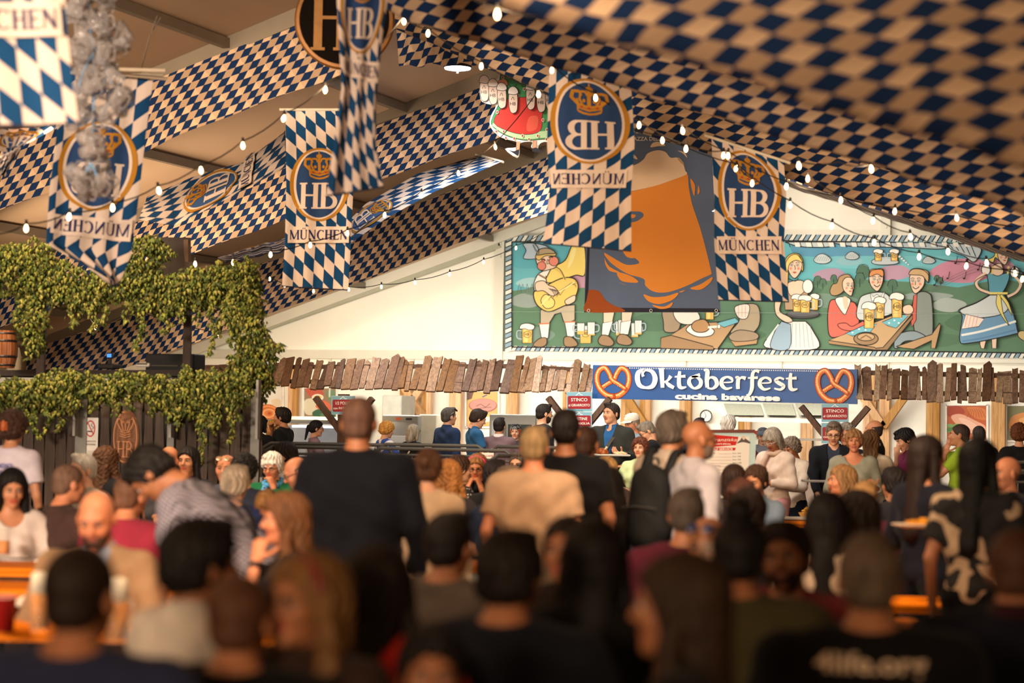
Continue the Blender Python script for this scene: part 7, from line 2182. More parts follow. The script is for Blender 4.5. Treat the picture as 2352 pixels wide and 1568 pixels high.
def person(px, py, Z, face, label, hair='short', hc='#2a1c14', sk='m', top='#222222', sex='m', pose='sit', arms=('table', 'table'), pitch=0.0, turn=0.0, roll=0.0, lean=0.0, side=0.0,
           sleeve='short', pants='#20242e', wide=1.0, age=0, glasses=None, beard=None, pat=None, col2='#ffffff', collar=None, neck=0.0, coat=None, k=None, floor=None, legs=True, sc=1.0,
           lips=None, extra=None, hs=1.0, beardcol=None, psc=1.0, skirt=None, smooth=0, gapw=1.0):
    """one figure whose head centre lies behind picture point (px, py) at depth Z.
    face: 0 = back to the camera, 90 = facing picture right, 180 = facing the camera, 270 = facing picture left"""
    PERSON_N[0] += 1
    N = PERSON_N[0]
    fem = sex == 'f'
    hc_w = P(px, py, Z)
    if floor is None: floor = .22 if hc_w[1] > 22.1 else 0.0
    lr = math.radians(lean); sr = math.radians(side)
    R = rotm('X', -lr) @ rotm('Y', sr)
    pel0 = np.array([0, 0, .93])
    def up(p): return pel0 + R @ (np.asarray(p, float) - pel0)
    nb = up((0, -.015, 1.465))
    Rh = rotm('Z', math.radians(-turn)) @ rotm('X', math.radians(-pitch)) @ rotm('Y', math.radians(roll))
    nl = .136 if Z > 9 else .120
    hfull = R @ np.array([0, .03 if pose == 'sit' else .02, nl]) * .55 + Rh @ np.array([0, .035, nl]) * .45
    if Z < 9.5: wide *= 1.08
    hcen = nb + hfull * np.array([1, 1, 1])
    if pose == 'sit': drop = .93 - .545
    else: drop = 0
    h0 = hcen[2] - drop
    kk = k or (hc_w[2] - floor) / h0
    zoff = hc_w[2] - kk * (hcen[2] - drop)     # zero unless a size is forced
    yaw = math.radians(20) - math.radians(face)
    Rz = rotm('Z', yaw)
    base = hc_w - Rz @ (hcen * [kk, kk, 0]) ; base[2] = zoff
    root = empty('person', base, label, 'person', rz=yaw)
    root.scale = (kk, kk, kk)
    skm = skin(SKINS.get(sk, sk))
    dropv = np.array([0, 0, -drop])
    def U(p): return up(p) + dropv
    w_ = wide * (0.90 if fem else 1.0)
    shx = .185 * w_
    vox = .020 if Z > 13 else .018
    B = Fld((-.52, -.45, -.02), (.52, .85 if (pose == 'sit' or lean > 20) else .6, 1.9 - drop), vox)
    # --- torso, neck, arms, legs of the body
    def torso(S, g, kk_=.05):
        S.u(S.cone(U((-.085 * w_, .0, 1.30)), U((.085 * w_, .0, 1.30)), .098 * w_ + g, .098 * w_ + g), kk_)
        S.u(S.cone(U((-.10 * w_, .0, 1.18)), U((.10 * w_, .0, 1.18)), .095 * w_ + g, .095 * w_ + g), kk_)
        S.u(S.cone(U((-.06 * w_, .005, 1.05)), U((.06 * w_, .005, 1.05)), (.098 if not fem else .082) * w_ + g, (.098 if not fem else .082) * w_ + g), kk_)
        S.u(S.cone(U((-.075 * w_, 0, .94)), U((.075 * w_, 0, .94)), .10 * (w_ if not fem else w_ * 1.08) + g, .10 * (w_ if not fem else w_ * 1.08) + g), kk_)
        S.u(S.cone(U((-shx + .045, -.01, 1.365)), U((shx - .045, -.01, 1.365)), .062 + g, .062 + g), kk_)
        for s in (-1, 1): S.u(S.cone(U((s * .01, -.025, 1.435)), U((s * (shx - .03), -.012, 1.378)), .052 + g, .048 + g), .04)
        if fem:
            for s in (-1, 1): S.u(S.ell(U((s * .075, .075, 1.245)), (.06 + g, .055 + g, .058 + g)), .04)
    torso(B, 0)
    B.u(B.cone(U((0, -.02, 1.41)), nb + dropv + (hcen - nb) * .45, .062 if not fem else .052, .054 if not fem else .045), .03)
    AJ = []
    for s, nm in ((1, arms[0]), (-1, arms[1])):
        e, wr, cu = ARM[nm] if isinstance(nm, str) else nm
        sh = up((s * shx, -.01, 1.378)) + dropv
        if isinstance(nm, str) and nm == 'down' or lean > 25:
            # hanging arms stay vertical when the trunk leans
            off = sh - dropv - np.array([s * .185, -.01, 1.378])
            e_ = np.array([s * e[0], e[1], e[2]]) + off + dropv; w__ = np.array([s * wr[0], wr[1], wr[2]]) + off + dropv
        else:
            e_ = U((s * e[0] * (.5 + .5 * w_), e[1], e[2])); w__ = U((s * wr[0], wr[1], wr[2]))
        # keep bone lengths
        L1 = np.linalg.norm(e_ - sh); e_ = sh + (e_ - sh) * (.285 / L1); L2 = np.linalg.norm(w__ - e_); w__ = e_ + (w__ - e_) * (.25 / L2)
        AJ.append((s, sh, e_, w__, cu, nm))
        B.u(B.cone(sh, e_, .050 * (1 if not fem else .86), .038 * (1 if not fem else .88)), .03)
        B.u(B.cone(e_, w__, .038 * (1 if not fem else .88), .026), .015)
    LJ = []
    for s in (-1, 1):
        if pose == 'sit':
            hp_, kn, an = np.array([s * .09, .02, .53]), np.array([s * .13, .44, .53]), np.array([s * .13, .40, .09])
        else:
            hp_, kn, an = np.array([s * .09, 0, .90]), np.array([s * .10, .02, .50]), np.array([s * .105, -.03, .08])
            if lean > 25: hp_ = hp_ + [0, -.02, 0]
        LJ.append((s, hp_, kn, an))
        if legs:
            B.u(B.cone(hp_, kn, .082, .055), .04); B.u(B.cone(kn, an, .052, .036), .02); B.u(B.cone(an, an + [0, .14, -.045], .036, .026), .02)
    Vb, Qb = B.surf()
    VV, QQ, MI_ = [Vb], [Qb], [np.zeros(len(Qb), int)]
    off = len(Vb)
    # --- head with features
    hh = .0065 if Z > 9 else .0078
    Vh, Qh, mh = head_mesh(hh, fem, jaw=.92 if fem else 1.04)
    hsz = (1.0 if not fem else .965) * hs
    def H(V): return (np.asarray(V) * hsz) @ Rh.T + (hcen + dropv)
    VV.append(H(Vh)); QQ.append(Qh + off); MI_.append(mh); off += len(Vh)
    # --- hands
    hv = .0062 if Z > 9 else .008
    for s, sh, e_, w__, cu, nm in AJ:
        d = w__ - e_; d /= np.linalg.norm(d)
        n = np.array([-s * 1.0, 0.15, 0]) if nm in ('down', 'lean') else (np.array([0, 0, -1.0]) if nm in ('table', 'hip') else (np.array([0, 0, 1.0]) if nm == 'tray' else np.array([-s * .8, -.4, .2])))
        if nm == 'tray': n = np.array([-s * .3, 0, 1.0])
        lo = w__ - .03 + np.minimum(d * .19, 0) - .035; hi = w__ + .03 + np.maximum(d * .19, 0) + .035
        G = Fld(lo - .02, hi + .02, hv)
        hand_parts(G, w__, d, n, cu, s)
        v, q = G.surf(); VV.append(v); QQ.append(q + off); MI_.append(np.zeros(len(q), int)); off += len(v)
    lipm = skin(lips or ('#a8503f' if fem else '#96584a'))
    body = mesh('body', np.vstack(VV), np.vstack(QQ), [skm, lipm], root, smooth=True, mi=np.concatenate(MI_))
    # --- eyes, brows
    if 60 < (face + turn) % 360 < 300:
        for s in (-1, 1):
            c = H([(s * .030, .0815, .008)])[0]
            if 'o' not in EYEM:
                me_ = EYEM['o'] = _em.obj('eye', [mat('#d9cfc4', .25), mat('#20140e', .15)], root, smooth=True)
            else:
                me_ = EYEM['o'].copy(); COL.objects.link(me_); me_.parent = root
            me_.location = tuple(c); me_.rotation_euler = Matrix(Rh.tolist()).to_euler(); me_.scale = (hsz,) * 3
            b = MB()
            pts = H([(s * .014, .0965, .024), (s * .030, .0945, .031), (s * .047, .083, .026)])
            b.tube(list(pts), [.0036, .0044, .002], 6)
            b.obj('eyebrow', hairm(hc if hair != 'bald' else '#5a4636'), root, smooth=True)
            b = MB()
            pts = H([(s * .018, .0925, .0085), (s * .030, .0945, .0145), (s * .043, .086, .009)])
            b.tube(list(pts), .0026, 5)
            b.obj('eyelid', skin('#4a2c20' if sk != 'p' else '#7a5040'), root, smooth=True)
    # --- hair
    if hair != 'none':
        v, q = hair_mesh(.0075 if Z > 9 else .009, hair, N)
        mesh('hair', H(v), q, hairm(hc), root, smooth=True)
    if beard:
        S = Fld((-.09, -.01, -.14), (.09, .12, .0), hh)
        S.F = S.ell((0, .030, -.024), (.0665, .069, .084)); S.u(S.ell((0, .044, -.078), (.047, .047, .042)), .03)
        S.cut((S.Z + .022 - (S.Y - .04) * .35) * .8); S.cut((.005 - S.Y) * .9)
        S.sub(S.ell((0, .098, -.053), (.020, .022, .013)), .004)
        S.cut(-(S.ell((0, .09, -.018), (.05, .05, .026))))
        v, q = S.surf(); mesh('beard', H(v), q, hairm(beard), root, smooth=True)
    # --- shirt
    g = .014
    loose = .006
    T = Fld((-.46 * max(1, wide), -.40, .70 - drop if pose != 'sit' else .42), (.46 * max(1, wide), .62 if (lean > 20 or True) else .4, 1.60 - drop + (.1 if lean < 0 else 0)), .0135 if Z > 9 else .015)
    torso(T, g, .06)
    for s, sh, e_, w__, cu, nm in AJ:
        d1 = (e_ - sh) / .285
        if sleeve == 'none':
            continue
        if sleeve == 'short':
            a = T.cone(sh, e_, .064 + loose, .062 + loose); lim = .19
            dd = (T.X - sh[0]) * d1[0] + (T.Y - sh[1]) * d1[1] + (T.Z - sh[2]) * d1[2] - lim
            T.u(np.maximum(a, dd), .035)
        else:
            T.u(T.cone(sh, e_, .062 + loose, .050 + loose), .04)
            lim = .24 if sleeve == 'long' else .10
            d2 = (w__ - e_) / .25
            a = T.cone(e_, w__, .050 + loose, .037 + loose)
            dd = (T.X - e_[0]) * d2[0] + (T.Y - e_[1]) * d2[1] + (T.Z - e_[2]) * d2[2] - lim
            T.u(np.maximum(a, dd), .02)
    # folds
    X, Y, Zz = np.broadcast_arrays(T.X, T.Y, T.Z)
    T.F = T.F + .0042 * np.sin(X * 31 + 2.4 * np.sin(Zz * 13 + N) + N) * np.sin(Zz * 9 + X * 12 + N * 2) + .0026 * np.sin(Zz * 46 + X * 40 * np.sin(N) + 5 * Y)
    # hem and neckline
    zh = (.86 if pose != 'sit' else .50 + drop) - (skirt or 0)
    Un = R @ np.array([0, 0, 1.0])
    pn = up((0, -.015, 1.476 - neck)) + dropv
    nn = R @ np.array([0, -.28 - neck * 2, 1.0]); nn /= np.linalg.norm(nn)
    pl_ = (T.X - pn[0]) * nn[0] + (T.Y - pn[1]) * nn[1] + (T.Z - pn[2]) * nn[2]
    ax_ = R @ np.array([0, 0, 1.0]); dx_, dy_, dz_ = T.X - pn[0], T.Y - pn[1], T.Z - pn[2]; al = dx_ * ax_[0] + dy_ * ax_[1] + dz_ * ax_[2]
    rho = np.sqrt(np.maximum(dx_ ** 2 + dy_ ** 2 + dz_ ** 2 - al * al, 0))
    T.cut(np.minimum(pl_, (.092 if neck < .02 else .12) - rho))
    if neck > .02:
        c = up((0, .05, 1.47)) + dropv
        T.sub(T.ell(c, (.085, .10, .07 + neck)), .01)
    T.cut((zh - drop) - T.Z)
    if coat:   # an open jacket: front gap shows the shirt below
        T0 = T.F.copy()
        v, q = snet(T.F + .010, T.org, T.h)
        mesh('shirt', v, q, clothm(coat), root, smooth=True)
        gap = np.abs((T.X)) - np.interp((T.Z + drop).ravel(), [.85, 1.0, 1.2, 1.35, 1.5], [.03, .02, .035, .055, .07]).astype(f32)[None, None, :]
        T.F = np.maximum(T0, -np.maximum(gap, .02 - (T.Y)))
        v, q = T.surf()
        mesh('jacket', v, q, clothm(top, pat, col2, psc), root, smooth=True)
    else:
        v, q = T.surf()
        mesh('shirt' if not skirt else 'dress', v, q, clothm(top, pat, col2, psc), root, smooth=True)
    # collar
    if collar:
        n = 22; VC = []; 
        for ring, (rr, zz) in enumerate(((.064, 1.445), (.060, 1.492), (.066, 1.496), (.086, 1.450))):
            for j in range(n + 1):
                a = math.radians(105 + 330 * j / n)
                fy = math.sin(a)
                VC.append(U((rr * math.cos(a) * (1.0 if not fem else .9), -.015 + rr * fy * .95, zz - .022 * max(0, fy))))
        FC = [[r_ * (n + 1) + j, r_ * (n + 1) + j + 1, (r_ + 1) * (n + 1) + j + 1, (r_ + 1) * (n + 1) + j] for r_ in range(3) for j in range(n)]
        mesh('collar', VC, FC, clothm(collar), root, smooth=True)
    # --- trousers, shoes
    if legs:
        L = Fld((-.30, -.22, 0.03), (.30, .62 if pose == 'sit' else .25, 1.10 - drop * (1 if pose == 'sit' else 0)), .022)
        L.u(L.cone((-.075, 0, .94 - drop), (.075, 0, .94 - drop), .115 * w_, .115 * w_), 0)
        for s, hp_, kn, an in LJ:
            L.u(L.cone(hp_, kn, .096 * max(1, w_), .068), .05); L.u(L.cone(kn, an, .066, .056), .03)
        L.cut(L.Z - (1.0 - drop)); L.cut(.09 - L.Z)
        v, q = L.surf(); mesh('trousers', v, q, clothm(pants), root, smooth=True)
        for s, hp_, kn, an in LJ:
            b = MB(); b.lathe((an[0], an[1] + .06, 0), [(0, .0), (.05, .0), (.056, .02), (.05, .06), (.02, .085), (0, .09)], 12)
            V_ = b.V[0]; V_[:, 1] = (V_[:, 1] - an[1] - .06) * 2.4 + an[1] + .05
            b.obj('shoe', mat('#1c1a1a', .5), root, smooth=True)
    # --- spectacles
    if glasses:
        gm = mat(glasses, .3, .2)
        gy = .108 if True else 0
        for s in (-1, 1):
            b = MB(); b.tube(list(H([(s * .031 + .019 * math.cos(a), .101 - abs(math.cos(a)) * .003, .006 + .014 * math.sin(a)) for a in np.linspace(0, 6.283, 17)[:-1]])), .0022, 6, closed=True)
            b.tube(list(H([(s * .050, .098, .010), (s * .078, .06, .010), (s * .084, .0, .004)])), .002, 5)
            b.obj('spectacle_frame', gm, root, smooth=True)
        b = MB(); b.tube(list(H([(-.012, .104, .008), (0, .108, .010), (.012, .104, .008)])), .002, 5); b.obj('spectacle_bridge', gm, root)
    if extra: extra(root, H, U, up, AJ, drop, R, w_)
    return root


# ---- things worn on the head or body, built as parts of the person
def sunglasses_on_head(col):
    def f(root, H, U, up, AJ, drop, R, w_):
        for s in (-1, 1):
            b = MB(); pts = H([(s * .034 + .026 * math.cos(a), .098 - abs(math.cos(a)) * .008 - math.sin(a) * .012, .088 + .018 * math.sin(a)) for a in np.linspace(0, 6.283, 13)[:-1]])
            n = len(pts); q = H([(s * .034 + .026 * math.cos(a), .105 - abs(math.cos(a)) * .008 - math.sin(a) * .012, .092 + .018 * math.sin(a)) for a in np.linspace(0, 6.283, 13)[:-1]])
            b.add(list(pts) + list(q), [list(range(n)), list(range(n, 2 * n))[::-1]] + [[i, (i + 1) % n, n + (i + 1) % n, n + i] for i in range(n)])
            b.tube(list(H([(s * .058, .085, .09), (s * .09, .02, .06), (s * .09, -.03, .03)])), .003, 5)
            b.obj('sunglasses', mat(col, .15), root, smooth=False)
    return f


def cap(col, brim=True, dots=False):
    def f(root, H, U, up, AJ, drop, R, w_):
        b = MB(); V = []; n = 24
        prof = [(1.0, .052), (1.02, .07), (.95, .105), (.72, .135), (.38, .148), (.0, .150)]
        for r_, z in prof:
            for j in range(n):
                a = 2 * math.pi * j / n; V.append((r_ * .092 * math.cos(a), -.008 + r_ * .112 * math.sin(a), z))
        Fc = [[i * n + j, i * n + (j + 1) % n, (i + 1) * n + (j + 1) % n, (i + 1) * n + j] for i in range(len(prof) - 1) for j in range(n)]
        b.add(H(V), Fc); b.obj('cap', clothm(col, 'dots' if dots else None, '#e0dcd8'), root, smooth=True)
        if brim:
            b = MB(); V = []
            for k_, rr in enumerate((1.0, 1.35, 1.6)):
                for j in range(9):
                    a = math.radians(30 + 120 * j / 8); V.append((.092 * math.cos(a) * (1 + (rr - 1) * .35), .0 + .108 * math.sin(a) * rr, .062 - k_ * .008))
            Fc = [[i * 9 + j, i * 9 + j + 1, (i + 1) * 9 + j + 1, (i + 1) * 9 + j] for i in range(2) for j in range(8)]
            b.add(H(V), Fc); b.add(H(np.array(V) - [0, 0, .004]), Fc); b.obj('cap_peak', clothm(col), root, smooth=True)
    return f


def strap(col, s=1, wd=.02, bag=None, front=False):
    """cross-body strap over the shoulder on side s"""
    def f(root, H, U, up, AJ, drop, R, w_):
        P_ = []
        for t in np.linspace(0, 1, 40):
            a = 2 * math.pi * t
            x = s * (.10 * math.cos(a) ) ; z = 1.19 + .245 * math.cos(a); y = .155 * w_ * math.sin(a) * (1 - .35 * max(0, math.cos(a)))
            x = s * (-.11 + .22 * (z - .95) / .49); P_.append(np.asarray(U((x * w_, y, z))))
        b = MB(); n = len(P_); V = []
        lat = R @ np.array([1.0, 0, 0])
        for i, p in enumerate(P_):
            c = p - np.asarray(U((0, 0, p[2] * 0 + 1.2))); 
            V += [p - lat * wd, p + lat * wd]
        b.add(V, [[2 * i, 2 * i + 1, (2 * ((i + 1) % n)) + 1, 2 * ((i + 1) % n)] for i in range(n)])
        cen = np.asarray(U((0, 0, 1.2)))
        V2 = [cen + (v - cen) * 1.035 for v in V]
        b.add(V2, [[2 * i, 2 * ((i + 1) % n), (2 * ((i + 1) % n)) + 1, 2 * i + 1] for i in range(n)])
        b.obj('bag_strap', mat(col, .6), root, smooth=True)
    return f


def both(*fs):
    def f(*a):
        for g_ in fs: g_(*a)
    return f


def claw(col, z=.02):
    def f(root, H, U, up, AJ, drop, R, w_):
        b = MB()
        for s in (-1, 1):
            for k_ in range(5): b.tube(list(H([(s * .004, -.150, z + .03 - k_ * .013), (s * .02, -.155, z + .028 - k_ * .013), (s * .032, -.135, z + .024 - k_ * .013)])), .004, 5)
        b.tube(list(H([(0, -.152, z + .045), (0, -.156, z - .035)])), .008, 6)
        b.obj('hair_claw', mat(col, .35), root, smooth=True)
    return f


def headband(col):
    def f(root, H, U, up, AJ, drop, R, w_):
        b = MB(); pts = [(.098 * math.cos(a), .035, .02 + .105 * math.sin(a)) for a in np.linspace(0.15, math.pi - .15, 20)]
        b.tube(list(H(pts)), .010, 8); b.obj('headband', mat(col, .25), root, smooth=True)
    return f


def backprint(txt, col, h=.05, z=1.28, w_t=.30, txt2=None, yb=None):
    def f(root, H, U, up, AJ, drop, R, w_):
        def fm(u, v, hh):
            y = (-.115 * w_ - .026 if yb is None else yb + .5 * v) + .9 * u * u - .004 - hh
            return tuple(U((u, y, z + v)))
        A = Art(fm, .0008)
        A.text(txt, 0, 0, h, col, 'C', width=w_t, bold=.02, flip=1)
        if txt2: A.text(txt2, 0, -h * 1.45, h, col, 'C', width=w_t * 1.2, flip=1, bold=.01)
        A.obj('back_print', root, None, world=False, m=mat(col, .7))
    return f


def watch(i=0, col='#16161a'):
    def f(root, H, U, up, AJ, drop, R, w_):
        s, sh, e_, w__, cu, nm = AJ[i]; d = (w__ - e_) / .25
        b = MB(); b.lathe(w__ - d * .02, [(.030, -.012), (.033, -.008), (.033, .008), (.030, .012)], 16, axis=d); b.obj('wrist_watch', mat(col, .3, .4), root, smooth=True)
    return f


def scarf(col, pat=None, col2='#fff'):
    def f(root, H, U, up, AJ, drop, R, w_):
        b = MB(); pts = [U((.078 * math.cos(a), -.01 + .085 * math.sin(a), 1.455 - .025 * math.sin(a) + .006 * math.sin(a * 5))) for a in np.linspace(0, 6.283, 25)[:-1]]
        b.tube(pts, .026, 8, closed=True)
        b.tube([U((.03, .10, 1.43)), U((.05, .145, 1.33)), U((.04, .155, 1.20))], [.028, .03, .024], 8)
        b.obj('scarf', clothm(col, pat, col2), root, smooth=True)
    return f


def backpack(col):
    def f(root, H, U, up, AJ, drop, R, w_):
        S = Fld((-.2, -.42, .85), (.2, -.05, 1.5), .012)
        S.F = S.cone((0, -.22, 1.02), (0, -.21, 1.27), .15, .135, ((0, 1, 0), 1.35)); S.u(S.cone((0, -.27, .99), (0, -.27, 1.12), .11, .10, ((0, 1, 0), 1.5)), .02)
        S.F = S.F + .003 * np.sin(S.X * 40 + S.Z * 30)
        v, q = S.surf(); o = mesh('backpack', np.array([U(p) for p in v]), q, mat(col, .8, 0, .15, 12, .3, 60), root, smooth=True)
        for s in (-1, 1):
            b = MB(); pts = [(s * .09, -.16, 1.36), (s * .095, -.09, 1.468), (s * .10, .0, 1.482), (s * .105, .10, 1.42), (s * .11, .14, 1.28), (s * .14, .08, 1.10), (s * .13, -.12, 1.0)]
            q_ = spl(pts, 5); V = []
            for p in q_: V += [U((p[0] - .028, p[1], p[2])), U((p[0] + .028, p[1], p[2])), U((p[0] + .028, p[1] - .001, p[2] + .012)), U((p[0] - .028, p[1] - .001, p[2] + .012))]
            n = len(q_); b.add(V, [[4 * i + j, 4 * i + (j + 1) % 4, 4 * i + 4 + (j + 1) % 4, 4 * i + 4 + j] for i in range(n - 1) for j in range(4)]); b.obj('shoulder_strap', mat(col, .8), root, smooth=True)
        b = MB(); b.tube([U((-.03, -.16, 1.40)), U((-.02, -.17, 1.44)), U((.02, -.17, 1.44)), U((.03, -.16, 1.40))], .008, 6); b.obj('carry_loop', mat(col, .8), root)
        b = MB(); b.tube([U((-.13, -.325, 1.14)), U((0, -.345, 1.15)), U((.13, -.325, 1.14))], .004, 5); b.obj('zip', mat('#50504c', .5), root)
    return f
# ------------------------------------------------------------------ the people, farthest first
def pe(px, py, Z, face, label, hair='short', hc='#2a1c14', sk='m', top='#222222', sex='m', pose='sit', arms=('table', 'table'), **kw):
    if pose == 'sit' and 'k' not in kw:      # seated people: the depth at which a bench-high figure shows its head at this height
        q = 2075 / (py - 975 - (px - 1176) * .01746)
        Z = min(max(q, .94 * Z), 1.22 * Z)
        if px < 592: Z = min(Z, 19.2)
        if Z > 21.5: Z = 21.5
    return person(px, py, Z, face, label, hair, hc, sk, top, sex, pose, arms, **kw)


# queue and kitchen
pe(598, 975, 26.47, 30, 'person in black with dark hair partly hidden at the fence corner', 'bob', '#17110e', 'l', '#121214', 'f', 'stand', ('down', 'down'))
pe(626, 984, 27.78, 215, 'blond woman in pale green behind the young man drinking beer', 'wavy', '#b0813c', 'l', '#c7cf86', 'f', 'stand', ('hip', 'down'))
pe(648, 958, 26.69, 285, 'young man in a black tee drinking from a beer mug in the queue', 'thick', '#1a120e', 'm', '#15181a', 'm', 'stand', ('drink', 'down'), turn=0)
pe(727, 984, 27.12, 80, 'woman in a lilac top with a black ponytail in the queue', 'pony', '#131014', 'l', '#8d7686', 'f', 'stand', ('table', 'down'), glasses='#8a5a3a', pitch=8, extra=strap('#1a1a20', 1, .014))
pe(889, 988, 27.67, 60, 'curly blond woman in a blue, white and red top behind the bald head', 'curly', '#b4803c', 'l', '#d8d4d4', 'f', 'stand', ('table', 'down'), pat='flag', col2='#2a4a9a', pitch=12)
pe(950, 994, 27.67, 45, 'grey-haired woman in a black top with a white bag strap', 'bob', '#8f8474', 'l', '#141416', 'f', 'stand', ('table', 'down'), pitch=10, extra=strap('#d8c8b8', 1, .016))
pe(1031, 957, 27.67, 55, 'grey-haired man in a navy shirt before the yellow timber post', 'short', '#4a4540', 'l', '#1e3050', 'm', 'stand', ('down', 'down'), sleeve='long', collar='#1e3050', wide=1.05, extra=sunglasses_on_head('#3a2c1c'))
pe(1098, 962, 27.34, 75, 'young man in a blue polo looking down at his hand', 'quiff', '#2a1a12', 'l', '#23527a', 'm', 'stand', ('phone', 'phone'), collar='#2b5d88', pitch=22, wide=.9)
pe(1147, 979, 27.34, 15, 'young man in a mauve shirt with shaved dark hair, seen from behind', 'short', '#1c1410', 'm', '#6f5a60', 'm', 'stand', ('table', 'table'), sleeve='long', collar='#d8c8c4', wide=1.0)
pe(1184, 993, 28.9, 190, 'kitchen worker in a black and white dotted headscarf', 'bun', '#a0522a', 'l', '#3a3a3e', 'f', 'stand', ('table', 'table'), extra=cap('#16161a', False, True))
pe(1250, 950, 27.45, 70, 'bearded dark-haired man in a black leather vest above the crowd', 'short', '#1f1713', 'l', '#20201f', 'm', 'stand', ('down', 'down'), sleeve='long', coat=None, beard='#2a1d16', pitch=4)
pe(1404, 950, 24.60, 205, 'heavy dark-haired man in a blue polo and dark jacket carrying a tray with roast', 'short', '#2a2420', 'l', '#2c2e2c', 'm', 'stand', ('tray', 'tray'), sleeve='long', coat='#23568c', collar='#23568c', wide=1.12, turn=20, pants='#1a1c22', extra=strap('#3a342c', -1, .022))
pe(1452, 974, 26.5, 235, 'person in a white cap behind the man with the roast tray', 'short', '#8a7a6a', 'r', '#7a8a92', 'm', 'stand', ('down', 'table'), extra=cap('#cfc0b0'), pitch=12)
pe(1486, 990, 24.2, 262, 'grey-haired man with thin glasses looking down, in black', 'short', '#6f665c', 'l', '#131315', 'm', 'stand', ('table', 'table'), sleeve='long', glasses='#3a3634', pitch=38)
pe(1470, 1030, 23.4, 200, 'curly brown-haired woman in pale green beside the roast tray', 'curly', '#5a3020', 'l', '#b4c496', 'f', 'stand', ('table', 'down'), floor=0)
pe(1541, 966, 29.0, 0, 'grey curly head just above the backpack man', 'curly', '#4f4a48', 'l', '#3a3a3a', 'm', 'stand', ('down', 'down'))
pe(1606, 981, 26.0, 10, 'black-haired head behind the bald man in glasses', 'short', '#1c1c20', 'l', '#2a2a30', 'm', 'stand', ('down', 'down'))
pe(1673, 977, 24.5, 20, 'white-grey curly-haired person in maroon behind the price board', 'thick', '#b8b4ae', 'l', '#4e1420', 'm', 'stand', ('hip', 'down'), sleeve='long', wide=1.15)
pe(1752, 1003, 28.8, 190, 'kitchen worker in a grey-blue cap behind the counter', 'short', '#5a4a3c', 'l', '#7c8494', 'm', 'stand', ('table', 'table'), extra=cap('#6f7c90'), pitch=8)
pe(1775, 1010, 22.83, 225, 'grey-haired woman with white glasses, cream top and pink trousers, looking into her bag', 'bob', '#8d8478', 'm', '#dcc8bc', 'f', 'stand', ('bag', 'bag'), sleeve='long', glasses='#e8e4dc', pitch=32, pants='#c9939a', extra=scarf('#c9ab9a'), wide=1.05, neck=0, floor=0)
pe(1818, 1030, 23.60, 230, 'curly grey-haired person in a white shirt behind the woman in pink trousers', 'curly', '#7c7064', 'r', '#d9cabc', 'f', 'stand', ('table', 'table'), sleeve='long', pitch=22, pants='#141c30', floor=0, wide=1.1)
pe(1915, 995, 23.50, 190, 'man with dark glasses in a black jacket with white and red stripes carrying a tray', 'short', '#6a5c50', 'l', '#14161e', 'm', 'stand', ('lean', 'tray'), sleeve='long', coat='#2c3444', glasses='#16140f', pitch=20, wide=1.05, floor=0)
pe(1943, 1000, 23.60, 200, 'grey-haired woman with glasses peeping over the striped jacket', 'curly', '#8c847c', 'l', '#24242c', 'f', 'stand', ('down', 'down'), glasses='#5a3a2a', floor=0)
pe(1962, 1014, 21.70, 190, 'woman with tousled light brown hair in a sage top holding a tray', 'pixie', '#8c6844', 'r', '#8d8f80', 'f', 'stand', ('tray', 'tray'), neck=.05, wide=1.1, floor=0, lips='#a04a3c', sleeve='three')
pe(2000, 1014, 22.15, 10, 'woman with long wavy brown hair and a pale jacket seen from behind', 'half', '#5c4026', 'l', '#b8a894', 'f', 'stand', ('down', 'table'), sleeve='long', floor=0)
pe(2007, 988, 23.2, 290, 'balding man in a black and white floral shirt', 'bald', '#2c2420', 'm', '#16181c', 'm', 'stand', ('down', 'down'), pat='floral', col2='#b8bcc4', collar='#16181c', sc=2)
pe(2079, 1010, 23.60, 262, 'short-haired dark woman in a purple tee looking down at her bag', 'pixie', '#120e10', 'l', '#78284e', 'f', 'stand', ('bag', 'face'), pitch=24, extra=strap('#2a1a24', 1, .014), floor=0)
pe(2204, 1000, 23.60, 285, 'shaven man in lime green holding a hand to his face', 'buzz', '#3a2c24', 'm', '#8aa82c', 'm', 'stand', ('up', 'face'), floor=0)
pe(2248, 1000, 24.0, 0, 'close-cropped grey head before the roast pork poster', 'buzz', '#3c3836', 'm', '#3c3c40', 'm', 'stand', ('down', 'down'))
pe(2341, 998, 23.0, 10, 'curly auburn-haired person in a black top at the right picture edge', 'curly', '#5a321a', 'l', '#141416', 'f', 'stand', ('down', 'down'))
# tables beside the fence
pe(390, 1058, 19.0, 20, 'bald head low in front of the picket fence', 'none', '#5a4a40', 'r', '#4a4a50', 'm', arms=('table', 'table'))
pe(432, 1060, 19.3, 195, 'black-haired woman facing the camera before the picket fence', 'long', '#120d0c', 'm', '#22222a', 'f', arms=('table', 'face'))
pe(245, 1062, 17.3, 35, 'woman with long curly brown hair in a black tee by the fence', 'longcurl', '#4a2f1c', 'm', '#15171b', 'f', arms=('face', 'table'))
pe(30, 985, 16.0, 15, 'woman in a white tee with printed letters and an orange hair claw, standing', 'curly', '#3a2418', 'm', '#c7bcc8', 'f', 'stand', ('down', 'down'), hs=1.05, extra=both(claw('#c86a3a', .02), backprint('RADIO', '#4a4fa0', .035, 1.31, .15, 'GABBOLEO')))
pe(190, 1080, 16.2, 220, 'grey-haired pale man half hidden behind the bald man in brown', 'short', '#a8a29a', 'p', '#c0bcb4', 'm', arms=('table', 'table'), turn=10)
pe(158, 1112, 14.6, 50, 'bald man in a dark brown tee turned away at the left table', 'buzz', '#6a5040', 'r', '#43302c', 'm', arms=('table', 'table'), lean=8, wide=1.1, pitch=5)
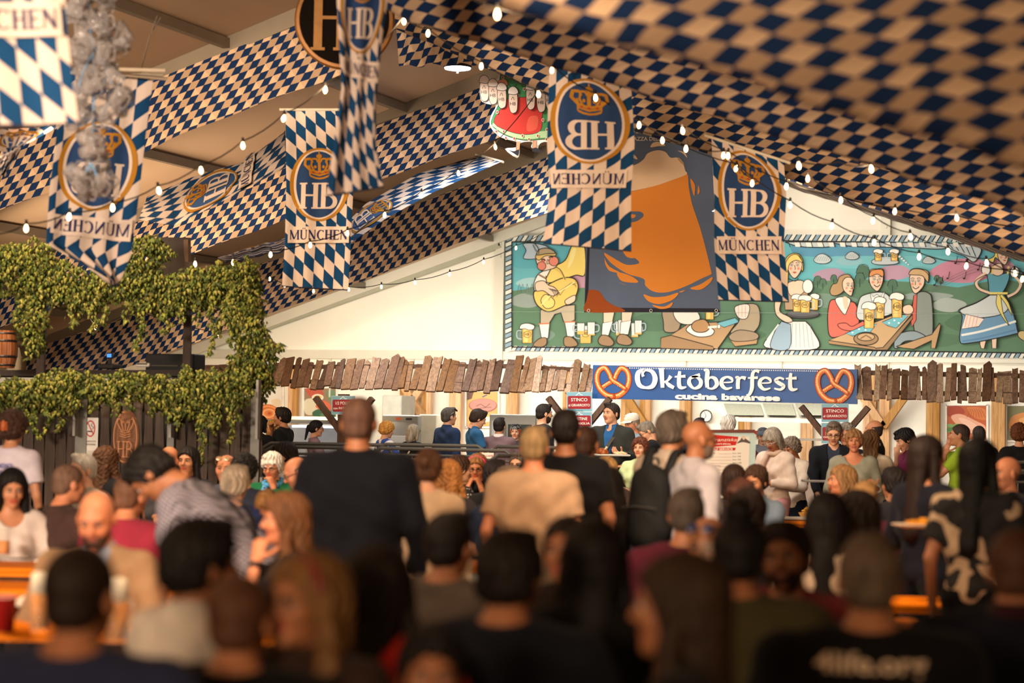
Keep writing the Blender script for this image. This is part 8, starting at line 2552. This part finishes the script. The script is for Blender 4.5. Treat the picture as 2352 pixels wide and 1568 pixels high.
pe(520, 1078, 18.0, 190, 'grey-haired man with spectacles on his head facing the camera', 'bald', '#8a7c70', 'r', '#40485a', 'm', arms=('table', 'table'), extra=sunglasses_on_head('#9a7a5a'))
pe(562, 1082, 17.0, 15, 'curly black-haired person in a dark tee left of the red tub', 'curly', '#120f0f', 'l', '#2c3140', 'm', arms=('table', 'table'), sc=.9)
pe(541, 1113, 15.5, 10, 'white-haired head between the gingham shirt and the curly black hair', 'thick', '#a4927e', 'l', '#232c50', 'm', arms=('table', 'table'), wide=1.1)
pe(625, 1072, 16.4, 195, 'elderly woman with white hair and round glasses in a green cardigan', 'pixie', '#cfc8c0', 'r', '#17603e', 'f', arms=('table', 'face'), sleeve='long', glasses='#3a2c22', pitch=14, extra=scarf('#4a94c8', 'dots', '#1c2c5a'))
pe(655, 1048, 18.0, 280, 'dark-haired young man behind the white-haired woman', 'thick', '#1e1512', 'm', '#c8c4c4', 'm', arms=('table', 'table'), pitch=16)
pe(682, 1086, 14.8, 262, 'bald man with glasses looking down in dark teal', 'bald', '#6a5444', 'r', '#173640', 'm', arms=('table', 'table'), glasses='#2c2018', pitch=28, sleeve='long')
pe(614, 1160, 13.6, 200, 'small child with tousled fair curls asleep against the teal sleeve', 'curly', '#8a6238', 'r', '#2c3350', 'm', arms=('table', 'table'), pitch=45, hs=.9, k=.72)
# middle group
pe(1056, 1078, 17.2, 60, 'brown-haired woman in a black top with dotted trim seen in profile', 'bun', '#3a241a', 'l', '#1a1a1e', 'f', arms=('table', 'table'), pat='dots', col2='#c8c0bc', sc=.5)
pe(1096, 1075, 17.0, 190, 'woman with a pink headband and dark glasses resting her chin on her hands', 'wavy', '#8a6038', 'r', '#1a1c20', 'f', arms=('face', 'face'), glasses='#14100e', pitch=12, extra=headband('#c8386a'))
pe(1030, 1098, 14.4, 20, 'woman with curly golden-brown hair right of the hair bun', 'longcurl', '#8a5a2c', 'l', '#2a262a', 'f', arms=('table', 'table'))
pe(1137, 1092, 15.6, 25, 'person with short black hair and black top before the headband woman', 'thick', '#181014', 'l', '#151517', 'f', arms=('table', 'table'), sleeve='long')
pe(1165, 1112, 14.6, 20, 'grey-haired head low beside the cream tee', 'short', '#5c4c40', 'm', '#1e2638', 'm', arms=('table', 'table'))
pe(1190, 1070, 17.5, 200, 'man with thin glasses peeping beside the white-haired man', 'short', '#4a4038', 'l', '#8c8478', 'm', arms=('table', 'table'), glasses='#16120f')
pe(1392, 1082, 17.6, 330, 'fair-haired child seated below the roast tray', 'thick', '#8a6a40', 'l', '#3c3034', 'f', arms=('table', 'table'), k=.9)
pe(1686, 1105, 15.4, 15, 'dark brown bobbed hair seen from behind at the foot of the price board', 'bob', '#24140e', 'l', '#2a2428', 'f', arms=('table', 'table'))
pe(1736, 1106, 15.4, 220, 'young woman in a blue shirt with pinned-up brown hair talking', 'bun', '#38241a', 'm', '#63748a', 'f', arms=('table', 'table'), sleeve='long', collar='#63748a', pitch=14, turn=-6)
pe(1934, 1105, 16.0, 265, 'woman with tan wavy hair in navy eating with her fingers', 'wavy', '#8a6844', 'r', '#1c2c4c', 'f', arms=('table', 'face'), sleeve='long')
pe(2052, 1112, 16.5, 340, 'dark head seated behind the tray of the woman in sage', 'thick', '#1c1618', 'm', '#2a2a34', 'm', arms=('table', 'table'))
pe(1988, 1146, 13.4, 30, 'small fair-haired child in a maroon top', 'short', '#a27c50', 'l', '#4e1c2c', 'm', arms=('table', 'table'), k=.88, wide=.9)
pe(2312, 1088, 15.2, 250, 'bald reddish-faced man half hidden by the floral dress', 'none', '#5a4a40', 'r', '#1c1e28', 'm', 'stand', ('down', 'down'), floor=-.2)
pe(1704, 1152, 12.8, 200, 'reddish forehead of a seated person between the price board and the top bun', 'short', '#3c2018', 't', '#3a2420', 'm', arms=('table', 'table'), pitch=30)
# standing figures in the middle
pe(400 - 50, 1090, 11.0, 282, 'dark-haired man in a gingham shirt bending over the table', 'thick', '#0e0b0a', 't', '#9a96a6', 'm', 'stand', ('down', 'down'), lean=46, pitch=62, pat='gingham', col2='#3c3844', sleeve='short', pants='#101014', wide=1.2, extra=strap('#141214', 1, .022), k=1.12)
pe(825, 972, 11.0, 8, 'tall bald broad man in a navy sweater standing with his back to the camera', 'buzz', '#5a4034', 't', '#070912', 'm', 'stand', ('down', 'down'), sleeve='long', wide=1.26, neck=-.01, hs=1.05, pants='#12141c', extra=None)
pe(985, 1078, 12.2, 12, 'woman in a beige blouse with a brown hair knot and a black bag strap', 'bun', '#4a2e1c', 'l', '#c4a88a', 'f', 'stand', ('down', 'down'), sleeve='long', extra=strap('#14100e', -1, .022), wide=1.05)
pe(1227, 1028, 12.4, 8, 'white-haired man in a cream tee standing with his back to the camera', 'short', '#8e7450', 'r', '#a98a6e', 'm', 'stand', ('down', 'down'), wide=1.12, pants='#6a5a4a')
pe(1345, 1020, 13.6, 15, 'man with close-cropped brown hair in a dark jacket behind the black tee', 'buzz', '#3a2418', 't', '#1c1614', 'm', 'stand', ('down', 'down'), sleeve='long', wide=1.02)
pe(1298, 990, 12.8, 5, 'dark-haired man in a black tee with a grey shoulder strap', 'short', '#140e0d', 't', '#0f0f11', 'm', 'stand', ('down', 'down'), wide=1.08, extra=strap('#3a3430', -1, .02))
pe(1605, 1010, 13.2, 70, 'bald man with glasses in a pale grey-blue shirt seen in profile', 'none', '#4a3a34', 't', '#a8a4ac', 'm', 'stand', ('down', 'down'), sleeve='long', glasses='#16120f', collar='#a8a4ac', wide=1.05, beard='#6a5a50')
pe(1545, 992, 13.6, 40, 'grey-haired man in a white shirt carrying a dark backpack', 'thick', '#564c44', 'm', '#b5a596', 'm', 'stand', ('down', 'down'), sleeve='long', wide=1.05, collar='#b5a596', pants='#8a9098', extra=backpack('#14171a'))
pe(2130, 1050, 11.9, 55, 'woman with long dark brown hair in a navy cardigan carrying a plate', 'long', '#1c110e', 't', '#0b0f1c', 'f', 'stand', ('tray', 'tray'), sleeve='long', pants='#0c1220', turn=15, neck=.02)
pe(2250, 1062, 10.6, 20, 'woman with straight black hair in a black dress with cream flowers', 'long', '#070606', 'm', '#0a0a0d', 'f', 'stand', ('down', 'down'), pat='floral', col2='#b39a7c', skirt=.34, pants='#0a0a0d', turn=30)
# nearer seated people
pe(28, 1122, 14.4, 160, 'woman with long black hair in a white jacket looking down', 'long', '#0e0a0a', 'm', '#cfc2bc', 'f', arms=('table', 'table'), sleeve='long', pitch=16, neck=.05)
pe(300, 1140, 13.0, 25, 'person in a raspberry tee bent at the table beyond the blazer', 'buzz', '#6a4a38', 'r', '#8c2a3c', 'm', arms=('table', 'table'), lean=14, wide=1.15)
pe(222, 1192, 10.21, 185, 'bald bearded man in a tan blazer looking down', 'none', '#4a3a30', 'r', '#8f7256', 'm', arms=('table', 'table'), sleeve='long', coat='#8a90a2', collar='#8a90a2', pitch=22, wide=1.12, beard='#4a3830')
pe(655, 1195, 10.66, 262, 'fair-haired woman in profile wearing a wrist watch beside the navy sweater', 'wavy', '#5e3c22', 'r', '#121216', 'f', arms=('face', 'face'), pitch=4, extra=watch(1))
pe(1900, 1195, 10.4, 15, 'woman with shoulder-length black hair in a cream blouse', 'long', '#15100e', 't', '#e6cbb0', 'f', arms=('table', 'table'), sleeve='long')
pe(1962, 1192, 10.9, 255, 'dark face of a woman turned toward the cream blouse', 'wavy', '#241a14', 't', '#17171a', 'f', arms=('table', 'table'))
pe(1577, 1183, 11.0, 12, 'grey-haired man in a maroon tee', 'short', '#4a4038', 't', '#4c1626', 'm', arms=('table', 'table'), wide=1.15)
pe(1718, 1182, 10.88, 12, 'brown-haired head behind the high top bun', 'thick', '#22140d', 't', '#1a1412', 'f', arms=('table', 'table'))
pe(1627, 1252, 9.55, 205, 'man with blue sunglasses on his bald head drinking', 'none', '#3a2a20', 't', '#2a1c1c', 'm', arms=('table', 'drink'), pitch=8, extra=sunglasses_on_head('#14244c'))
pe(1805, 1282, 8.21, 200, 'smiling bearded man in a maroon shirt with a pale scarf', 'quiff', '#20140f', 't', '#6a2a2c', 'm', arms=('table', 'table'), sleeve='long', coat='#8a5c48', beard='#2c1a12', wide=1.1, roll=6)
pe(1032, 1255, 8.55, 28, 'dark-haired man in a grey-brown tee seen from behind', 'short', '#120c0a', 't', '#4a3f37', 'm', arms=('table', 'table'), wide=1.18)
pe(1302, 1268, 8.21, 200, 'woman with an orange-lit face half hidden by the long black hair', 'pony', '#1a100b', 't', '#201612', 'f', arms=('table', 'table'))
pe(1700, 1278, 7.33, 15, 'woman with a high dark top bun in an olive tee', 'topbun', '#0f0b0a', 't', '#3c3720', 'f', arms=('table', 'table'), wide=1.28)
pe(1365, 1290, 6.88, 10, 'woman with very long black hair in a black sleeveless top with bare arms', 'long', '#0d0807', 't', '#0c0a0a', 'f', arms=('down', 'down'), sleeve='none', wide=1.0)
pe(1172, 1325, 6.55, 22, 'dark-haired man in a navy tee with glasses seen from behind', 'thick', '#130d0a', 't', '#10131c', 'm', arms=('table', 'table'), wide=1.15, glasses='#1a120e')
pe(870, 1362, 6.33, 20, 'woman with long dark brown hair in a red top', 'wavy', '#160d09', 't', '#b02412', 'f', arms=('table', 'table'), wide=1.0)
pe(462, 1300, 6.44, 55, 'dark-haired man in a pale grey-white shirt turned to the right', 'thick', '#0e0a08', 't', '#dcd3c8', 'm', arms=('table', 'table'), sleeve='long', collar='#dcd3c8', wide=1.15)
pe(1998, 1335, 5.94, 8, 'grey-haired man in a black tee with white printed letters', 'short', '#57483a', 't', '#08080a', 'm', arms=('table', 'table'), wide=1.2, extra=backprint('4life.org', '#c8b098', .05, 1.36, .29, None, -.150))
pe(2335, 1310, 5.66, 20, 'large man in a dark navy polo cut by the right picture edge', 'buzz', '#4a3020', 't', '#0e101c', 'm', arms=('table', 'table'), wide=1.25, collar='#2c1016')
pe(185, 1372, 5.44, 15, 'man with close-cropped dark hair in a navy tee in the lower left corner', 'buzz', '#20140d', 't', '#222842', 'm', arms=('table', 'table'), wide=1.2)
pe(552, 1428, 5.77, 12, 'shaven-headed man in a black tee at the bottom of the picture', 'buzz', '#4e3020', 't', '#070708', 'm', arms=('table', 'table'), wide=1.2)
pe(705, 1385, 5.88, 215, 'fair-haired woman with glasses facing the camera and long wavy hair', 'wavy', '#6a4a28', 't', '#2a1c16', 'f', arms=('table', 'table'), glasses='#2a1a12', turn=10, extra=headband('#7a2c2c'))
pe(1560, 1400, 5.44, 285, 'woman with long curly golden-brown hair in profile to the left', 'wavy', '#2a1b0f', 't', '#0d0b0a', 'f', arms=('table', 'table'))
pe(990, 1555, 5.33, 175, 'dark-haired child at the bottom edge of the picture', 'thick', '#0c0807', 't', '#1a1412', 'm', arms=('table', 'table'), k=.9)
